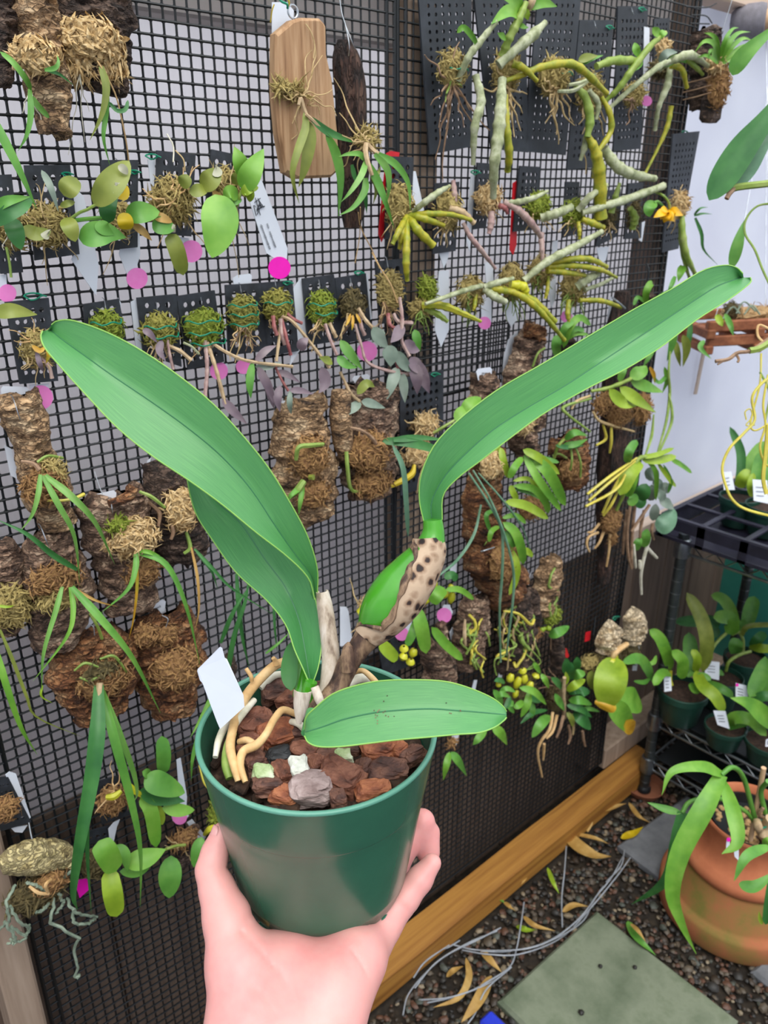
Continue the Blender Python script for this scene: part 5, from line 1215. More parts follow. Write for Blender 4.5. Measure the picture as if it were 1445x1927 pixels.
grassy(t, [([(256, 1038, .065), (255, 1070, .075), (240, 1110, .08), (188, 1155, .07)], 10, 'leaf_mid'), ([(258, 1040, .065), (312, 1062, .085), (350, 1140, .095), (376, 1250, .085)], 10, 'leaf_mid'), ([(258, 1036, .065), (285, 1042, .075), (318, 1060, .075)], 6, 'leaf_bright'), ([(258, 1038, .065), (280, 1038, .07), (302, 1046, .07)], 7, 'leaf_bright'), ([(256, 1040, .065), (258, 1100, .075), (252, 1160, .07), (242, 1205, .06)], 5, 'leaf_gold')])
plant_tag([(177, 936), (182, 930), (214, 923), (219, 927), (218, 940), (198, 950), (182, 950)], .03, 'white label nailed to top of the cork with golden moss')
t = mount(325, 1045, 'dark gnarled cork half hidden under the big left leaf')
slab(t, [(300, 868), (318, 940), (335, 1000), (335, 1045)], [70, 110, 118, 90], 'cork_dark', seed=9, bulge=.3, o=.016); mossw(t, 340, 960, 28, 44, .05, 'moss_tan', n=220, L=.012)
for px in ([(262, 925, .05), (285, 935, .055), (310, 955, .055)], [(320, 975, .05), (326, 1000, .055), (322, 1015, .055)], [(350, 1000, .05), (358, 1030, .055), (346, 1042, .055)], [(280, 945, .05), (300, 965, .05), (298, 990, .05)]): stalk(t, px, [3, 4, 3], random.choice(['root_brown', 'root_green']), 'root')
grassy(t, [([(360, 1030, .06), (372, 1090, .075), (374, 1150, .08), (365, 1192, .07)], 5, 'leaf_dry'), ([(366, 1033, .06), (400, 1070, .075), (440, 1110, .08), (520, 1160, .07)], 6, 'leaf_deep'), ([(370, 1040, .06), (398, 1075, .07), (410, 1110, .07)], 5, 'leaf_deep')])
plant_tag([(277, 868), (284, 862), (282, 880), (276, 888)], .004, 'tiny white tag corner at top of the dark gnarled cork')
t = mount(175, 1335, 'rusty dark cork cushion with a fan of long straps hanging down')
slab(t, [(165, 1185), (170, 1240), (180, 1290), (190, 1335)], [90, 145, 155, 90], 'cork_red', seed=10, bulge=.25, o=.016, rough=.009); mossw(t, 195, 1275, 46, 40, .05, 'moss_brown', n=280, L=.012); mossw(t, 190, 1262, 34, 16, .06, 'moss_dark', n=80)
for px in ([(140, 1262, .06), (160, 1248, .065), (185, 1255, .065)], [(150, 1275, .06), (170, 1280, .065), (190, 1270, .065)], [(188, 1240, .06), (215, 1235, .065), (238, 1265, .06)]): stalk(t, px, [2, 3, 2], 'root_green', 'root')
grassy(t, [([(186, 1290, .07), (183, 1380, .1), (172, 1470, .11), (150, 1590, .11), (138, 1680, .09), (146, 1712, .08)], 26, 'leaf_deep'), ([(188, 1300, .07), (185, 1400, .09), (165, 1520, .1), (165, 1620, .1), (172, 1720, .08)], 12, 'leaf_deep'), ([(192, 1300, .07), (215, 1390, .1), (245, 1500, .11), (264, 1600, .11), (264, 1708, .09)], 15, 'leaf_mid'), ([(194, 1300, .07), (225, 1380, .095), (250, 1450, .1), (258, 1490, .1), (252, 1510, .095)], 10, 'leaf_grass')], n=26)
stalk(t, [(188, 1285, .07), (187, 1310, .075), (188, 1340, .08)], [6, 6, 4], 'cane_tan'); stalk(t, [(170, 1155, .06), (184, 1180, .06), (192, 1202, .055)], 3, 'cane_green', 'stem'); stalk(t, [(178, 1195, .06), (176, 1180, .07), (170, 1176, .06)], 1, 'thread_clear', 'hanger')
plant_tag([(138, 1190), (142, 1182), (170, 1158), (178, 1162), (176, 1172), (148, 1196)], .012, 'white tab printed dark, above the rusty cork cushion', marks=[word(148, 1182, 164, 1172)])
t = mount(315, 1340, 'square knobbly tan cork with curled moss, left of held pot')
slab(t, [(300, 1155), (312, 1210), (320, 1270), (322, 1338)], [105, 135, 120, 70], 'cork_red', seed=11, bulge=.25, o=.016, rough=.009); mossw(t, 330, 1255, 44, 46, .05, 'moss_brown', n=300, L=.012); mossw(t, 275, 1195, 22, 24, .045, 'moss_brown', n=100, L=.008); mossw(t, 315, 1195, 18, 22, .05, 'moss_brown', n=80, L=.008)
stalk(t, [(312, 1180, .06), (316, 1165, .07), (305, 1158, .06)], 1, 'thread_clear', 'hanger')
plant_tag([(279, 1148), (284, 1140), (306, 1128), (312, 1132), (310, 1150), (282, 1164)], .012, 'white tab printed dark, above the square knobbly cork', marks=[word(290, 1148, 302, 1140)])
# tufts of grass leaves between the cork and the held plant
t = mount(430, 1290, 'tuft of dark grassy leaves seen between big leaf and pot')
slab(t, [(415, 1235), (420, 1300), (425, 1350)], [40, 46, 30], 'cork_dark', seed=12)
grassy(t, [([(425, 1290, .04), (440, 1200, .05), (462, 1130, .055), (468, 1080, .05)], 9, 'leaf_deep'), ([(415, 1210, .04), (440, 1150, .05), (475, 1095, .05)], 8, 'leaf_deep'), ([(445, 1080, .04), (450, 1150, .05), (458, 1210, .05), (470, 1260, .04)], 8, 'leaf_deep'), ([(395, 1320, .04), (375, 1380, .055), (362, 1430, .06), (360, 1470, .05)], 9, 'leaf_mid'), ([(400, 1310, .04), (385, 1340, .05), (358, 1388, .055)], 10, 'leaf_bright'), ([(515, 1120, .03), (517, 1180, .035), (522, 1230, .03)], 5, 'leaf_deep'), ([(500, 1230, .03), (525, 1210, .035), (545, 1190, .03)], 5, 'leaf_mid')])
# ------------------------------------------------------------------ two big corks in the middle and the plate right of the stud
t = mount(570, 968, 'upright cork block below purple leaves, left of a shaggier one')
slab(t, [(558, 748), (560, 810), (568, 880), (575, 966)], [95, 108, 122, 104], 'cork_tan', seed=13, bulge=.35, o=.018); mossw(t, 580, 860, 40, 44, .06, 'moss_brown', n=220, L=.010); mossw(t, 588, 930, 34, 28, .06, 'moss_brown', n=140, L=.009)
stalk(t, [(557, 865, .075), (562, 842, .08), (585, 838, .08), (608, 836, .075)], [4, 5, 5, 4], 'root_green', 'root'); stalk(t, [(545, 935, .07), (560, 922, .08), (572, 905, .08)], [5, 7, 6], 'root_green', 'stem'); stalk(t, [(582, 898, .08), (590, 898, .085)], [5, 6], 'leaf_olive', 'stem')
grassy(t, [([(570, 915, .08), (565, 945, .085), (562, 970, .08)], 9, 'leaf_mid'), ([(566, 918, .08), (550, 930, .085), (540, 945, .08)], 9, 'leaf_mid')])
plant_tag([(527, 760), (532, 755), (558, 749), (561, 753), (556, 770), (530, 780)], .02, 'white tab at top left of upright cork block')
t = mount(685, 932, 'shaggy cork block left of the stud with strap leaf to the right')
slab(t, [(690, 718), (682, 790), (685, 860), (690, 925)], [110, 118, 118, 90], 'cork_brown', seed=14, bulge=.35, o=.018, edge=.16); mossw(t, 695, 850, 46, 40, .06, 'moss_brown', n=300, L=.012); mossw(t, 700, 905, 40, 28, .055, 'moss_brown', n=220, L=.013, hang=.4)
mb = MB(); mb.tube([W(x, y, .05) for x, y in [(642, 735), (640, 780), (645, 830), (652, 860)]], [.012, .014, .013, .009], 10); mb.build('bark_ridge', 'cork_tan', t)
stalk(t, [(660, 805, .07), (680, 810, .08), (700, 825, .08), (712, 845, .075)], [3, 4, 4], 'root_brown', 'root'); stalk(t, [(652, 850, .06), (654, 880, .065), (660, 920, .06), (680, 926, .055)], [4, 4, 3], 'root_green', 'root'); stalk(t, [(695, 938, .05), (712, 930, .055), (730, 920, .055)], [3, 4, 3], 'root_tan', 'root')
lf(t, [(715, 830, .07), (760, 832, .09), (800, 840, .1), (835, 852, .1)], 16, 'leaf_deep', 'strap'); lf(t, [(740, 828, .085), (790, 824, .095), (840, 828, .095)], 12, 'leaf_deep', 'blade'); lf(t, [(738, 836, .085), (758, 880, .1), (764, 940, .1), (768, 1010, .09)], 9, 'leaf_blue', 'strap', n=18)
stalk(t, [(735, 915, .05), (755, 905, .055), (775, 892, .055), (780, 875, .05)], [4, 6, 6, 3], 'leaf_yellow', 'root')
plant_tag([(663, 714), (667, 708), (692, 704), (696, 708), (695, 722), (672, 726)], .02, 'white tab with dark print over the shaggy cork block', marks=[word(676, 716, 686, 714)])
t = mount(795, 930, 'orchid with yellow and green roots on large black plate beside the stud')
plate(t, (750, 712), (832, 695), (832, 905), (752, 932), 6, 13, r=.3)
mossw(t, 800, 800, 26, 24, .025, 'moss_tan', n=150, L=.014); mossw(t, 785, 855, 34, 24, .022, 'moss_tan', n=150, L=.014)
roots(t, (800, 800, .035), [(765, 790, .04), (775, 775, .04), (815, 770, .04), (780, 820, .04), (760, 850, .03), (785, 925, .03), (800, 910, .03)], 2, 'root_straw', jit=6)
stalk(t, [(815, 815, .04), (840, 800, .05), (860, 788, .055)], [3, 3, 2.5], 'cane_green'); lf(t, [(855, 790, .055), (872, 778, .06), (892, 765, .055)], 26, 'leaf_bright', 'oval'); lf(t, [(870, 775, .055), (885, 760, .06), (905, 748, .055)], 22, 'leaf_bright', 'oval')
tie(t, 818, 705)
# ------------------------------------------------------------------ lower left
t = mount(30, 1555, 'small black plate with brown moss at the left edge, low down')
plate(t, (-20, 1465), (14, 1460), (58, 1545), (0, 1562), 4, 6); mossw(t, 8, 1520, 20, 24, .022, 'moss_brown', n=120)
plant_tag([(10, 1458), (18, 1452), (30, 1456), (58, 1538), (52, 1545), (44, 1530)], .008, 'long white tag slanting beside the low left black plate'); plant_tag([(20, 1558), (52, 1553), (42, 1567), (28, 1566)], .005, 'white tag tip showing under the low left black plate')
t = mount(70, 1690, 'pale yellow cork log with tangled grey roots, low at left')
Q = v3(cr([W(x, y, .035) for x, y in [(2, 1632), (35, 1618), (80, 1612), (138, 1612)]], 34)); s = spx(Q[0]); mb = MB(); vs_ = []; fs_ = []; ns = 20; Rr = cr([(18,), (34,), (40,), (36,)], 34)
for i, q in enumerate(Q):
    for k in range(ns):
        g = 2 * math.pi * k / ns; dd = Vector((0, math.sin(g) * .8, math.cos(g))); r = float(Rr[i][0]) * s * (1 + .25 * noise.noise(Vector((q.x * 40, dd.y * 2, dd.z * 2))) - .25 * abs(noise.noise(Vector((q.x * 90, dd.y * 4, dd.z * 4)))))
        vs_.append(q + dd * r)
for i in range(33):
    for k in range(ns): fs_.append((i * ns + k, (i + 1) * ns + k, (i + 1) * ns + (k + 1) % ns, i * ns + (k + 1) % ns))
fs_ += [tuple(range(ns))[::-1], tuple(33 * ns + k for k in range(ns))]
mb.add(vs_, fs_); mb.build('cork_log', 'cork_pale', t); mossw(t, 70, 1680, 52, 34, .035, 'moss_dark', n=260, L=.014); mossw(t, 95, 1660, 30, 20, .05, 'moss_brown', n=90)
for px in ([(30, 1665, .05), (12, 1700, .06), (18, 1730, .06), (-6, 1752, .05)], [(18, 1705, .06), (35, 1735, .065), (55, 1745, .06), (40, 1772, .06), (18, 1765, .055)], [(10, 1735, .06), (30, 1770, .06), (15, 1775, .06)], [(100, 1690, .05), (100, 1715, .06), (95, 1735, .06), (125, 1752, .065), (148, 1765, .065), (138, 1790, .06), (146, 1815, .06), (142, 1838, .055)], [(95, 1700, .05), (80, 1712, .055), (68, 1718, .055)], [(125, 1690, .05), (135, 1710, .06), (158, 1722, .06), (182, 1725, .055)], [(140, 1710, .055), (138, 1735, .06), (165, 1738, .06), (178, 1728, .055)], [(115, 1655, .05), (128, 1645, .055), (134, 1640, .055)], [(110, 1680, .05), (118, 1700, .055), (105, 1720, .055)], [(50, 1660, .055), (75, 1670, .06), (92, 1682, .06)], [(20, 1745, .06), (48, 1760, .06), (55, 1740, .055)], [(142, 1838, .055), (150, 1836, .055)]):
    stalk(t, px, [3, 3, 2.4], 'root_grey', 'root', jit=2.0, n=22)
for px in ([(55, 1668, .06), (72, 1680, .065), (92, 1682, .065)], [(90, 1680, .065), (86, 1665, .07), (96, 1655, .065)]): stalk(t, px, [2.5, 3.5, 2.5], 'root_tan', 'root')
stalk(t, [(63, 1590, .03), (58, 1570, .02), (54, 1548, .01)], 1.4, 'wire_metal', 'hanger')
t = mount(215, 1545, 'orchid with glossy oval leaves on dark plate, left of the hand')
plate(t, (180, 1470), (245, 1452), (262, 1525), (190, 1550), 4, 5); mossw(t, 212, 1505, 28, 30, .024, 'moss_brown', n=170)
for px, w, m_, pr in [([(307, 1455, .05), (308, 1420, .055), (304, 1385, .05)], 24, 'leaf_mid', 'strap'), ([(272, 1462, .05), (300, 1475, .06), (348, 1492, .06)], 40, 'leaf_mid', 'oval'), ([(262, 1488, .05), (300, 1500, .055), (348, 1508, .055)], 30, 'leaf_deep', 'lance'), ([(265, 1498, .05), (285, 1530, .06), (294, 1595, .06)], 24, 'leaf_bright', 'strap'), ([(305, 1520, .055), (335, 1525, .06), (366, 1524, .06)], 22, 'leaf_bright', 'oval'), ([(285, 1460, .045), (275, 1455, .05), (268, 1452, .05)], 16, 'leaf_mid', 'oval'), ([(292, 1510, .05), (300, 1535, .055), (306, 1552, .055)], 18, 'leaf_lime', 'oval')]: lf(t, px, w, m_, pr, n=14)
stalk(t, [(235, 1470, .045), (255, 1490, .05), (270, 1498, .05)], [5, 6, 4], 'bulb_yellow', 'pseudobulb'); stalk(t, [(200, 1500, .045), (215, 1498, .05), (228, 1488, .05)], [5, 7, 4], 'bulb_yellow', 'pseudobulb'); roots(t, (215, 1490, .04), [(208, 1432, .04), (225, 1450, .04), (176, 1530, .04), (195, 1480, .04), (215, 1520, .04)], 1.4, 'root_tan')
plant_tag([(332, 1430), (340, 1426), (352, 1500), (350, 1530), (340, 1528)], .006, 'white tag standing behind the glossy oval leaves'); plant_tag([(322, 1532), (334, 1525), (356, 1535), (345, 1546), (325, 1545)], .01, 'small tag with pale lilac dot under the glossy leaves', pink=(338, 1538, 14))
plant_tag([(204, 1560), (214, 1548), (226, 1542), (220, 1556), (214, 1585), (206, 1580)], .012, 'white folded tag between the two low leafy plants', )
t = mount(200, 1640, 'orchid with hanging lime leaves and dark moss, low beside the hand')
plate(t, (140, 1570), (205, 1552), (228, 1640), (155, 1660), 4, 6); mossw(t, 185, 1620, 32, 34, .024, 'moss_dark', n=220)
for px, w, m_, pr in [([(186, 1582, .06), (200, 1605, .07), (218, 1640, .07)], 38, 'leaf_bright', 'strap'), ([(205, 1635, .06), (212, 1680, .075), (220, 1725, .075)], 32, 'leaf_lime', 'strap'), ([(218, 1590, .055), (235, 1610, .065), (240, 1640, .065)], 20, 'leaf_mid', 'lance'), ([(235, 1625, .055), (275, 1615, .065), (312, 1598, .065)], 34, 'leaf_bright', 'lance'), ([(225, 1640, .055), (260, 1640, .06), (290, 1622, .06)], 18, 'leaf_mid', 'lance')]: lf(t, px, w, m_, pr, n=14)
stalk(t, [(312, 1598, .06), (330, 1592, .055), (348, 1590, .05)], 3, 'cane_green')
plant_tag([(142, 1655), (166, 1652), (170, 1672), (150, 1690), (144, 1672)], .02, 'hot pink square sticker on a tag near the grey roots', mt='magenta')
t = mount(345, 1600, 'small moss mount with drooping leaf just left of the thumb')
slab(t, [(345, 1562), (352, 1620)], [50, 44], 'cork_dark', thick=.008, bulge=.1, nu=16, nv=10); mossw(t, 345, 1578, 24, 17, .03, 'moss_brown', n=150)
lf(t, [(322, 1610, .05), (320, 1650, .06), (318, 1690, .06)], 38, 'leaf_mid', 'oval', n=14); lf(t, [(380, 1575, .05), (372, 1600, .055), (364, 1632, .055)], 22, 'leaf_mid', 'oval'); roots(t, (340, 1590, .04), [(310, 1575, .04), (312, 1590, .04), (330, 1605, .04), (360, 1620, .03)], 1.5, 'root_straw')
plant_tag([(352, 1548), (362, 1542), (394, 1582), (388, 1596), (378, 1590)], .008, 'white slanted tag between the moss mount and the thumb')
t = mount(410, 1560, 'mossy stick with a green leaf just behind the thumb tip')
slab(t, [(415, 1470), (412, 1530), (395, 1590)], [30, 30, 24], 'cork_dark', thick=.008, bulge=.2, nu=20, nv=10); mossw(t, 408, 1540, 14, 40, .03, 'moss_bright', n=140)
lf(t, [(416, 1498, .05), (424, 1520, .055), (420, 1540, .05)], 18, 'leaf_bright', 'oval'); stalk(t, [(375, 1440, .03), (385, 1475, .04), (402, 1490, .04)], 2, 'root_yellow', 'root'); stalk(t, [(385, 1570, .03), (395, 1560, .04), (410, 1555, .04)], [4, 6, 4], 'bulb_yellow', 'pseudobulb')
# ------------------------------------------------------------------ big perforated plates, upper right
def cane(t, px, r, m_, nd=None): return stalk(t, px, r, m_, 'cane', nodes=nd or max(3, int(len(px) * 1.6)), segs=7)
t = mount(845, 290, 'dendrobium on the leftmost big black perforated plate')
plate(t, (784, -20), (884, -20), (886, 276), (806, 291), 6, 17, mt='plate_grey', r=.26); mossw(t, 850, 130, 28, 36, .03, 'moss_straw', n=220, L=.010)
cane(t, [(862, 150, .04), (880, 110, .055), (900, 82, .06), (935, 40, .07)], [6, 7, 7, 4], 'cane_silver'); lf(t, [(898, 85, .06), (888, 68, .065), (872, 52, .065), (860, 62, .06)], 10, 'leaf_bright', 'strap')
cane(t, [(895, 142, .05), (905, 190, .06), (893, 240, .06), (890, 310, .05)], [7, 9, 8, 4], 'cane_silver', 6); roots(t, (850, 155, .035), [(810, 200, .03), (828, 240, .03), (843, 240, .03), (845, 215, .03), (875, 235, .04), (885, 210, .04), (890, 240, .04), (800, 105, .035), (845, 85, .035), (860, 75, .04), (820, 295, .02), (830, 340, .02), (925, 250, .05)], 2, 'root_brown', jit=5); roots(t, (848, 150, .035), [(840, 190, .035), (870, 165, .04)], 2, 'root_green'); band(t, 852, 132, 22, .03, .02)
t = mount(950, 285, 'dendrobium with tall pale canes on second big black plate')
plate(t, (888, -20), (985, -20), (992, 287), (922, 280), 6, 17, mt='plate_grey', r=.26); mossw(t, 952, 135, 30, 42, .03, 'moss_straw', n=220, L=.010)
cane(t, [(945, 105, .05), (958, 72, .06), (976, 36, .065), (990, 5, .065)], [8, 8, 8, 5], 'cane_green'); cane(t, [(938, 122, .05), (968, 95, .06), (1000, 68, .068), (1026, 42, .07)], [9, 9, 11, 5], 'cane_silver', 4)
cane(t, [(945, 150, .05), (942, 200, .065), (938, 250, .07), (930, 310, .07), (928, 372, .055)], [8, 11, 12, 10, 6], 'cane_silver', 7); cane(t, [(950, 180, .05), (953, 240, .06), (958, 290, .06), (955, 322, .05)], [6, 8, 8, 6], 'cane_yellow', 5); cane(t, [(965, 120, .05), (985, 128, .06), (1010, 152, .06)], [7, 7, 4], 'cane_yellow', 3)
for px, w, m_ in [([(978, 28, .06), (955, 22, .07), (924, 45, .07)], 22, 'leaf_bright'), ([(980, 22, .06), (990, 26, .065), (994, 38, .065)], 14, 'leaf_lime'), ([(985, 18, .06), (965, 0, .065), (940, -8, .065)], 22, 'leaf_bright'), ([(992, 15, .06), (1020, 5, .07), (1048, 12, .07)], 18, 'leaf_bright'), ([(952, 72, .06), (945, 68, .065), (936, 62, .065)], 12, 'leaf_bright'), ([(975, 45, .06), (985, 50, .065), (995, 52, .06)], 8, 'leaf_bright')]: lf(t, px, w, m_, 'lance')
stalk(t, [(996, 18, .06), (1000, 5, .065), (1006, -8, .065)], [5, 7, 5], 'cane_tan', 'flower_spike'); roots(t, (955, 165, .04), [(910, 170, .04), (935, 175, .04), (970, 200, .04), (985, 215, .04), (978, 245, .04), (965, 262, .04), (990, 175, .04), (960, 215, .04), (930, 105, .04)], 2.2, 'root_straw', jit=5)
t = mount(1035, 290, 'dendrobium with arching yellow cane on third big black plate')
plate(t, (1011, -20), (1092, -20), (1062, 292), (985, 285), 6, 17, mt='plate_grey', r=.26); mossw(t, 1042, 145, 32, 36, .03, 'moss_straw', n=240, L=.012)
cane(t, [(952, 152, .045), (990, 138, .055), (1020, 126, .06), (1070, 120, .07), (1100, 135, .075), (1142, 176, .07)], [4, 6, 7, 8, 8, 5], 'cane_yellow', 8); roots(t, (1045, 165, .04), [(1018, 165, .04), (1035, 215, .04), (1048, 238, .04), (1042, 250, .035), (1075, 190, .04), (1080, 225, .04), (1050, 272, .03), (1078, 240, .04), (1020, 150, .04), (1030, 235, .035)], 2.2, 'root_straw', jit=6); band(t, 1050, 140, 22, .03, .02)
for px in ([(1070, 160, .05), (1095, 155, .055), (1120, 140, .055)], [(1050, 172, .05), (1080, 170, .055), (1110, 150, .055)]): stalk(t, px, [3, 4, 3], 'cane_silver', 'root')
t = mount(1100, 320, 'dendrobium with thick hanging yellow cane on fourth big black plate')
plate(t, (1088, 38), (1152, 38), (1131, 314), (1064, 320), 6, 16, mt='plate_grey', r=.27); mossw(t, 1110, 175, 28, 36, .03, 'moss_straw', n=220, L=.012); hook(t, 1122, 55, 14, .012); tie(t, 1146, 52)
cane(t, [(1082, 162, .05), (1102, 185, .06), (1110, 225, .065), (1105, 258, .065)], [6, 8, 9, 6], 'cane_green', 4); cane(t, [(1105, 255, .06), (1120, 285, .065), (1128, 330, .065), (1130, 410, .06)], [6, 10, 13, 13], 'cane_yellow', 5); cane(t, [(1136, 280, .055), (1160, 312, .065), (1190, 328, .07), (1232, 336, .065)], [9, 11, 10, 6], 'cane_silver', 5)
cane(t, [(1132, 182, .05), (1148, 215, .06), (1148, 250, .06), (1122, 292, .06), (1116, 335, .055)], [4, 6, 6, 4, 3], 'cane_yellow', 5); cane(t, [(1108, 170, .05), (1125, 195, .055), (1122, 225, .055)], [5, 6, 3], 'cane_silver', 3); cane(t, [(1108, 240, .05), (1102, 270, .055), (1092, 302, .05)], [6, 7, 3], 'cane_silver', 3)
lf(t, [(1088, 115, .05), (1105, 108, .055), (1125, 105, .055)], 14, 'leaf_olive', 'lance'); lf(t, [(1095, 120, .05), (1108, 112, .055), (1135, 104, .055)], 10, 'leaf_mid', 'lance'); roots(t, (1105, 190, .04), [(1085, 190, .04), (1095, 225, .04), (1090, 235, .04), (1130, 210, .04), (1100, 250, .04), (1142, 230, .04), (1140, 255, .03), (1098, 330, .03)], 2, 'root_straw', jit=5)
t = mount(1180, 284, 'dendrobium with long diagonal canes on fifth big black plate')
plate(t, (1160, 12), (1217, 12), (1203, 280), (1152, 285), 6, 16, mt='plate_grey', r=.27); mossw(t, 1192, 178, 22, 22, .03, 'moss_straw', n=160, L=.012); hook(t, 1192, 28, 12, .012); tie(t, 1207, 18)
cane(t, [(1140, 190, .05), (1165, 165, .065), (1190, 130, .075), (1225, 85, .08), (1252, 62, .08)], [4, 6, 7, 6, 4], 'cane_green', 7); cane(t, [(1122, 125, .06), (1150, 115, .065), (1180, 114, .07), (1202, 114, .07)], [6, 8, 8, 6], 'cane_green', 4); cane(t, [(1145, 205, .05), (1190, 165, .065), (1240, 125, .075), (1260, 115, .08)], [4, 5, 6, 4], 'cane_silver', 6)
for px, w, m_ in [([(1208, 105, .07), (1198, 95, .075), (1194, 80, .07)], 14, 'leaf_bright'), ([(1205, 110, .07), (1195, 122, .075), (1182, 128, .07)], 20, 'leaf_bright'), ([(1245, 66, .08), (1235, 60, .082), (1228, 52, .08)], 14, 'leaf_bright'), ([(1240, 72, .08), (1248, 62, .085), (1254, 60, .08)], 12, 'leaf_bright')]: lf(t, px, w, m_, 'oval')
roots(t, (1190, 185, .04), [(1180, 235, .04), (1192, 215, .04), (1200, 200, .04), (1165, 180, .04)], 2, 'root_brown')
t = mount(1243, 125, 'dendrobium with silvery canes and drooping yellow cane on small narrow plate')
plate(t, (1228, 36), (1258, 34), (1252, 125), (1226, 126), 4, 8, mt='plate_grey', r=.27); mossw(t, 1247, 92, 14, 16, .03, 'moss_tan', n=90); mossw(t, 1240, 130, 26, 16, .035, 'moss_dark', n=110, L=.012)
cane(t, [(1240, 130, .05), (1270, 112, .07), (1300, 104, .08), (1332, 124, .08)], [5, 7, 8, 4], 'cane_silver', 6); cane(t, [(1262, 124, .06), (1282, 130, .068), (1292, 165, .065)], [5, 6, 4], 'cane_yellow', 3); cane(t, [(1292, 112, .07), (1308, 125, .075), (1322, 140, .07)], [5, 5, 3], 'cane_green', 3); cane(t, [(1260, 130, .05), (1256, 160, .055), (1240, 200, .05), (1232, 245, .04)], [6, 7, 5, 4], 'cane_silver', 6); cane(t, [(1263, 200, .05), (1255, 240, .05), (1235, 285, .045), (1213, 328, .04)], [5, 5, 3, 3], 'cane_yellow', 6)
for px, w, m_ in [([(1240, 118, .06), (1255, 100, .07), (1275, 98, .07)], 14, 'leaf_silver'), ([(1250, 125, .06), (1275, 110, .07), (1300, 120, .07)], 14, 'leaf_mid')]: lf(t, px, w, m_, 'lance')
plant_tag([(1212, 50), (1222, 52), (1222, 120), (1214, 205), (1210, 195)], .01, 'narrow white tag with pink end hanging between big plates', pink=(1217, 190, 10))
t = mount(1258, 474, 'orchid with open yellow flower on narrow plate at the netting corner')
plate(t, (1264, 252), (1314, 247), (1274, 468), (1243, 475), 6, 17, mt='plate_grey', r=.27, o=.02); mossw(t, 1278, 385, 20, 24, .045, 'moss_tan', n=160, L=.012); tie(t, 1288, 250)
FC = (1258, 402)
for a0, L_ in ((200, 30), (250, 26), (300, 24), (350, 28), (130, 24)):
    g = math.radians(a0); dx, dy = math.cos(g), -math.sin(g)
    lf(t, [(FC[0], FC[1] - 4, .075), (FC[0] + dx * L_ * .5, FC[1] + abs(dy) * L_ * .5 - 6 if a0 > 190 else FC[1] + dy * 8, .085), (FC[0] + dx * L_, FC[1] + abs(dy) * L_ * .7 if a0 > 190 else FC[1] + 12, .08)], 15, 'petal_yellow', 'lance', name='petal')
stalk(t, [(1258, 398, .078), (1262, 405, .086), (1262, 416, .088)], [4, 6, 4], 'petal_yellow', 'flower_lip'); stalk(t, [(1234, 362, .06), (1248, 368, .075), (1258, 380, .08), (1260, 392, .078)], 2.5, 'cane_green', 'flower_stalk')
lf(t, [(1234, 380, .07), (1222, 390, .075), (1222, 408, .075)], 20, 'leaf_mid', 'oval'); stalk(t, [(1250, 392, .07), (1238, 380, .07), (1230, 382, .07)], 3, 'leaf_mid', 'stem'); cane(t, [(1283, 400, .05), (1285, 440, .06), (1292, 480, .065), (1310, 520, .06)], [5, 6, 6, 4], 'cane_green', 5); cane(t, [(1280, 420, .05), (1282, 460, .055), (1290, 500, .055), (1298, 525, .05)], [4, 4, 3], 'cane_green', 4)
for px, w, m_ in [([(1306, 404, .05), (1318, 392, .06), (1332, 390, .06)], 4, 'leaf_deep'), ([(1306, 406, .05), (1322, 402, .06), (1340, 403, .06)], 4, 'leaf_deep'), ([(1308, 410, .05), (1320, 440, .06), (1324, 470, .06), (1350, 498, .055)], 6, 'leaf_deep'), ([(1285, 500, .055), (1280, 515, .06), (1276, 530, .06)], 14, 'leaf_bright'), ([(1270, 520, .055), (1262, 540, .06), (1255, 555, .055)], 8, 'leaf_mid')]: lf(t, px, w, m_, 'blade')
roots(t, (1275, 370, .05), [(1282, 345, .05), (1270, 420, .04), (1265, 440, .04), (1258, 430, .04)], 1.6, 'root_straw')
# bark with vanda-like fan by the white panel
t = mount(1330, 220, 'bark mount with fan of pale green leaves beside the white panel', o=.03)
slab(t, [(1322, 55), (1318, 120), (1318, 200)], [72, 88, 84], 'cork_dark', seed=21, o=.03, bulge=.2); mossw(t, 1352, 160, 24, 46, .08, 'moss_brown', n=260, L=.010); mossw(t, 1345, 120, 20, 18, .08, 'moss_tan', n=90)
mb = MB(); mb.bbox(W(1338, 205, .07), (.018, .012, .02), .006); mb.build('bark_foot', 'cork_dark', t)
for px, w in [([(1352, 118, .09), (1345, 85, .1), (1325, 78, .1), (1306, 100, .09)], 10), ([(1352, 115, .09), (1348, 78, .1), (1338, 65, .1), (1325, 62, .09)], 9), ([(1350, 118, .09), (1338, 95, .1), (1332, 112, .1)], 8), ([(1355, 115, .09), (1372, 80, .1), (1390, 62, .1), (1412, 60, .095)], 10), ([(1358, 115, .09), (1380, 85, .1), (1400, 72, .1), (1418, 78, .095)], 9), ([(1358, 118, .09), (1385, 95, .1), (1405, 85, .1), (1416, 90, .095)], 8), ([(1358, 120, .09), (1385, 105, .1), (1410, 104, .095)], 8), ([(1354, 112, .09), (1365, 75, .1), (1378, 55, .1), (1390, 52, .095)], 8), ([(1352, 120, .09), (1330, 105, .1), (1312, 108, .09)], 7)]: lf(t, px, w, 'leaf_bright', 'blade', n=14)
roots(t, (1352, 125, .09), [(1335, 130, .09), (1372, 135, .09), (1340, 115, .09)], 2, 'root_tan')
for y in (152, 168, 182): stalk(t, [(1285, y + 6, .05), (1310, y, .07), (1338, y - 8, .09)], 1.2, 'root_brown', 'binding')
stalk(t, [(1358, 62, .06), (1368, 30, .06), (1380, -8, .06)], .6, 'thread_clear', 'hanger')
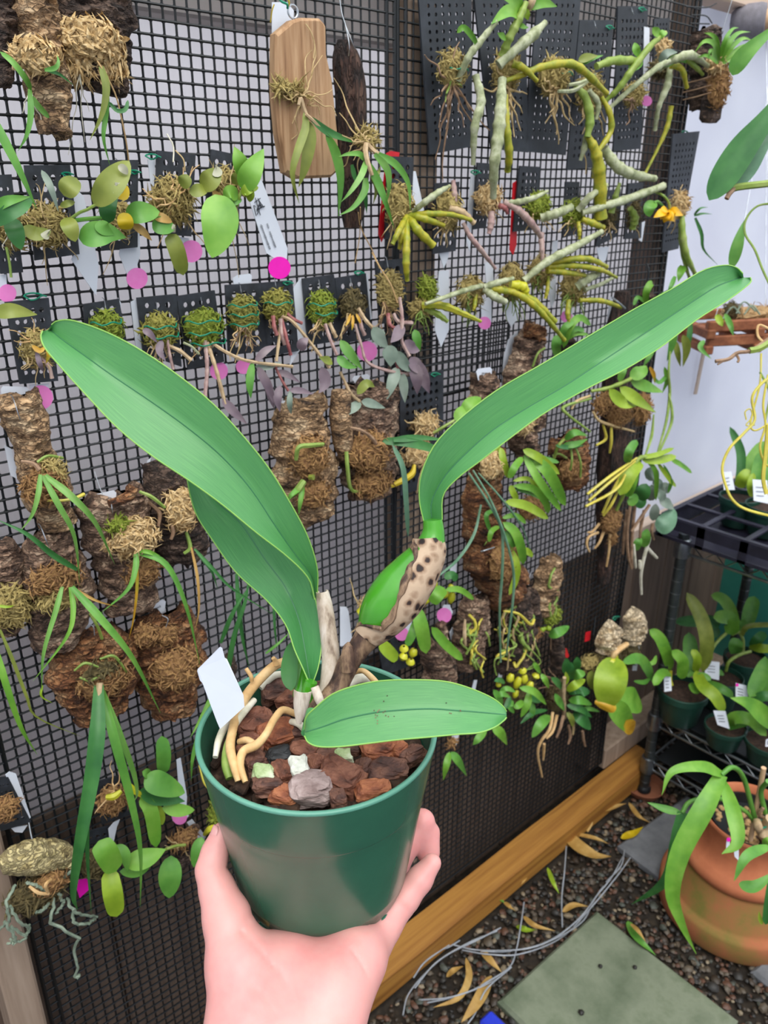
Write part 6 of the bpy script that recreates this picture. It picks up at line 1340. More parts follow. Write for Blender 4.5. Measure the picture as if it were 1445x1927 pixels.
# broken netting strands and the capped pole at top right
t = thing('loose_strand', W(1335, 25, .005), 'loose bent ends of netting strands at top right corner', 'netting end')
for px in ([(1290, 12, .0), (1330, 14, .005), (1348, 6, .01)], [(1300, 28, 0), (1328, 30, .005), (1340, 44, .01)], [(1298, 44, 0), (1335, 45, .008)]): stalk(t, px, 1.2, 'net_black', 'strand', segs=5)
t = thing('wooden_pole', W(1420, 45, .2), 'round pale wooden pole with a grey foam cap at top right', 'pole')
a = XP(1405, 42, 1.55); b = a + Vector((.18, -.42, .02)); d = (b - a).normalized()
mb = MB(); mb.tube([a + d * .02, a + d * .06, b], .017, 20); mb.build('pole', 'dowel', t)
mb = MB(); mb.lathe([(0, -.028), (.018, -.026), (.027, -.016), (.0285, .0), (.0285, .022), (.026, .03), (.0175, .031)], a, d, 24); mb.build('cap', 'foam_grey', t)
# ------------------------------------------------------------------ small plates, middle right rows
def mid(pc, nx, ny, mo, lab, canes=(), lv=(), rt=5, mt='moss_straw', L=.011, o=.008):
    t = mount((pc[2][0] + pc[3][0]) / 2, max(pc[2][1], pc[3][1]), lab, o)
    plate(t, *pc, nx, ny)
    for x, y, rx, ry in mo: mossw(t, x, y, rx, ry, .028, mt, n=190, L=L)
    for px, r, m_ in canes: cane(t, px, r, m_)
    for px, w, m_ in lv: lf(t, px, w, m_, 'lance')
    x, y, rx, ry = mo[0]; roots(t, (x, y + ry * .3, .035), rl(x, y + ry * .3, rt, rx * 1.2, ry * 1.4), 1.5, 'root_straw', jit=4)
    return t
mid([(728, 294), (776, 296), (770, 450), (722, 450)], 3, 8, [(750, 388, 27, 42)], 'yellow caned dendrobium on plate with a red tag behind it', [([(765, 408, .04), (750, 435, .06), (738, 460, .06)], [5, 6, 4], 'cane_yellow'), ([(766, 410, .04), (765, 450, .06), (764, 495, .065), (766, 528, .06)], [5, 7, 7, 4], 'cane_yellow'), ([(762, 410, .04), (756, 440, .055), (752, 468, .05)], [5, 6, 4], 'cane_yellow'), ([(770, 408, .04), (785, 432, .06), (815, 462, .065)], [6, 9, 7], 'cane_yellow'), ([(770, 405, .04), (800, 412, .06), (835, 424, .06)], [6, 7, 4], 'cane_yellow'), ([(772, 404, .04), (805, 402, .06), (850, 404, .065), (886, 414, .06)], [4, 6, 5, 4], 'cane_yellow'), ([(775, 400, .04), (800, 380, .06), (825, 362, .065), (846, 350, .06)], [4, 6, 6, 3], 'cane_silver')], rt=10, mt='moss_straw')
plant_tag([(727, 288), (736, 284), (752, 287), (750, 300), (735, 420), (718, 456), (712, 440)], .003, 'red tag behind the yellow caned dendrobium plate', mt='red')
plant_tag([(774, 322), (782, 322), (798, 395), (792, 402), (776, 395)], .006, 'white tag right of the yellow caned dendrobium')
mid([(815, 345), (862, 342), (855, 472), (812, 478)], 3, 7, [(843, 395, 26, 40)], 'moss plate with lilac cane, right of yellow caned dendrobium', [([(872, 420, .05), (885, 445, .06), (905, 470, .065), (932, 505, .06)], [4, 5, 5, 3], 'cane_purple'), ([(845, 392, .04), (870, 400, .05), (892, 420, .055)], [6, 7, 5], 'cane_tan'), ([(853, 340, .03), (855, 365, .035), (856, 390, .035)], [4, 6, 4], 'cane_purple')], rt=9)
plant_tag([(826, 476), (845, 474), (842, 490), (835, 505)], .004, 'small white tag tip below the moss plate with lilac cane')
mid([(896, 306), (926, 308), (912, 428), (888, 432)], 3, 7, [(918, 375, 26, 28)], 'moss ball plate with long purple cane crossing to lower right', [([(948, 380, .045), (975, 395, .06), (1000, 420, .065), (1018, 445, .06)], [6, 7, 7, 5], 'cane_purple'), ([(950, 382, .045), (975, 380, .06), (1005, 372, .065), (1030, 360, .06)], [5, 6, 5, 3], 'cane_silver'), ([(925, 400, .04), (924, 420, .045), (920, 440, .045)], [6, 7, 4], 'cane_purple'), ([(935, 385, .04), (950, 392, .05), (955, 402, .05)], [5, 5, 3], 'cane_red')], rt=7, mt='moss_tan')
plant_tag([(886, 330), (894, 326), (888, 425), (884, 474), (878, 455), (880, 400)], .004, 'narrow white tag left of the plate with long purple cane'); 
tt = thing('twist_tie', W(893, 325, .01), 'green wire twist at the top of narrow white tag', 'wire tie'); tie(tt, 893, 325, .012, 8)
mid([(976, 312), (1014, 314), (1008, 432), (964, 436)], 4, 8, [(1012, 388, 24, 26)], 'moss plate with red tag and stout grey canes', [([(1018, 410, .045), (1045, 402, .06), (1075, 390, .065)], [8, 9, 7], 'cane_silver'), ([(1018, 440, .045), (1020, 470, .055), (1022, 510, .055)], [6, 5, 3], 'cane_purple')], rt=7, mt='moss_bright')
plant_tag([(965, 345), (972, 340), (974, 400), (972, 460), (966, 480), (959, 470)], .003, 'red tag behind the plate with stout grey canes', mt='red')
mid([(1062, 342), (1088, 342), (1084, 440), (1056, 448)], 4, 8, [(1078, 402, 24, 22)], 'narrow plate with fibrous roots and silvery felted cane', [([(1095, 400, .05), (1130, 390, .065), (1170, 378, .07), (1248, 350, .07)], [6, 7, 8, 7], 'cane_silver'), ([(1088, 395, .045), (1110, 370, .06), (1142, 348, .065)], [6, 7, 4], 'cane_silver'), ([(1095, 412, .05), (1115, 420, .06), (1135, 428, .06)], [5, 7, 5], 'cane_yellow'), ([(1088, 418, .05), (1090, 435, .055), (1090, 450, .055)], [4, 4, 3], 'cane_yellow')], rt=12, L=.014, mt='moss_bright')
mid([(1142, 358), (1166, 356), (1158, 445), (1118, 465)], 3, 6, [(1145, 405, 14, 28)], 'small dark plate with plump green bulbs beside thick yellow cane', [([(1150, 400, .045), (1158, 370, .05), (1166, 345, .05)], [6, 6, 3], 'cane_green')], rt=5, mt='moss_dark')
mid([(1180, 345), (1208, 343), (1204, 448), (1172, 450)], 3, 6, [(1192, 405, 14, 26)], 'small dark plate with plump bulbs and white tag, further right', [([(1190, 430, .045), (1194, 410, .05), (1186, 392, .05)], [6, 8, 5], 'cane_green')], rt=4, mt='moss_dark')
plant_tag([(1205, 420), (1214, 416), (1208, 455), (1202, 452)], .006, 'short white tag right of the small plate with plump bulbs'); plant_tag([(1122, 466), (1146, 464), (1140, 490), (1130, 498)], .004, 'white tag below small plate beside the thick yellow cane')
# row of fibrous clumps
def clump(x, y, rx, ry, lab, canes=(), lv=(), mt='moss_straw', rt=10):
    t = mount(x, y + ry, lab); slab(t, [(x, y - ry * .9), (x, y + ry * .9)], [rx * 1.5, rx * 1.4], 'cork_dark', thick=.006, bulge=.1, nu=14, nv=10); mossw(t, x, y, rx, ry, .026, mt, n=200, L=.013, hang=.3)
    for px, r, m_ in canes: cane(t, px, r, m_)
    for px, w, m_ in lv: lf(t, px, w, m_, 'lance')
    roots(t, (x, y, .035), rl(x, y + ry * .3, rt, rx * 1.1, ry * 1.6), 1.6, 'root_green', jit=4); return t
clump(884, 550, 26, 30, 'fibrous clump with long grey cane pointing left, centre of lower row', [([(905, 538, .045), (870, 548, .055), (830, 562, .06), (800, 572, .055)], [5, 5, 4, 3], 'cane_silver'), ([(910, 540, .045), (935, 532, .055), (965, 524, .055)], [6, 6, 4], 'cane_silver'), ([(912, 545, .045), (930, 558, .06), (950, 568, .06)], [6, 8, 6], 'cane_silver'), ([(915, 540, .045), (940, 545, .055), (960, 550, .055)], [6, 7, 5], 'cane_yellow'), ([(895, 555, .04), (893, 575, .045), (890, 585, .045)], [4, 4, 2], 'cane_yellow')])
clump(962, 530, 24, 36, 'fibrous clump with banded olive canes running to lower right', [([(945, 542, .045), (985, 560, .06), (1020, 590, .07), (1062, 640, .07)], [5, 7, 6, 4], 'cane_yellow'), ([(970, 550, .045), (1005, 568, .06), (1045, 605, .068)], [6, 8, 5], 'cane_yellow'), ([(960, 535, .045), (985, 540, .055), (990, 555, .055)], [8, 9, 6], 'bulb_yellow')])
clump(1015, 510, 24, 28, 'fibrous clump with striped silver cane rising to upper right', [([(985, 528, .05), (1030, 492, .065), (1075, 468, .07), (1132, 436, .07)], [6, 8, 8, 5], 'cane_silver'), ([(1030, 495, .05), (1070, 488, .065), (1110, 488, .07), (1142, 502, .065)], [5, 6, 6, 4], 'cane_yellow'), ([(1030, 502, .05), (1080, 500, .065), (1130, 508, .07), (1160, 522, .065)], [5, 6, 5, 3], 'cane_yellow'), ([(1030, 510, .05), (1060, 512, .06), (1100, 518, .06)], [5, 6, 4], 'cane_yellow'), ([(1032, 520, .045), (1030, 545, .05), (1026, 562, .05)], [3, 4, 3], 'cane_yellow')])
clump(1078, 540, 26, 32, 'fibrous clump with grey felted canes, rightmost in the lower row', [([(1085, 540, .05), (1105, 525, .06), (1125, 515, .06)], [8, 9, 6], 'cane_silver'), ([(1090, 565, .05), (1130, 566, .065), (1168, 578, .065)], [4, 5, 4], 'cane_yellow'), ([(1070, 565, .045), (1068, 590, .05), (1070, 605, .05)], [5, 5, 3], 'cane_yellow'), ([(1100, 545, .05), (1130, 535, .055), (1155, 522, .055)], [4, 4, 3], 'cane_silver')])
for pxs, lab, pk in [([(826, 510), (845, 508), (845, 620), (830, 654), (818, 620)], 'long white pointed tag with green tie, left of lower row clumps', None), ([(905, 560), (925, 560), (925, 605), (915, 622), (906, 600)], 'white tag with pink end below the grey cane clump', (912, 608, 12)), ([(950, 570), (976, 568), (974, 600), (962, 615), (952, 598)], 'white pointed tag hanging below the banded olive canes', None), ([(1032, 520), (1046, 515), (1046, 560), (1038, 580), (1034, 560)], 'white tag behind the striped silver cane clump', None), ([(912, 495), (926, 492), (930, 540), (916, 545)], 'white tag behind doubled netting, above the grey cane', None), ([(1066, 580), (1076, 578), (1078, 600), (1068, 602)], 'white tag with pink end under the rightmost clump', (1066, 596, 11)), ([(1148, 560), (1158, 556), (1150, 600), (1142, 606)], 'white tag beside the dark wood top near right leaf', None), ([(1040, 455), (1050, 452), (1046, 500), (1038, 505)], 'white tag standing between upper and lower clump rows', None)]:
    plant_tag(pxs, .004, lab, pink=pk)
# ------------------------------------------------------------------ lower right half of the netting
t = mount(905, 790, 'short cork stub with white number tab, behind the right leaf')
slab(t, [(905, 705), (900, 750), (895, 800)], [52, 60, 56], 'cork_brown', seed=31, o=.016)
plant_tag([(896, 700), (900, 694), (922, 691), (926, 695), (924, 712), (900, 716)], .03, 'white tab with dark print on top of short cork stub', marks=[word(906, 703, 916, 702)])
t = mount(980, 720, 'leaning bark piece with rusty broken top above the right leaf')
slab(t, [(1000, 614), (988, 650), (975, 690), (962, 740)], [40, 58, 62, 60], 'cork_brown', seed=32, o=.016); slab(t, [(1003, 612), (996, 636)], [36, 40], 'cork_red', seed=33, o=.03, nu=16, nv=10)
stalk(t, [(1002, 690, .05), (1012, 665, .055), (1025, 655, .05)], 2, 'root_green', 'root')
plant_tag([(948, 672), (956, 640), (975, 622), (972, 650), (950, 730), (944, 724)], .006, 'bluish white tag behind the leaning bark piece')
t = mount(1140, 1098, 'very long dark driftwood log at right, partly behind the right leaf')
Q = v3(cr([W(x, y, .03) for x, y in [(1172, 548), (1162, 640), (1158, 760), (1150, 880), (1142, 1000), (1136, 1095)]], 50)); s = spx(Q[20]); mb = MB(); vs_ = []; fs_ = []; ns = 16; Rr = cr([(14,), (26,), (28,), (28,), (22,), (14,)], 50)
for i, q in enumerate(Q):
    for k in range(ns):
        g = 2 * math.pi * k / ns; dd = Vector((math.cos(g) * 1.2, math.sin(g) * .75, 0)); r = float(Rr[i][0]) * s * (1 + .2 * noise.noise(Vector((dd.x * 2, dd.y * 2, q.z * 8))) + .12 * noise.noise(Vector((dd.x * 6, dd.y * 6, q.z * 22))))
        vs_.append(q + dd * r)
for i in range(49):
    for k in range(ns): fs_.append((i * ns + k, i * ns + (k + 1) % ns, (i + 1) * ns + (k + 1) % ns, (i + 1) * ns + k))
fs_ += [tuple(range(ns)), tuple(49 * ns + k for k in range(ns - 1, -1, -1))]; mb.add(vs_, fs_); mb.build('log', 'log_dark', t)
stalk(t, [(1152, 560, .06), (1162, 568, .075), (1176, 580, .07)], 2, 'wire_metal', 'binding'); mossw(t, 1135, 760, 22, 20, .06, 'moss_brown', n=160, L=.012); mossw(t, 1165, 782, 30, 22, .06, 'moss_brown', n=220, L=.012); mossw(t, 1208, 770, 20, 34, .05, 'moss_brown', n=160, L=.012)
cane(t, [(1112, 736, .06), (1145, 730, .075), (1180, 716, .085), (1212, 700, .085)], [3, 4, 4, 3], 'cane_green', 4)
for px, w, m_ in [([(1146, 732, .08), (1172, 758, .095), (1202, 762, .09)], 20, 'leaf_lime'), ([(1166, 728, .08), (1198, 752, .1), (1234, 776, .095)], 20, 'leaf_lime'), ([(1187, 718, .085), (1218, 728, .1), (1248, 738, .095)], 20, 'leaf_bright'), ([(1185, 710, .085), (1205, 700, .095), (1216, 688, .09)], 24, 'leaf_bright'), ([(1165, 718, .08), (1172, 700, .085), (1180, 690, .085)], 12, 'leaf_mid'), ([(1222, 690, .08), (1230, 705, .085), (1232, 722, .085)], 7, 'leaf_gold')]: lf(t, px, w, m_, 'lance')
for px in ([(1112, 750, .06), (1062, 765, .07), (1068, 780, .075), (1110, 812, .07)], [(1116, 775, .06), (1128, 792, .065), (1160, 803, .065), (1193, 812, .06)], [(1140, 765, .06), (1136, 775, .065)], [(1150, 800, .06), (1150, 830, .065), (1147, 852, .06)], [(1110, 745, .06), (1085, 755, .065), (1075, 770, .065)], [(1135, 800, .06), (1140, 825, .06), (1122, 838, .06)]): stalk(t, px, [2.5, 3, 2], random.choice(['root_yellow', 'root_straw', 'root_green']), 'root')
# light green plant just above the right leaf
t = mount(1070, 660, 'small bright green leafy plant peeping above the right leaf')
slab(t, [(1060, 640), (1062, 690)], [34, 34], 'cork_dark', nu=14, nv=10)
for px, w, m_ in [([(1060, 655, .04), (1070, 620, .05), (1090, 598, .055), (1112, 612, .05)], 13, 'leaf_bright'), ([(1055, 650, .04), (1062, 618, .05), (1080, 605, .055)], 12, 'leaf_mid'), ([(1060, 645, .04), (1080, 620, .05), (1100, 622, .05)], 10, 'leaf_mid'), ([(1050, 670, .04), (1046, 650, .05), (1050, 630, .05)], 16, 'leaf_mid'), ([(1065, 640, .04), (1085, 628, .05), (1108, 630, .05)], 7, 'leaf_bright')]: lf(t, px, w, m_, 'strap')
t = mount(1215, 560, 'leafy shoots at netting corner above the right leaf')
slab(t, [(1208, 550), (1210, 600)], [26, 26], 'cork_dark', nu=14, nv=10, o=.02)
for px, w, m_ in [([(1215, 575, .05), (1216, 550, .06), (1224, 534, .06), (1228, 536, .055)], 12, 'leaf_bright'), ([(1215, 570, .05), (1200, 560, .055), (1192, 575, .055)], 7, 'leaf_mid'), ([(1222, 570, .05), (1240, 560, .055), (1262, 545, .05)], 8, 'leaf_mid')]: lf(t, px, w, m_, 'strap')
stalk(t, [(1216, 496, .02), (1220, 510, .03), (1216, 540, .03)], 2, 'net_black', 'hanger')
# small cork with arching leaves
t = mount(1070, 905, 'small square cork with arched green leaves and hanging roots')
slab(t, [(1058, 818), (1062, 860), (1068, 905)], [76, 92, 70], 'cork_red', seed=34, o=.016); mossw(t, 1075, 880, 32, 22, .045, 'moss_brown', n=160)
cane(t, [(1042, 862, .05), (1050, 840, .06), (1062, 826, .065)], [3, 3.5, 3], 'cane_green', 2)
for px, w, m_ in [([(1062, 828, .06), (1082, 814, .075), (1106, 820, .07)], 13, 'leaf_mid'), ([(1058, 838, .06), (1082, 836, .075), (1106, 826, .07)], 12, 'leaf_mid'), ([(1045, 838, .06), (1070, 842, .07), (1100, 838, .07)], 8, 'leaf_deep')]: lf(t, px, w, m_, 'lance')
for px in ([(1074, 842, .06), (1076, 865, .07), (1073, 884, .065)], [(1082, 840, .06), (1092, 868, .07), (1092, 898, .065)], [(1040, 858, .05), (1052, 854, .055), (1066, 862, .055)]): stalk(t, px, 2.2, 'root_green', 'root')
# tall cork with the big rosettes
t = mount(925, 1115, 'tall rough cork with two bright green leaf rosettes below right leaf')
slab(t, [(918, 840), (905, 900), (900, 970), (915, 1050), (945, 1112)], [60, 70, 84, 120, 110], 'cork_red', seed=35, o=.016, rough=.009, edge=.16); slab(t, [(985, 770), (975, 810), (985, 848)], [76, 66, 50], 'cork_brown', seed=36, o=.016)
mossw(t, 945, 1055, 34, 44, .06, 'moss_brown', n=260, L=.011); mossw(t, 925, 875, 28, 30, .05, 'moss_tan', n=150, L=.011); mossw(t, 1000, 955, 34, 26, .04, 'moss_brown', n=160); mossw(t, 985, 790, 26, 30, .05, 'moss_tan', n=140)
for px, w, m_ in [([(984, 846, .07), (1015, 862, .09), (1053, 892, .085)], 15, 'leaf_lime'), ([(986, 856, .07), (1015, 905, .1), (1056, 962, .1)], 14, 'leaf_bright'), ([(995, 856, .07), (1032, 890, .1), (1064, 952, .1)], 20, 'leaf_bright'), ([(1018, 866, .085), (1045, 905, .1), (1052, 940, .095)], 12, 'leaf_lime'), ([(983, 860, .07), (968, 880, .08), (958, 900, .075)], 13, 'leaf_bright'), ([(942, 842, .06), (948, 870, .07), (957, 900, .065)], 12, 'leaf_lime'), ([(990, 848, .07), (1020, 862, .085), (1052, 870, .08)], 10, 'leaf_mid'), ([(985, 858, .07), (1000, 872, .08), (1022, 880, .08)], 9, 'leaf_mid'),
        ([(965, 914, .07), (1003, 920, .085), (1026, 945, .09), (1032, 966, .085)], 13, 'leaf_bright'), ([(951, 944, .07), (990, 952, .085), (1032, 976, .085)], 16, 'leaf_lime'), ([(960, 913, .07), (966, 928, .075), (974, 941, .075)], 11, 'leaf_lime'), ([(965, 905, .07), (995, 902, .08), (1020, 930, .08)], 8, 'leaf_lime'), ([(968, 920, .07), (995, 928, .075), (1020, 940, .075)], 6, 'leaf_mid'), ([(940, 870, .05), (935, 850, .055), (938, 835, .055)], 10, 'leaf_lime'),
        ([(946, 983, .07), (968, 1000, .085), (980, 1030, .09), (985, 1062, .085)], 16, 'leaf_bright'), ([(980, 1034, .08), (992, 1038, .085), (1003, 1046, .08)], 12, 'leaf_lime'), ([(956, 1026, .07), (972, 1060, .085), (970, 1090, .085), (958, 1120, .08)], 12, 'leaf_lime'), ([(940, 990, .06), (925, 1000, .07), (920, 1020, .07)], 9, 'leaf_bright'), ([(930, 960, .06), (915, 970, .065), (922, 1000, .065)], 8, 'leaf_mid'), ([(948, 1000, .07), (962, 1015, .08), (968, 1030, .08)], 14, 'leaf_mid'), ([(945, 975, .07), (970, 970, .08), (990, 985, .08)], 9, 'leaf_bright')]: lf(t, px, w, m_, 'strap', n=13)
for px, w in [([(882, 890, .06), (915, 940, .08), (942, 990, .09), (946, 1030, .095), (944, 1090, .095), (940, 1150, .09), (942, 1246, .08)], 6), ([(890, 885, .06), (925, 945, .085), (952, 1015, .1), (966, 1075, .1), (965, 1130, .1), (957, 1195, .095), (953, 1232, .085)], 5.5), ([(905, 950, .06), (892, 1005, .07), (862, 1052, .075), (825, 1084, .07)], 6), ([(900, 890, .06), (945, 940, .08), (982, 992, .08), (997, 1034, .07)], 4)]:
    stalk(t, px, [w * .35, w * .5, w * .5, w * .35], 'leaf_blue', 'terete_leaf', n=30)
roots(t, (925, 1000, .05), [(918, 1035, .05), (925, 1055, .05), (930, 1070, .05), (912, 1025, .05)], 2, 'root_green'); roots(t, (975, 1110, .04), [(940, 1200, .05), (965, 1190, .05)], 1.5, 'root_brown')
stalk(t, [(905, 1038, .06), (915, 1035, .065), (930, 1030, .065)], 1.4, 'wire_metal', 'binding')
t = mount(1020, 1150, 'small tan cork with green creeping root down its right side')
slab(t, [(1030, 1048), (1022, 1095), (1015, 1150)], [46, 56, 46], 'cork_tan', seed=37, o=.016)
for px in ([(1046, 1066, .04), (1036, 1085, .045), (1034, 1105, .045), (1048, 1110, .045), (1046, 1130, .045), (1032, 1150, .045)], [(1040, 1120, .04), (1034, 1140, .045), (1036, 1160, .045)], [(1030, 1135, .04), (1045, 1140, .045), (1042, 1165, .045)]): stalk(t, px, 2.4, 'root_green', 'root', jit=1.0)
mossw(t, 1038, 1158, 18, 20, .035, 'moss_bright', n=120)
slab(t, [(990, 1112), (995, 1145), (998, 1172)], [32, 34, 18], 'cork_dark', seed=38, o=.03, nu=20, nv=12, name='bark_flake')
plant_tag([(994, 1090), (1000, 1075), (994, 1108), (988, 1110)], .006, 'thin white tag slip left of the small tan cork'); plant_tag([(966, 1112), (972, 1105), (975, 1115), (970, 1120)], .03, 'tiny pink sticker edge above the flaky dark bark', mt='pink')
t = mount(868, 1250, 'brown cork lump covered in green creeping roots right of bulb')
slab(t, [(888, 1120), (880, 1185), (868, 1252)], [60, 72, 56], 'cork_brown', seed=39, o=.016)
for q in range(16):
    x, y = 895 + ru(-18, 18), 1150 + ru(0, 90); stalk(t, [(x, y, .045), (x + ru(-14, 14), y + ru(8, 22), .055), (x + ru(-16, 16), y + ru(22, 44), .05)], ru(1.6, 2.8), random.choice(['root_green', 'root_green', 'root_yellow']), 'root', jit=.8)
stalk(t, [(875, 1165, .05), (874, 1195, .055), (876, 1215, .055)], [2, 4, 2], 'cane_tan', 'root')
t = mount(975, 1250, 'dark bark hung with tangled green roots in lower right middle')
slab(t, [(955, 1120), (962, 1175), (958, 1245)], [84, 92, 70], 'cork_dark', seed=40, o=.012); mossw(t, 995, 1195, 26, 20, .03, 'moss_brown', n=140)
for q in range(26):
    x, y = 965 + ru(-34, 40), 1140 + ru(0, 80); stalk(t, [(x, y, .04), (x + ru(-14, 14), y + ru(6, 18), .055), (x + ru(-18, 18), y + ru(18, 40), .05), (x + ru(-20, 20), y + ru(30, 60), .045)], ru(1.4, 2.8), random.choice(['root_green', 'root_green', 'root_yellow', 'root_straw']), 'root', jit=.8)
stalk(t, [(948, 1150, .06), (975, 1155, .065), (998, 1175, .065), (1005, 1166, .06)], [2, 3, 3], 'root_yellow', 'root'); stalk(t, [(980, 1195, .05), (985, 1210, .06), (995, 1222, .055)], [3, 4, 4], 'root_green', 'root')
for x0, y0, x1, y1, lb in [(946, 1252, 940, 1276, 'thin white label stake just left of yellow bulbs'), (992, 1222, 982, 1250, 'thin white label stake above the yellow bulbs'), (895, 1280, 890, 1300, 'thin white label stake by the small low leaf tip')]: plant_tag([(x0 - 3, y0), (x0 + 3, y0), (x1 + 4, y1), (x1 - 3, y1)], .02, lb)
# bulb orchid just behind the pot
t = mount(790, 1280, 'yellow bulbed orchid with broad leaves growing just behind the held pot')
slab(t, [(792, 1205), (815, 1240), (818, 1282)], [30, 62, 60], 'cork_brown', seed=41, o=.03, bulge=.5); slab(t, [(825, 1170), (828, 1210)], [16, 18], 'cork_brown', nu=14, nv=8, o=.03); plate(t, (690, 1110), (760, 1080), (830, 1230), (720, 1270), 4, 8)
for x, y, rx, ry, o_ in [(681, 1152, 11, 10, .05), (685, 1142, 9, 8, .045), (760, 1221, 9, 8, .06), (777, 1228, 9, 10, .06), (759, 1236, 9, 8, .065), (772, 1246, 9, 8, .06), (816, 1099, 8, 10, .05), (849, 1125, 8, 14, .05), (838, 1118, 7, 10, .05), (803, 1128, 8, 11, .05), (848, 1104, 6, 6, .05)]:
    c = W(x, y, o_); s = spx(c); mb = MB(); mb.lathe([(0, -ry * s), (rx * s * .6, -ry * s * .8), (rx * s, 0), (rx * s * .7, ry * s * .7), (rx * s * .25, ry * s)], c, Vector((ru(-.3, .3), -.3, 1)), 12); mb.build('pseudobulb', 'bulb_yellow', t)
for px, w, m_ in [([(782, 1142, .06), (793, 1180, .075), (802, 1230, .075)], 24, 'leaf_bright'), ([(812, 1180, .06), (838, 1212, .07), (871, 1242, .07)], 17, 'leaf_bright'), ([(715, 1208, .06), (730, 1225, .065), (748, 1242, .065)], 22, 'leaf_lime'), ([(765, 1216, .06), (776, 1192, .065), (782, 1170, .06)], 15, 'leaf_mid'), ([(812, 1135, .06), (822, 1120, .065), (836, 1106, .06)], 24, 'leaf_bright'), ([(838, 1110, .06), (865, 1110, .065), (892, 1128, .06)], 11, 'leaf_bright'), ([(836, 1088, .05), (850, 1082, .055), (860, 1092, .055)], 14, 'leaf_deep')]: lf(t, px, w, m_, 'strap')
roots(t, (682, 1165, .04), [(662, 1190, .04), (668, 1200, .04), (680, 1210, .04), (672, 1132, .04), (656, 1090, .03), (690, 1195, .04)], 1.6, 'root_straw'); mossw(t, 690, 1135, 16, 12, .04, 'moss_tan', n=70)
plant_tag([(640, 1142), (652, 1142), (656, 1150), (664, 1214), (640, 1216)], .02, 'white tag standing behind the pot next to bulb orchid'); plant_tag([(766, 1165), (776, 1160), (772, 1190), (758, 1206), (746, 1200), (752, 1185)], .03, 'white tag with pink end behind the spotted sheath', pink=(756, 1193, 13)); plant_tag([(836, 1138), (846, 1138), (852, 1152), (846, 1168), (830, 1166), (826, 1154)], .03, 'pink and white tag tip right of the bulb orchid', pink=(836, 1158, 14)); plant_tag([(848, 1064), (860, 1060), (858, 1080), (846, 1082)], .006, 'white tag corner beside orange edge of tall cork'); plant_tag([(846, 1190), (852, 1180), (855, 1210), (850, 1215)], .01, 'white tag sliver above the brown cork knob')
# bulbophyllum with yellow bulbs
t = mount(985, 1370, 'low orchid with cluster of small yellow bulbs right of small leaf tip')
mossw(t, 975, 1300, 40, 36, .025, 'moss_dark', n=220, L=.011)
for x, y, rx, ry in [(960, 1276, 8, 10), (973, 1285, 8, 14), (986, 1278, 8, 12), (996, 1292, 8, 12), (983, 1262, 8, 7), (1008, 1272, 8, 6), (938, 1288, 6, 6), (970, 1306, 6, 9)]:
    c = W(x, y, .05); s = spx(c); mb = MB(); mb.lathe([(0, -ry * s), (rx * s * .7, -ry * s * .7), (rx * s, 0), (rx * s * .6, ry * s * .8), (rx * s * .2, ry * s)], c, Vector((ru(-.4, .4), -.2, 1)), 12); mb.build('pseudobulb', 'bulb_yellow', t)
for px, w, m_ in [([(977, 1294, .06), (1005, 1302, .075), (1028, 1326, .07)], 13, 'leaf_bright'), ([(996, 1300, .06), (992, 1325, .07), (980, 1350, .065)], 13, 'leaf_bright'), ([(1003, 1246, .05), (1010, 1256, .055), (1017, 1268, .055)], 9, 'leaf_bright'), ([(1018, 1268, .05), (1026, 1280, .06), (1033, 1295, .055)], 10, 'leaf_bright'), ([(985, 1318, .06), (975, 1328, .065), (966, 1330, .06)], 12, 'leaf_bright'), ([(940, 1300, .05), (955, 1296, .06), (970, 1302, .06)], 9, 'leaf_mid'), ([(932, 1312, .05), (945, 1306, .06), (960, 1312, .06)], 10, 'leaf_mid'), ([(950, 1285, .05), (940, 1280, .055), (930, 1282, .055)], 10, 'leaf_deep'), ([(960, 1310, .05), (955, 1325, .055), (948, 1335, .055)], 10, 'leaf_deep'), ([(990, 1312, .055), (1005, 1315, .06), (1018, 1320, .06)], 14, 'leaf_deep'), ([(1002, 1322, .055), (1002, 1338, .06), (1000, 1352, .06)], 10, 'leaf_mid'), ([(928, 1298, .05), (938, 1312, .055), (945, 1328, .055)], 12, 'leaf_mid'), ([(965, 1318, .055), (960, 1330, .06), (968, 1342, .06)], 10, 'leaf_mid')]: lf(t, px, w, m_, 'oval')
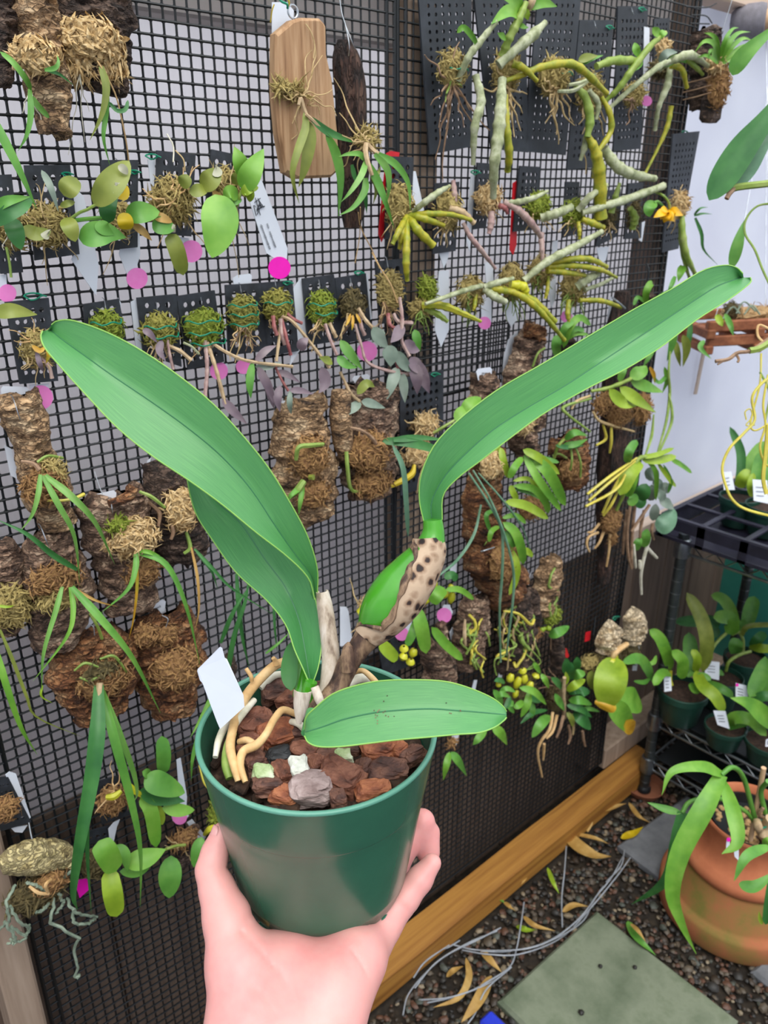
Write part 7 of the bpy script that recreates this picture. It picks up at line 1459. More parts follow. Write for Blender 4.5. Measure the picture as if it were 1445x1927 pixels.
# dark green leaf cluster with hanging roots
t = mount(1065, 1400, 'cluster of dark glossy leaves with thick roots hanging, low right')
mossw(t, 1050, 1310, 28, 34, .025, 'moss_dark', n=160); cane(t, [(1062, 1350, .04), (1060, 1310, .055), (1062, 1275, .06)], [4, 4, 3], 'cane_tan', 3)
for px, w, m_ in [([(1058, 1296, .05), (1048, 1284, .06), (1037, 1275, .06)], 13, 'leaf_deep'), ([(1075, 1280, .05), (1074, 1262, .06), (1075, 1246, .06)], 14, 'leaf_deep'), ([(1077, 1276, .05), (1090, 1268, .065), (1100, 1264, .06)], 16, 'leaf_mid'), ([(1066, 1300, .05), (1084, 1288, .065), (1101, 1278, .06)], 15, 'leaf_lime'), ([(1063, 1336, .05), (1052, 1320, .065), (1044, 1305, .06)], 13, 'leaf_mid'), ([(1070, 1318, .05), (1092, 1318, .07), (1114, 1326, .065)], 15, 'leaf_mid'), ([(1066, 1327, .05), (1092, 1334, .07), (1114, 1350, .065)], 13, 'leaf_deep'), ([(1079, 1340, .05), (1096, 1354, .07), (1112, 1372, .065)], 22, 'leaf_deep'), ([(1034, 1346, .05), (1018, 1362, .065), (1001, 1388, .06)], 18, 'leaf_mid'), ([(1030, 1336, .05), (1002, 1342, .06), (979, 1362, .055)], 9, 'leaf_deep'), ([(1092, 1334, .06), (1110, 1334, .065), (1128, 1339, .06)], 8, 'leaf_mid'), ([(1084, 1312, .05), (1094, 1302, .06), (1110, 1300, .06)], 18, 'leaf_deep'), ([(1062, 1268, .05), (1066, 1252, .055), (1066, 1238, .055)], 14, 'leaf_deep'), ([(1084, 1262, .05), (1086, 1248, .055), (1086, 1236, .055)], 14, 'leaf_deep'), ([(1066, 1340, .05), (1075, 1352, .06), (1078, 1368, .06)], 10, 'leaf_olive'), ([(1060, 1290, .055), (1066, 1278, .06), (1064, 1264, .06)], 9, 'leaf_lime'), ([(1070, 1305, .05), (1082, 1300, .06), (1096, 1304, .06)], 12, 'leaf_deep')]: lf(t, px, w, m_, 'oval')
for px in ([(1040, 1340, .05), (1034, 1372, .06), (1018, 1395, .055), (1012, 1420, .05), (1020, 1462, .03)], [(1048, 1345, .05), (1040, 1375, .055), (1028, 1390, .055)], [(1060, 1346, .05), (1054, 1370, .055), (1047, 1388, .055)], [(1070, 1365, .05), (1073, 1385, .05), (1069, 1400, .05)], [(1078, 1345, .05), (1079, 1365, .05), (1078, 1382, .05)], [(1096, 1376, .04), (1098, 1392, .04), (1101, 1404, .04)], [(1024, 1400, .05), (1022, 1430, .04)]): stalk(t, px, [3, 3, 2], random.choice(['root_tan', 'root_straw', 'root_brown']), 'root')
roots(t, (1050, 1290, .04), [(1022, 1262, .04), (1030, 1270, .04), (1010, 1300, .04), (1035, 1255, .03)], 1.6, 'root_brown')
plant_tag([(1060, 1222), (1066, 1220), (1071, 1235), (1068, 1238), (1060, 1237)], .02, 'small red tag above the dark glossy leaf cluster', mt='red')
# ivory cork block with big yellowing leaves
t = mount(1155, 1265, 'ivory cork block with large yellowing leaves beside the wire rack')
for px, w, sd_ in [([(1150, 1176), (1138, 1196), (1134, 1220)], [34, 52, 50], 42), ([(1182, 1150), (1186, 1175), (1184, 1200)], [34, 52, 44], 43)]: slab(t, px, w, 'cork_ivory', seed=sd_, o=.035, bulge=.35, nu=26, nv=18, rough=.008)
mossw(t, 1140, 1236, 44, 26, .04, 'moss_dark', n=260, L=.012); mossw(t, 1185, 1230, 22, 30, .04, 'moss_dark', n=120); mossw(t, 1108, 1248, 18, 16, .035, 'moss_straw', n=80, L=.012)
stalk(t, [(1148, 1250, .06), (1158, 1228, .07), (1180, 1212, .07)], [4, 6, 5], 'root_tan', 'rhizome'); stalk(t, [(1150, 1262, .065), (1150, 1248, .07), (1160, 1235, .065)], [5, 7, 4], 'bulb_yellow', 'pseudobulb')
for px, w, m_ in [([(1158, 1236, .07), (1148, 1285, .095), (1138, 1335, .09)], 54, 'leaf_lime'), ([(1146, 1322, .07), (1168, 1345, .085), (1190, 1378, .08)], 38, 'leaf_bright'), ([(1178, 1356, .086), (1184, 1367, .086), (1190, 1379, .081)], 26, 'leaf_gold'), ([(1164, 1305, .06), (1188, 1318, .075), (1208, 1330, .07)], 42, 'leaf_bright'), ([(1170, 1248, .06), (1200, 1240, .07), (1218, 1258, .07), (1226, 1282, .065)], 20, 'leaf_mid'), ([(1192, 1282, .06), (1212, 1284, .065), (1224, 1275, .065)], 8, 'leaf_mid'), ([(1220, 1250, .06), (1230, 1246, .065), (1235, 1233, .06)], 8, 'leaf_bright'), ([(1112, 1262, .05), (1114, 1280, .055), (1116, 1298, .055)], 18, 'leaf_olive'), ([(1142, 1318, .09), (1139, 1328, .093), (1136, 1336, .09)], 36, 'leaf_gold')]: lf(t, px, w, m_, 'oval', n=14)
tie(t, 1158, 1163); stalk(t, [(1120, 1160, .01), (1118, 1180, .02), (1116, 1196, .03)], 1.5, 'net_black', 'hanger')
plant_tag([(1206, 1190), (1212, 1186), (1203, 1222), (1198, 1262), (1190, 1262), (1194, 1225)], .05, 'lilac white tag right of the ivory cork block'); plant_tag([(1102, 1190), (1112, 1188), (1110, 1205), (1100, 1208)], .02, 'small red tag left of the ivory cork block', mt='red')
t = mount(1040, 1200, 'single leaf with yellow-green buds in front of dark netting')
lf(t, [(1032, 1196, .03), (1050, 1190, .045), (1071, 1178, .04)], 17, 'leaf_mid', 'oval')
for x, y, r in [(1020, 1185, 5), (1032, 1182, 6), (1024, 1183, 4)]:
    c = W(x, y, .04); s = spx(c); mb = MB(); mb.lathe([(0, -r * s), (r * s * .8, -r * s * .6), (r * s, 0), (r * s * .7, r * s * .7), (0, r * s)], c, ZV, 12); mb.build('bud', 'leaf_lime', t)
stalk(t, [(1020, 1185, .035), (1032, 1192, .03), (1036, 1198, .02), (1036, 1222, .015)], 1.6, 'root_brown', 'stem'); slab(t, [(1042, 1196), (1042, 1260)], [26, 24], 'cork_dark', nu=14, nv=10)
t = mount(848, 1400, 'little seedling with two leaves hanging below the pot rim at right')
mossw(t, 850, 1398, 10, 8, .02, 'moss_brown', n=50); lf(t, [(846, 1415, .03), (840, 1440, .04), (834, 1468, .035)], 12, 'leaf_bright', 'lance'); lf(t, [(848, 1415, .03), (862, 1432, .04), (878, 1460, .035)], 14, 'leaf_mid', 'lance'); lf(t, [(926, 1368, .04), (942, 1380, .05), (954, 1402, .045)], 17, 'leaf_bright', 'lance'); lf(t, [(915, 1372, .04), (900, 1390, .045), (890, 1402, .04)], 13, 'leaf_mid', 'lance')
plant_tag([(850, 1385), (864, 1380), (862, 1396), (858, 1402)], .012, 'white tag point above the little hanging seedling')
# yellow-green epiphyte and silver leaved plant at the netting edge
t = mount(1160, 1060, 'yellow-green orchid with wiry roots on brown moss at netting edge', o=.04)
mossw(t, 1150, 980, 22, 26, .06, 'moss_brown', n=240, L=.008); mossw(t, 1152, 1010, 10, 18, .06, 'moss_brown', n=80, L=.008); cane(t, [(1160, 960, .07), (1180, 915, .085), (1200, 865, .09), (1230, 860, .095)], [3, 4, 4, 3], 'cane_green', 4)
for px, w, m_ in [([(1180, 872, .09), (1184, 850, .1), (1198, 828, .095)], 15, 'leaf_mid'), ([(1206, 860, .09), (1235, 856, .1), (1268, 843, .095)], 9, 'leaf_lime'), ([(1208, 866, .09), (1240, 866, .1), (1272, 858, .095)], 15, 'leaf_lime'), ([(1262, 864, .09), (1280, 874, .095), (1302, 890, .09)], 9, 'leaf_bright'), ([(1216, 864, .09), (1234, 890, .1), (1234, 942, .09)], 8, 'leaf_bright'), ([(1248, 874, .09), (1262, 905, .095), (1257, 928, .09)], 6, 'leaf_mid'), ([(1204, 868, .09), (1186, 890, .1), (1166, 932, .095)], 26, 'leaf_lime'), ([(1196, 885, .09), (1188, 910, .1), (1180, 935, .095)], 18, 'leaf_bright'), ([(1236, 870, .09), (1262, 905, .095), (1272, 915, .09)], 8, 'leaf_lime'), ([(1188, 930, .085), (1192, 940, .09), (1182, 950, .085)], 16, 'leaf_mid')]: lf(t, px, w, m_, 'strap')
for px in ([(1198, 862, .09), (1150, 895, .1), (1105, 930, .09)], [(1195, 868, .09), (1150, 905, .1), (1108, 942, .09)], [(1182, 880, .09), (1160, 920, .1), (1102, 953, .09)], [(1170, 890, .085), (1150, 930, .09), (1134, 965, .08)], [(1165, 920, .085), (1150, 950, .085), (1135, 970, .075)]): stalk(t, px, [2, 3, 2.5], 'root_yellow', 'root')
for px in ([(1148, 1005, .06), (1146, 1035, .06), (1141, 1066, .055)], [(1125, 1002, .05), (1108, 1010, .05), (1104, 1025, .05), (1109, 1038, .05)], [(1136, 1000, .055), (1128, 1020, .055), (1119, 1032, .05)], [(1128, 985, .055), (1115, 1000, .05), (1106, 1002, .05)]): stalk(t, px, [3, 2.5, 2], 'root_tan', 'root')
for px in ([(1262, 650, .06), (1258, 700, .07), (1260, 740, .07), (1254, 790, .08), (1238, 850, .09)], [(1258, 740, .07), (1264, 770, .08), (1262, 800, .085), (1240, 852, .09)], [(1230, 780, .06), (1226, 820, .07), (1215, 855, .085)]): stalk(t, px, [1.5, 3, 2], 'root_green', 'root', n=22)
for px, w, m_ in [([(1262, 610, .06), (1266, 640, .065), (1255, 680, .06)], 14, 'leaf_mid'), ([(1285, 630, .06), (1292, 655, .065), (1285, 690, .06)], 14, 'leaf_olive'), ([(1270, 640, .06), (1275, 665, .065), (1280, 690, .06)], 10, 'leaf_olive'), ([(1300, 600, .06), (1296, 640, .065), (1286, 680, .06)], 9, 'leaf_deep'), ([(1250, 690, .06), (1255, 715, .065), (1246, 740, .06)], 8, 'leaf_bright'), ([(1235, 640, .06), (1222, 670, .065), (1210, 690, .06)], 9, 'leaf_mid'), ([(1260, 700, .06), (1240, 720, .065), (1225, 700, .06)], 7, 'leaf_mid')]: lf(t, px, w, m_, 'lance')
t = mount(1215, 1110, 'silvery round leaved orchid with long pale roots at right netting edge', o=.04)
for px, w, m_ in [([(1215, 900, .07), (1228, 892, .08), (1240, 900, .08)], 24, 'leaf_silver'), ([(1202, 940, .07), (1210, 925, .08), (1216, 910, .08)], 26, 'leaf_deep'), ([(1222, 942, .07), (1226, 925, .08), (1226, 912, .08)], 20, 'leaf_silver'), ([(1240, 922, .07), (1252, 918, .08), (1258, 928, .08)], 18, 'leaf_silver'), ([(1236, 998, .08), (1252, 985, .09), (1269, 958, .085)], 32, 'leaf_blue'), ([(1240, 940, .075), (1256, 948, .085), (1268, 956, .08)], 18, 'leaf_silver'), ([(1228, 980, .07), (1232, 962, .075), (1234, 948, .075)], 16, 'leaf_silver'), ([(1212, 1030, .06), (1214, 1012, .065), (1218, 995, .065)], 18, 'leaf_mid'), ([(1196, 1036, .055), (1200, 1022, .06), (1206, 1012, .06)], 14, 'leaf_mid'), ([(1228, 905, .075), (1238, 910, .085), (1244, 920, .085)], 16, 'leaf_silver'), ([(1232, 925, .075), (1244, 932, .085), (1250, 942, .085)], 16, 'leaf_silver'), ([(1198, 955, .07), (1206, 945, .075), (1212, 935, .075)], 18, 'leaf_deep')]: lf(t, px, w, m_, 'oval')
for px in ([(1186, 950, .06), (1180, 1000, .06), (1182, 1045, .06), (1188, 1070, .055)], [(1195, 950, .06), (1190, 1000, .06), (1188, 1050, .06), (1190, 1068, .055)], [(1222, 950, .07), (1205, 975, .07), (1188, 1000, .065)], [(1212, 960, .06), (1206, 990, .06), (1204, 1012, .06)], [(1180, 960, .055), (1174, 1010, .055), (1172, 1042, .05)], [(1228, 985, .07), (1226, 1000, .07), (1230, 1015, .065)]): stalk(t, px, [3, 3.2, 2.4], 'root_brown', 'root')
for px in ([(1224, 1010, .06), (1214, 1040, .06), (1206, 1080, .055), (1207, 1118, .05)], [(1214, 1026, .06), (1224, 1038, .06), (1236, 1050, .055)], [(1192, 1025, .055), (1194, 1050, .055), (1196, 1068, .05)], [(1204, 1055, .055), (1204, 1070, .055)]): stalk(t, px, [3, 3.4, 2.6], 'root_pale', 'root')
# ------------------------------------------------------------------ WIRE RACK with potted plants
RX0, RX1, RY0, RY1 = 1.467, 1.83, -.063, -.68
rack = thing('wire_rack', (RX0, RY0, 0), 'dark chrome wire shelving rack standing right of the netting', 'rack')
for x in (RX0, RX1):
    for y in (RY0, RY1):
        mb = MB(); mb.tube([(x, y, .012), (x, y, .36), (x, y, .69)], .0115, 14)
        pl_ = mb.build('post', 'rack_dark', rack)
        mb = MB()
        for k in range(22): mb.lathe([(.0113, -.0006), (.0119, -.0003), (.0119, .0003), (.0113, .0006)], (x, y, .04 + k * .03), ZV, 14)
        mb.build('groove_ring', 'chrome', pl_)['kind'] = 'stuff'
        mb = MB(); mb.lathe([(0, 0), (.016, 0), (.016, .008), (.011, .014)], (x, y, .010), ZV, 14); mb.build('foot', 'black_plastic', pl_)
for z in (.10, .225, .668):
    sh = bpy.data.objects.new('shelf', None); col.objects.link(sh); sh.parent = rack
    for y in (RY0, RY1):
        for dz in (0, -.022): mb = MB(); mb.tube([(RX0, y, z + dz), (RX1, y, z + dz)], .0032, 8); mb.build('rail', 'chrome', sh)
    for x in (RX0, RX1):
        for dz in (0, -.022): mb = MB(); mb.tube([(x, RY0, z + dz), (x, RY1, z + dz)], .0032, 8); mb.build('rail', 'chrome', sh)
        mb = MB(); n = 26
        mb.tube([(x, RY0 + (RY1 - RY0) * i / n, z - .011 + (.010 if i % 2 else -.010)) for i in range(n + 1)], .0018, 6); mb.build('truss_wire', 'chrome', sh)
    for i in range(1, 15): mb = MB(); xx = RX0 + (RX1 - RX0) * i / 15; mb.tube([(xx, RY0, z + .002), (xx, RY1, z + .002)], .0017, 6); mb.build('wire', 'chrome', sh)
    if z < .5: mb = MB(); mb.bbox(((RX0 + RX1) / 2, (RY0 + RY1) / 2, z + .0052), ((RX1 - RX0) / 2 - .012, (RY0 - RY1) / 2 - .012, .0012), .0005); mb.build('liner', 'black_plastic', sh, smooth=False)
    for x in (RX0, RX1):
        mb = MB(); mb.lathe([(.0118, -.03), (.0165, -.028), (.0175, .0), (.016, .012), (.0118, .014)], (x, RY0, z - .004), ZV, 16); mb.build('collar', 'chrome', sh)
# black tray on the top shelf
tray = thing('seedling_tray', (1.47, -.02, .672), 'black plastic pot tray with square openings on top rack shelf', 'tray')
z0, z1 = .674, .722
xs = [1.452 + .089 * i for i in range(5)]; ys = [-.018 - .089 * i for i in range(7)]
for x in xs: mb = MB(); mb.bbox((x, (ys[0] + ys[-1]) / 2, z1), (.0055, (ys[0] - ys[-1]) / 2, .003), .001); mb.build('bar', 'tray_black', tray, smooth=False)
for y in ys: mb = MB(); mb.bbox(((xs[0] + xs[-1]) / 2, y, z1 + .0004), ((xs[-1] - xs[0]) / 2, .0055, .003), .001); mb.build('bar', 'tray_black', tray, smooth=False)
for x in (xs[0] - .005, xs[-1] + .005):
    mb = MB(); mb.bbox((x, (ys[0] + ys[-1]) / 2, z1 - .012), (.0015, (ys[0] - ys[-1]) / 2 + .005, .012), .0006)
    mb.bbox((x, (ys[0] + ys[-1]) / 2, z0 + .004), (.0015, (ys[0] - ys[-1]) / 2 + .005, .004), .0006)
    for y in ys: mb.bbox((x, y, (z0 + z1) / 2), (.0015, .009, (z1 - z0) / 2), .0006)
    mb.build('side', 'tray_black', tray, smooth=False)['kind'] = 'stuff'
for y in (ys[0] + .005, ys[-1] - .005):
    mb = MB(); mb.bbox(((xs[0] + xs[-1]) / 2, y, (z0 + z1) / 2), ((xs[-1] - xs[0]) / 2 + .005, .0015, (z1 - z0) / 2), .0006); mb.build('side', 'tray_black', tray, smooth=False)
mb = MB(); mb.bbox(((xs[0] + xs[-1]) / 2, (ys[0] + ys[-1]) / 2, z0), ((xs[-1] - xs[0]) / 2, (ys[0] - ys[-1]) / 2, .001), .0004); mb.build('floor_panel', 'tray_black', tray, smooth=False)
def leafd(root, px, wpx, mt, prof='lance', fold=.25, n=16, nrm=None, name='leaf', tw=0.0):
    """leaf through photo points given with their camera distance"""
    P = [PD(*p) for p in px]; m = P[len(P) // 2]; mb = MB(); leaf_mesh(mb, P, wpx * 1.1 * spx(m), nrm or (TOCAM(m) + ZV * .3), prof, fold, n, twist=tw); return mb.build(name, mt, root)
def dep(p): return (Vector(p) - CAM).dot(FV)
def small_pot(c, r, h, label, mt='pot_far', name='potted_orchid', cat='potted orchid'):
    t = thing(name, c, label, cat); c = Vector(c)
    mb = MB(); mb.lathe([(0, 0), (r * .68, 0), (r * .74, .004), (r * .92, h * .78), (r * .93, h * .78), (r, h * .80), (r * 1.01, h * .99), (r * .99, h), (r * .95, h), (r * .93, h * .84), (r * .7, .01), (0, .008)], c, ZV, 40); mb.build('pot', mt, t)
    mb = MB(); mb.lathe([(0, h * .87), (r * .5, h * .88), (r * .93, h * .86)], c, ZV, 24); mb.build('potting_mix', 'soil', t)
    return t
def shelf_pot(x, y, zr, rpx, lab, zb=.2325):
    c = G(x, y, zr); r = rpx * spx(c); return small_pot((c.x, c.y, zb), r, zr - zb, lab), dep(c)
def tagd(px, d, label, pink=None, ink=True, dd=0.0):
    P = [PD(x, y, d) for x, y in px]; c = sum(P, Vector()) / len(P); t = thing('plant_tag', c, label, 'plant tag'); mb = MB(); poly_card(mb, P, TOCAM(c), .0012); mb.build('card', 'tag_white', t, smooth=False)
    if pink: x, y, r = pink; mb = MB(); poly_card(mb, [PD(x + r * math.cos(g), y + r * math.sin(g), d - .0015) for g in np.linspace(0, 6.28, 16)[:-1]], TOCAM(c), .0005); mb.build('sticker', 'magenta', t, smooth=False)
    if ink:
        mb = MB(); x0, y0 = px[0]; x1, y1 = px[1]; x3, y3 = px[-1]
        for k in (.35, .55, .75):
            a = (x0 + (x3 - x0) * k + (x1 - x0) * .2, y0 + (y3 - y0) * k + (y1 - y0) * .2); b = (x0 + (x3 - x0) * k + (x1 - x0) * .7, y0 + (y3 - y0) * k + (y1 - y0) * .7)
            mb.tube([PD(*a, d - .0012), PD(*b, d - .0012)], .0006, 4)
        mb.build('printing', 'ink', t)['kind'] = 'stuff'
    return t
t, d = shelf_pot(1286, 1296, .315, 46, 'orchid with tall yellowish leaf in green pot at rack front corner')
for px, w, m_ in [([(1322, 1265, d), (1330, 1210, d - .03), (1318, 1160, d - .03), (1292, 1115, d - .02)], 24, 'leaf_olive'), ([(1262, 1262, d), (1252, 1225, d - .04), (1240, 1200, d - .05), (1222, 1185, d - .05)], 20, 'leaf_bright'), ([(1282, 1278, d - .02), (1284, 1245, d - .05), (1264, 1224, d - .06)], 20, 'leaf_bright'), ([(1308, 1265, d), (1312, 1240, d - .03), (1302, 1222, d - .03)], 14, 'leaf_lime'), ([(1310, 1262, d - .02), (1322, 1290, d - .07), (1345, 1310, d - .09), (1362, 1340, d - .09)], 22, 'leaf_lime'), ([(1262, 1268, d - .02), (1245, 1268, d - .06), (1230, 1290, d - .08)], 16, 'leaf_bright'), ([(1330, 1285, d - .02), (1355, 1295, d - .05), (1380, 1310, d - .06)], 15, 'leaf_mid'), ([(1300, 1285, d - .03), (1308, 1298, d - .05), (1318, 1296, d - .06)], 14, 'leaf_bright'), ([(1295, 1275, d), (1300, 1240, d + .02), (1296, 1190, d + .03)], 26, 'leaf_mid'), ([(1290, 1270, d), (1288, 1258, d - .02), (1292, 1245, d - .02)], 14, 'leaf_blue'), ([(1310, 1278, d - .03), (1322, 1272, d - .04), (1338, 1280, d - .05)], 12, 'leaf_mid')]: leafd(t, px, w, m_, 'strap')
mb = MB(); mb.tube([PD(1262, 1262, d), PD(1261, 1280, d), PD(1264, 1290, d)], .004, 8); mb.build('pseudobulb', 'bulb_yellow', t)
tagd([(1249, 1272), (1262, 1271), (1264, 1300), (1250, 1302)], d - .03, 'white tag at left side of rack corner pot')
t, d = shelf_pot(1362, 1272, .315, 36, 'second green pot on the rack with curved stem beside white tag')
for px, w in [([(1338, 1240, d), (1340, 1222, d), (1352, 1205, d + .02), (1366, 1192, d + .03)], 4), ([(1366, 1262, d), (1372, 1245, d - .02), (1392, 1232, d), (1412, 1226, d + .02)], 4)]: mb = MB(); mb.tube(v3(cr([PD(*p) for p in px], 16)), .004, 8); mb.build('stem', 'cane_green', t)
leafd(t, [(1362, 1268, d), (1345, 1262, d - .03), (1328, 1250, d - .03)], 12, 'leaf_mid', 'strap')
tagd([(1327, 1243), (1354, 1246), (1353, 1280), (1340, 1277), (1326, 1270)], d - .05, 'large white printed tag in second rack pot')
t, d = shelf_pot(1405, 1236, .315, 40, 'leafy orchid in green pot at the back of rack shelf')
for px, w, m_ in [([(1386, 1185, d), (1375, 1150, d), (1360, 1128, d), (1338, 1120, d)], 20, 'leaf_bright'), ([(1378, 1195, d - .02), (1372, 1165, d - .04), (1342, 1162, d - .05)], 26, 'leaf_bright'), ([(1404, 1180, d + .02), (1412, 1150, d + .02), (1420, 1122, d + .02)], 24, 'leaf_mid'), ([(1395, 1200, d), (1405, 1180, d - .02), (1445, 1176, d - .03), (1470, 1180, d - .03)], 9, 'leaf_olive'), ([(1385, 1230, d - .02), (1384, 1215, d - .04), (1390, 1202, d - .04)], 22, 'leaf_mid'), ([(1395, 1190, d), (1396, 1178, d), (1390, 1168, d)], 20, 'leaf_mid'), ([(1350, 1200, d + .03), (1335, 1180, d + .04), (1315, 1172, d + .04)], 22, 'leaf_deep'), ([(1352, 1180, d + .03), (1335, 1170, d + .04), (1268, 1170, d + .04)], 22, 'leaf_deep'), ([(1415, 1220, d), (1425, 1205, d - .03), (1440, 1190, d - .03)], 18, 'leaf_deep'), ([(1410, 1215, d), (1430, 1220, d - .04), (1455, 1222, d - .05)], 16, 'leaf_lime')]: leafd(t, px, w, m_, 'strap')
mb = MB(); mb.tube(v3(cr([PD(1398, 1232, d), PD(1398, 1205, d), PD(1390, 1190, d), PD(1376, 1195, d)], 14)), .004, 8); mb.build('stem', 'cane_green', t)
t, d = shelf_pot(1366, 1364, .285, 38, 'green pot with white tag at front edge of rack shelf')
for px, w, m_ in [([(1374, 1370, d), (1380, 1352, d - .03), (1412, 1355, d - .05), (1442, 1385, d - .05)], 22, 'leaf_bright'), ([(1368, 1372, d), (1390, 1366, d - .02), (1410, 1362, d - .03)], 8, 'leaf_mid')]: leafd(t, px, w, m_, 'strap')
tagd([(1342, 1337), (1365, 1338), (1373, 1372), (1350, 1364)], d - .03, 'white tag leaning in green pot at rack front edge')
t, d = shelf_pot(1446, 1392, .285, 42, 'green pot cut by right edge of photo on rack shelf')
for px, w, m_ in [([(1460, 1370, d), (1440, 1350, d - .05), (1410, 1325, d - .06), (1374, 1313, d - .06)], 32, 'leaf_bright'), ([(1410, 1312, d), (1425, 1285, d), (1438, 1250, d), (1440, 1235, d)], 26, 'leaf_mid'), ([(1445, 1320, d), (1440, 1290, d), (1455, 1260, d)], 24, 'leaf_mid'), ([(1418, 1318, d), (1440, 1310, d - .02), (1470, 1312, d - .02)], 18, 'leaf_deep')]: leafd(t, px, w, m_, 'lance')
tagd([(1384, 1285), (1404, 1290), (1408, 1316), (1384, 1312)], d + .02, 'white tag with tiny pink dot at right of rack shelf', pink=(1387, 1289, 3)); tagd([(1441, 1392), (1456, 1386), (1456, 1406), (1440, 1405)], d - .05, 'white tag at right edge of photo on rack shelf')
# pots in the tray
t = small_pot((G(1392, 938, .74).x, G(1392, 938, .74).y, .68), .042, .066, 'fan leaved plant in green pot on the top rack shelf'); d = dep(G(1392, 938, .74))
for px, w, m_ in [([(1388, 915, d), (1394, 880, d), (1392, 845, d), (1373, 803, d)], 15, 'leaf_deep'), ([(1392, 915, d), (1402, 890, d), (1420, 860, d), (1440, 830, d)], 24, 'leaf_bright'), ([(1396, 918, d), (1415, 895, d), (1440, 870, d), (1470, 840, d)], 24, 'leaf_blue'), ([(1390, 918, d - .02), (1398, 900, d - .04), (1412, 885, d - .04)], 20, 'leaf_lime')]: leafd(t, px, w, m_, 'strap')
tagd([(1359, 889), (1376, 887), (1383, 922), (1362, 922)], d - .045, 'white tag in green pot on top shelf, left one')
t = small_pot((G(1448, 955, .74).x, G(1448, 955, .74).y, .68), .048, .066, 'leafy pot at right edge of photo on the top rack shelf'); d = dep(G(1448, 955, .74))
for px, w, m_ in [([(1420, 930, d), (1425, 890, d), (1432, 850, d)], 20, 'leaf_mid'), ([(1430, 930, d), (1450, 880, d), (1480, 840, d)], 26, 'leaf_mid'), ([(1416, 935, d), (1412, 915, d - .02), (1418, 890, d - .02)], 12, 'leaf_lime')]: leafd(t, px, w, m_, 'strap')
tagd([(1416, 902), (1444, 904), (1446, 948), (1418, 942)], d - .05, 'white printed tag in right edge pot on top shelf')
# teal bin and saucer under the rack foot
b = XP(1452, 1150, 1.98); mb = MB(); mb.bbox((2.06, b.y + .02, .30), (.09, .14, .24), .015); o = mb.build('storage_bin', 'teal_bin', None, smooth=False); o.location.z = .0 + o.location.z; tag(o, 'teal plastic bin standing behind the rack at right edge', 'bin')
mb = MB(); mb.bbox((2.06, b.y + .02, .55), (.098, .148, .012), .006); q_ = mb.build('lid', 'teal_bin', o, smooth=False); 
sc_ = Vector((RX0 + .008, RY0 + .004, .002)); mb = MB(); mb.lathe([(0, 0), (.040, 0), (.048, .016), (.0485, .018), (.045, .018), (.039, .006), (0, .005)], sc_, ZV, 40); o = mb.build('plant_saucer', 'terra_saucer', None); tag(o, 'brown clay saucer under the front foot of wire rack', 'saucer')
# ------------------------------------------------------------------ TERRACOTTA
TC = G(1436, 1828) + FH * .147; TC.z = 0.004
low = thing('terracotta_pot', TC, 'upturned mossy terracotta pot serving as a stand at lower right', 'flower pot')
mb = MB(); mb.lathe([(.132, 0), (.141, .0), (.1445, .006), (.1445, .044), (.140, .051), (.131, .053), (.127, .058), (.112, .118), (.108, .122), (.0, .122)], TC, ZV, 72); mb.build('body', 'terra_moss', low)
up = thing('terracotta_pot', TC + ZV * .122, 'waisted orange terracotta pot standing on the upturned pot', 'flower pot')
mb = MB(); mb.lathe([(0, .0), (.106, .0), (.114, .008), (.116, .018), (.111, .028), (.100, .034), (.090, .044), (.084, .060), (.083, .078), (.085, .096), (.0895, .106), (.0905, .112), (.088, .115), (.084, .112), (.080, .095), (.078, .03), (0, .02)], up.location, ZV, 72); mb.build('body', 'terracotta', up)
pp = thing('potted_orchid', up.location + ZV * .021, 'strap leaved orchid in black pot set inside terracotta pot', 'potted orchid')
c = Vector(pp.location); mb = MB(); mb.lathe([(0, 0), (.058, 0), (.072, .078), (.074, .082), (.070, .082), (.066, .062), (0, .058)], c, ZV, 48); mb.build('inner_pot', 'black_plastic', pp)
mb = MB(); rs = random.Random(9)
for q in range(90):
    g = rs.random() * 6.28; r = math.sqrt(rs.random()) * .064; mb.lathe([(0, -.004), (.005, -.002), (.006, .001), (.003, .004), (0, .005)], c + Vector((r * math.cos(g), r * math.sin(g), .061)), Vector((rs.gauss(0, .5), rs.gauss(0, .5), 1)), 6)
o = mb.build('potting_mix', 'coir', pp); o['kind'] = 'stuff'
mb = MB(); mb.lathe([(0, .0605), (.067, .0605)], c, ZV, 24); mb.build('soil', 'soil', pp)
cd_ = dep(c + ZV * .06)
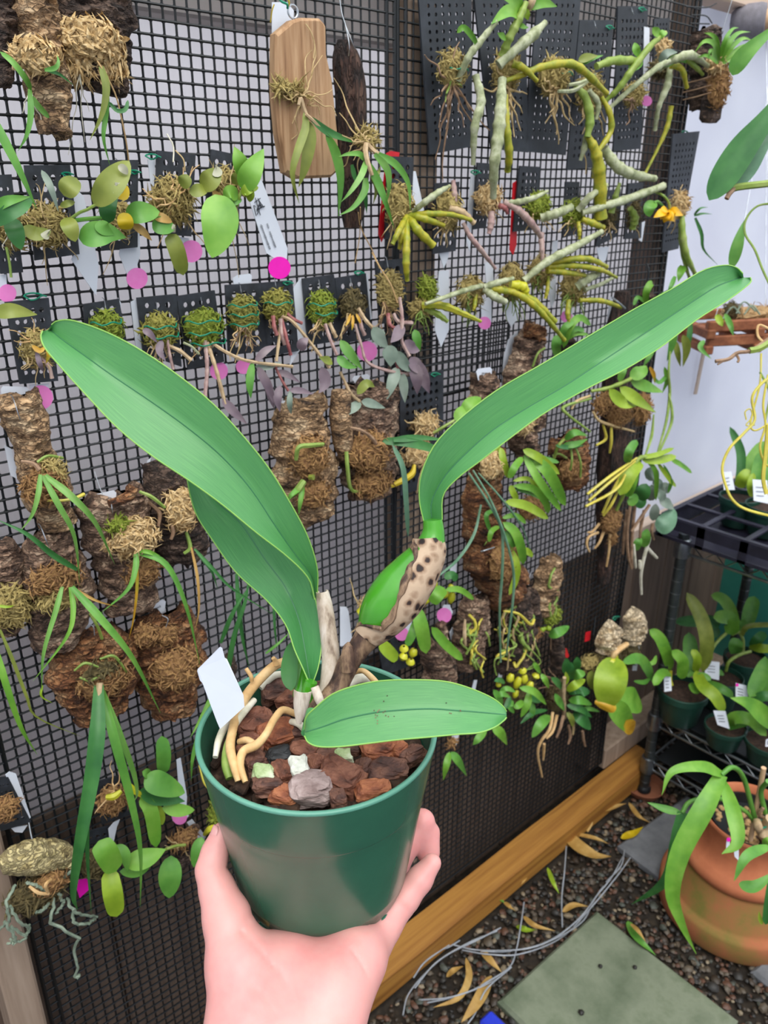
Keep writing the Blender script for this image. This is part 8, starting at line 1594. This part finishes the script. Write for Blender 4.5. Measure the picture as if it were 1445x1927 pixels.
for px, w, m_, pr in [([(1357, 1457, 1.22), (1320, 1443, 1.2), (1265, 1452, 1.19), (1245, 1496, 1.19)], 20, 'leaf_bright', 'blade'), ([(1357, 1458, 1.22), (1325, 1520, 1.19), (1280, 1605, 1.19), (1265, 1680, 1.2), (1283, 1740, 1.22), (1310, 1795, 1.25)], 34, 'leaf_bright', 'blade'), ([(1357, 1462, 1.22), (1380, 1530, 1.17), (1387, 1585, 1.15), (1358, 1607, 1.15)], 26, 'leaf_bright', 'lance'), ([(1284, 1528, 1.23), (1275, 1590, 1.23), (1250, 1660, 1.26), (1188, 1702, 1.32)], 26, 'leaf_deep', 'blade'), ([(1282, 1530, 1.23), (1250, 1522, 1.24), (1218, 1510, 1.25)], 13, 'leaf_mid', 'lance'), ([(1450, 1592, 1.15), (1405, 1612, 1.12), (1381, 1658, 1.12)], 18, 'leaf_mid', 'lance'), ([(1390, 1664, 1.13), (1420, 1668, 1.12), (1460, 1640, 1.12)], 20, 'leaf_mid', 'lance'), ([(1300, 1545, 1.25), (1305, 1560, 1.26), (1311, 1566, 1.26)], 8, 'leaf_mid', 'lance'), ([(1440, 1740, 1.2), (1446, 1700, 1.19), (1452, 1650, 1.18)], 14, 'leaf_deep', 'strap'), ([(1436, 1590, 1.16), (1445, 1582, 1.15), (1460, 1580, 1.15)], 12, 'leaf_bright', 'lance'), ([(1434, 1740, 1.21), (1430, 1728, 1.21), (1428, 1715, 1.21)], 7, 'leaf_lime', 'lance')]: leafd(pp, px, w, m_, pr, n=22)
for px, r, m_ in [([(1357, 1458, 1.22), (1378, 1444, 1.23), (1398, 1462, 1.26), (1415, 1520, 1.3), (1424, 1552, 1.32)], .004, 'leaf_mid'), ([(1283, 1530, 1.23), (1300, 1508, 1.24), (1350, 1502, 1.27), (1400, 1525, 1.3), (1420, 1548, 1.32)], .0035, 'leaf_mid'), ([(1445, 1470, 1.25), (1432, 1490, 1.28), (1440, 1530, 1.3)], .004, 'leaf_mid'), ([(1438, 1580, cd_), (1428, 1560, 1.3), (1424, 1545, 1.3)], .007, 'cane_tan'), ([(1450, 1540, 1.28), (1440, 1555, 1.3), (1436, 1575, 1.3)], .008, 'cane_tan'), ([(1436, 1520, 1.29), (1428, 1532, 1.3), (1440, 1540, 1.3)], .003, 'root_brown'), ([(1428, 1590, cd_), (1432, 1605, cd_ - .01), (1440, 1618, cd_ - .01)], .003, 'root_tan')]:
    mb = MB(); mb.tube(v3(cr([PD(*p) for p in px], 20)), r, 8); mb.build('stem', m_, pp)
mb = MB(); mb.tube([PD(1437, 1445, 1.27), PD(1412, 1580, 1.34)], .0042, 8); o = mb.build('wooden_stake', 'dowel', None); tag(o, 'thin brown wooden stake in the terracotta potted orchid', 'stake')
mb = MB(); e = PD(1431, 1550, 1.295); mb.tube([e + RV * (.009 * math.cos(g)) + (FH * .009 * math.sin(g)) for g in np.linspace(0, 6.28, 16)], .0016, 6); mb.build('twist_tie', 'tie_green', pp)
tagd([(1367, 1578), (1374, 1576), (1372, 1600), (1366, 1598)], 1.21, 'slim white and pink tag at left inside black inner pot', pink=(1371, 1580, 4), ink=False); tagd([(1380, 1592), (1390, 1592), (1390, 1620), (1382, 1612)], 1.19, 'slim white tag with hot pink top inside black inner pot', pink=(1385, 1596, 5), ink=False)
# ------------------------------------------------------------------ PLANT HANGING IN FROM THE RIGHT EDGE, and the slatted basket
t = thing('hanging_orchid', PD(1460, 350, .95), 'broad leaved orchid reaching in from the right edge of photo', 'hanging orchid')
leafd(t, [(1378, 142, .98), (1392, 115, .97), (1420, 85, .96), (1480, 35, .95)], 30, 'leaf_mid', 'lance'); leafd(t, [(1334, 377, .96), (1362, 335, .95), (1398, 280, .94), (1440, 225, .93), (1490, 150, .92)], 50, 'leaf_deep', 'lance', n=20); leafd(t, [(1375, 356, .96), (1400, 320, .955), (1430, 275, .95), (1470, 240, .95)], 40, 'leaf_blue', 'lance')
leafd(t, [(1376, 505, 1.05), (1388, 460, 1.04), (1400, 415, 1.04)], 20, 'leaf_mid', 'lance')
for px, r, m_ in [([(1366, 360, .96), (1390, 352, .955), (1440, 346, .95), (1490, 340, .95)], .0042, 'cane_green'), ([(1380, 356, .955), (1372, 365, .95), (1367, 374, .95)], .003, 'root_brown'), ([(1460, 382, .98), (1425, 388, .98), (1404, 412, .98), (1402, 440, .98), (1420, 470, .98), (1436, 510, .98), (1460, 560, .98)], .0014, 'root_green'),
    ([(1346, 680, 1.0), (1370, 676, 1.0), (1388, 664, 1.0), (1412, 660, 1.0), (1440, 642, 1.0), (1470, 620, 1.0)], .0026, 'root_brown'), ([(1386, 668, 1.0), (1390, 676, 1.0), (1388, 682, 1.0)], .0016, 'root_brown'), ([(1360, 680, 1.0), (1350, 686, 1.0)], .0012, 'root_brown'), ([(1410, 660, 1.0), (1430, 655, 1.0), (1460, 635, 1.0)], .0045, 'cane_green'), ([(1450, 620, 1.0), (1428, 612, 1.0), (1426, 632, 1.0), (1440, 648, 1.0)], .0016, 'root_tan'),
    ([(1460, 700, 1.1), (1430, 725, 1.1), (1415, 750, 1.1), (1420, 790, 1.1), (1400, 815, 1.1), (1372, 845, 1.1), (1359, 880, 1.1), (1366, 915, 1.1), (1378, 940, 1.1), (1400, 957, 1.1), (1445, 970, 1.1), (1480, 975, 1.1)], .002, 'root_yellow'), ([(1445, 705, 1.12), (1436, 760, 1.12), (1440, 800, 1.12), (1430, 840, 1.12), (1438, 870, 1.12), (1450, 880, 1.12)], .0016, 'root_yellow'), ([(1432, 665, 1.12), (1430, 720, 1.12), (1418, 770, 1.12), (1412, 800, 1.12), (1422, 810, 1.12), (1450, 795, 1.12)], .0014, 'root_yellow'), ([(1404, 790, 1.12), (1402, 775, 1.12), (1412, 770, 1.12), (1415, 785, 1.12), (1404, 800, 1.12), (1420, 800, 1.12)], .001, 'root_yellow'), ([(1445, 800, 1.1), (1440, 860, 1.1), (1436, 900, 1.1), (1442, 930, 1.1)], .0028, 'root_yellow'), ([(1430, 700, 1.12), (1448, 740, 1.12), (1440, 790, 1.12)], .0016, 'root_green')]:
    mb = MB(); mb.tube(v3(cr([PD(*p) for p in px], 8 * len(px))), r, 6); mb.build('root' if m_ != 'cane_green' else 'stem', m_, t)
mb = MB(); mb.tube(v3(cr([PD(1498, -60, .94), PD(1490, 60, .94), PD(1494, 200, .925), PD(1492, 345, .95), PD(1484, 560, .98), PD(1478, 650, 1.0), PD(1480, 800, 1.06), PD(1482, 980, 1.1)], 50)), .005, 8); mb.build('cane', 'cane_green', t)
bk = thing('hanging_basket', PD(1400, 655, 1.5), 'slatted cedar orchid basket hanging before the white panel', 'basket')
A = PD(1326, 640, 1.52); ex = (PD(1500, 632, 1.52) - A).normalized(); ey = FH.copy(); ey = (ey - ex * ey.dot(ex)).normalized(); ez = ZV
Lb = .21
for k, zz in enumerate((.026, -.002)):
    for dd in (0, .14):
        mb = MB(); mb.bbox(A + ex * (Lb / 2 + (.004 if k else 0)) + ey * dd + ez * zz, (Lb / 2, .008, .010), .002, (ex, ey, ez)); mb.build('slat', 'cedar', bk, smooth=False)
for dd in (.006, .10, .2):
    mb = MB(); mb.bbox(A + ex * dd + ey * .07 + ez * .012, (.008, .085, .009), .002, (ex, ey, ez)); mb.build('slat', 'cedar', bk, smooth=False)
    mb = MB(); mb.bbox(A + ex * dd + ey * .07 - ez * .018, (.008, .085, .008), .002, (ex, ey, ez)); mb.build('slat', 'cedar', bk, smooth=False)
moss(bk, A + ex * .11 + ey * .07 + ez * .034, .085, .06, .016, 'coir', n=260, L=.016, name='coir_fill')
for px in ([(1450, 590, 1.5), (1445, 300, 1.52), (1440, -20, 1.54)], [(1345, 600, 1.56), (1400, 420, 1.56), (1425, 280, 1.56), (1445, 180, 1.56)], [(1440, 590, 1.6), (1442, 300, 1.6), (1444, 100, 1.6)]): mb = MB(); mb.tube([PD(*p) for p in px], .0007, 5); mb.build('hanger_wire', 'wire_metal', bk)
for px in ([(1360, 600, 1.5), (1378, 578, 1.5), (1392, 590, 1.5)], [(1385, 590, 1.5), (1400, 568, 1.5), (1422, 586, 1.5)], [(1400, 592, 1.5), (1415, 575, 1.5), (1430, 592, 1.5)]): mb = MB(); mb.tube(v3(cr([PD(*p) for p in px], 14)), .0016, 6); mb.build('root', 'root_grey', bk)
moss(bk, PD(1376, 584, 1.52), .018, .015, .016, 'moss_dark', n=90, name='moss')
for px, w, m_ in [([(1348, 592, 1.48), (1355, 605, 1.47), (1360, 614, 1.47)], 12, 'leaf_lime'), ([(1364, 590, 1.48), (1374, 612, 1.46), (1380, 632, 1.46)], 10, 'leaf_mid'), ([(1325, 640, 1.45), (1318, 655, 1.44), (1338, 675, 1.44)], 9, 'leaf_mid')]: leafd(bk, px, w, m_, 'lance')
mb = MB(); a = W(1324, 662, -.055); b = W(1308, 742, -.055); mb.bbox((a + b) / 2, (.006, .002, (a - b).length / 2), .001, ((a - b).cross(Vector((0, 1, 0))).normalized(), Vector((0, 1, 0)), (a - b).normalized())); o = mb.build('wood_strip', 'trim_tan', None, smooth=False); tag(o, 'thin pale wood strip on white panel below the cedar basket', 'wood strip')
# ------------------------------------------------------------------ ON THE GROUND: fallen leaves and wire offcuts
def gl(px, w, m_, label, zz=.012, lift=.012, name='fallen_leaf', cat='fallen leaf'):
    P = [G(x, y, zz + (lift if 0 < i < len(px) - 1 else .0)) for i, (x, y) in enumerate(px)]; mb = MB(); leaf_mesh(mb, P, w * spx(P[0]) * 1.15, ZV + TOCAM(P[0]) * .4, 'lance', .3, 14, th=.0008, twist=.4); o = mb.build(name, m_, None); return tag(o, label, cat, 'fallen leaves on the gravel')
gl([(1056, 1556), (1085, 1592), (1118, 1610), (1150, 1612)], 24, 'leaf_dry', 'largest yellow-brown fallen leaf by the end of the timber'); gl([(1090, 1530), (1102, 1545), (1106, 1566)], 24, 'leaf_pale_olive' if 'leaf_pale_olive' in MAT else 'leaf_dry', 'rounded pale fallen leaf above the largest one')
gl([(1168, 1577), (1190, 1570), (1210, 1556)], 14, 'leaf_yellow', 'orange-yellow fallen leaf at edge of grey slab'); gl([(1106, 1520), (1140, 1522), (1178, 1512)], 16, 'leaf_dry', 'long tan fallen leaf lying beside the timber end'); gl([(1183, 1510), (1200, 1535), (1222, 1548)], 9, 'leaf_dry', 'thin brown fallen leaf below the clay saucer')
gl([(928, 1674), (938, 1688), (950, 1700)], 12, 'leaf_mid', 'half green fallen leaf close under the timber'); gl([(948, 1697), (958, 1706), (970, 1714)], 8, 'leaf_dry', 'tan tip of leaf next to half green one'); gl([(985, 1724), (1005, 1742), (1045, 1752)], 10, 'leaf_dry', 'curved tan fallen leaf beside the lime one'); gl([(972, 1742), (988, 1750), (1010, 1750)], 12, 'leaf_lime', 'lime green fallen leaf touching the wire bundle')
gl([(905, 1788), (922, 1808), (944, 1830)], 13, 'leaf_dry', 'tan fallen leaf crossing under the wires'); gl([(877, 1802), (882, 1840), (862, 1878), (815, 1896)], 11, 'leaf_dry', 'long hooked pale fallen leaf near bottom edge'); gl([(925, 1836), (898, 1885), (868, 1924)], 18, 'leaf_dry', 'long brown fallen leaf at the bottom edge'); gl([(840, 1838), (855, 1826), (872, 1818)], 10, 'leaf_dry', 'small tan fallen leaf under upper wire curve')
gl([(1058, 1716), (1080, 1704), (1108, 1706)], 11, 'leaf_dry', 'pale fallen leaf at far corner of green slab'); gl([(1181, 1733), (1198, 1765), (1234, 1798)], 16, 'leaf_mid', 'green fallen leaf between green slab and terracotta pot'); gl([(1186, 1738), (1200, 1752), (1215, 1772)], 8, 'leaf_dry', 'tan leaf sliver lying on the green fallen leaf', zz=.026); gl([(1030, 1632), (1040, 1660), (1052, 1682)], 8, 'leaf_lime', 'thin lime fallen leaf in open gravel'); gl([(1075, 1568), (1120, 1578), (1145, 1588)], 8, 'leaf_dry', 'narrow brown leaf behind the largest fallen leaf')
gl([(1000, 1630), (985, 1655), (975, 1668)], 7, 'leaf_dry', 'brown leaf stalk near the open gravel middle'); gl([(836, 1742), (852, 1730), (870, 1722)], 16, 'cork_tan', 'tan bark flake against the timber foot', name='bark_flake', cat='bark flake'); gl([(826, 1758), (836, 1762), (846, 1750)], 14, 'cork_tan', 'second smaller tan bark flake by the timber foot', name='bark_flake', cat='bark flake')
wb = thing('wire_bundle', G(960, 1790), 'bundle of clear plastic wire offcuts lying on the gravel', 'wire')
for px in ([(1172, 1612), (1150, 1652), (1120, 1690), (1095, 1735), (1040, 1768), (985, 1786), (900, 1788), (845, 1776)], [(1186, 1614), (1160, 1650), (1110, 1710), (1055, 1765), (980, 1795), (920, 1796), (870, 1788)], [(1135, 1668), (1090, 1728), (1030, 1772), (960, 1790), (905, 1790)], [(1175, 1600), (1168, 1630), (1140, 1660)], [(942, 1746), (900, 1768), (840, 1798), (800, 1832), (768, 1872), (758, 1910)], [(935, 1752), (880, 1775), (820, 1812), (780, 1860)], [(986, 1698), (980, 1740), (972, 1785), (960, 1818), (920, 1850), (850, 1876), (788, 1882)], [(960, 1822), (915, 1862), (895, 1905), (880, 1927)], [(962, 1820), (930, 1840), (870, 1872), (800, 1888)], [(1052, 1548), (1062, 1572), (1066, 1590)], [(1066, 1585), (1062, 1640), (1057, 1690), (1058, 1745)], [(776, 1788), (800, 1795), (840, 1784), (865, 1770)], [(845, 1778), (800, 1810), (778, 1840)]):
    P = [G(x, y, .016 + .012 * math.sin(i * 1.7)) for i, (x, y) in enumerate(px)]; mb = MB(); mb.tube(v3(cr(P, 8 * len(P))), .0014, 6); mb.build('wire_strand', 'thread_clear', wb)
mb = MB(); mb.tube([G(784, 1789, .02), G(798, 1794, .02), G(812, 1792, .02)], .0045, 8); mb.build('sleeve', 'chrome', wb)
mb = MB(); mb.bbox(G(936, 1940, .012), (.016, .03, .01), .004); o = mb.build('plastic_piece', 'blue_plastic', None, smooth=False); tag(o, 'blue plastic piece just peeking in at the bottom edge', 'plastic piece')
for x, y, r, lab in [(1298, 1580, 16, 'flat ochre stone lying on the grey slab'), (1094, 1905, 7, 'small dark droplet of dirt on green slab near the bottom'), (1130, 1818, 5, 'small brown crumb on the green slab, left'), (1195, 1820, 5, 'small dark crumb on the green slab, right')]:
    c = G(x, y, .019); sv, sf = SH[3]; mb = MB(); mb.add([c + Vector(v) * r * spx(c) * .9 for v in sv], sf); o = mb.build('stone' if r > 10 else 'dirt_crumb', 'pebble5' if r > 10 else 'pebble2', None); tag(o, lab, 'stone' if r > 10 else 'dirt crumb')
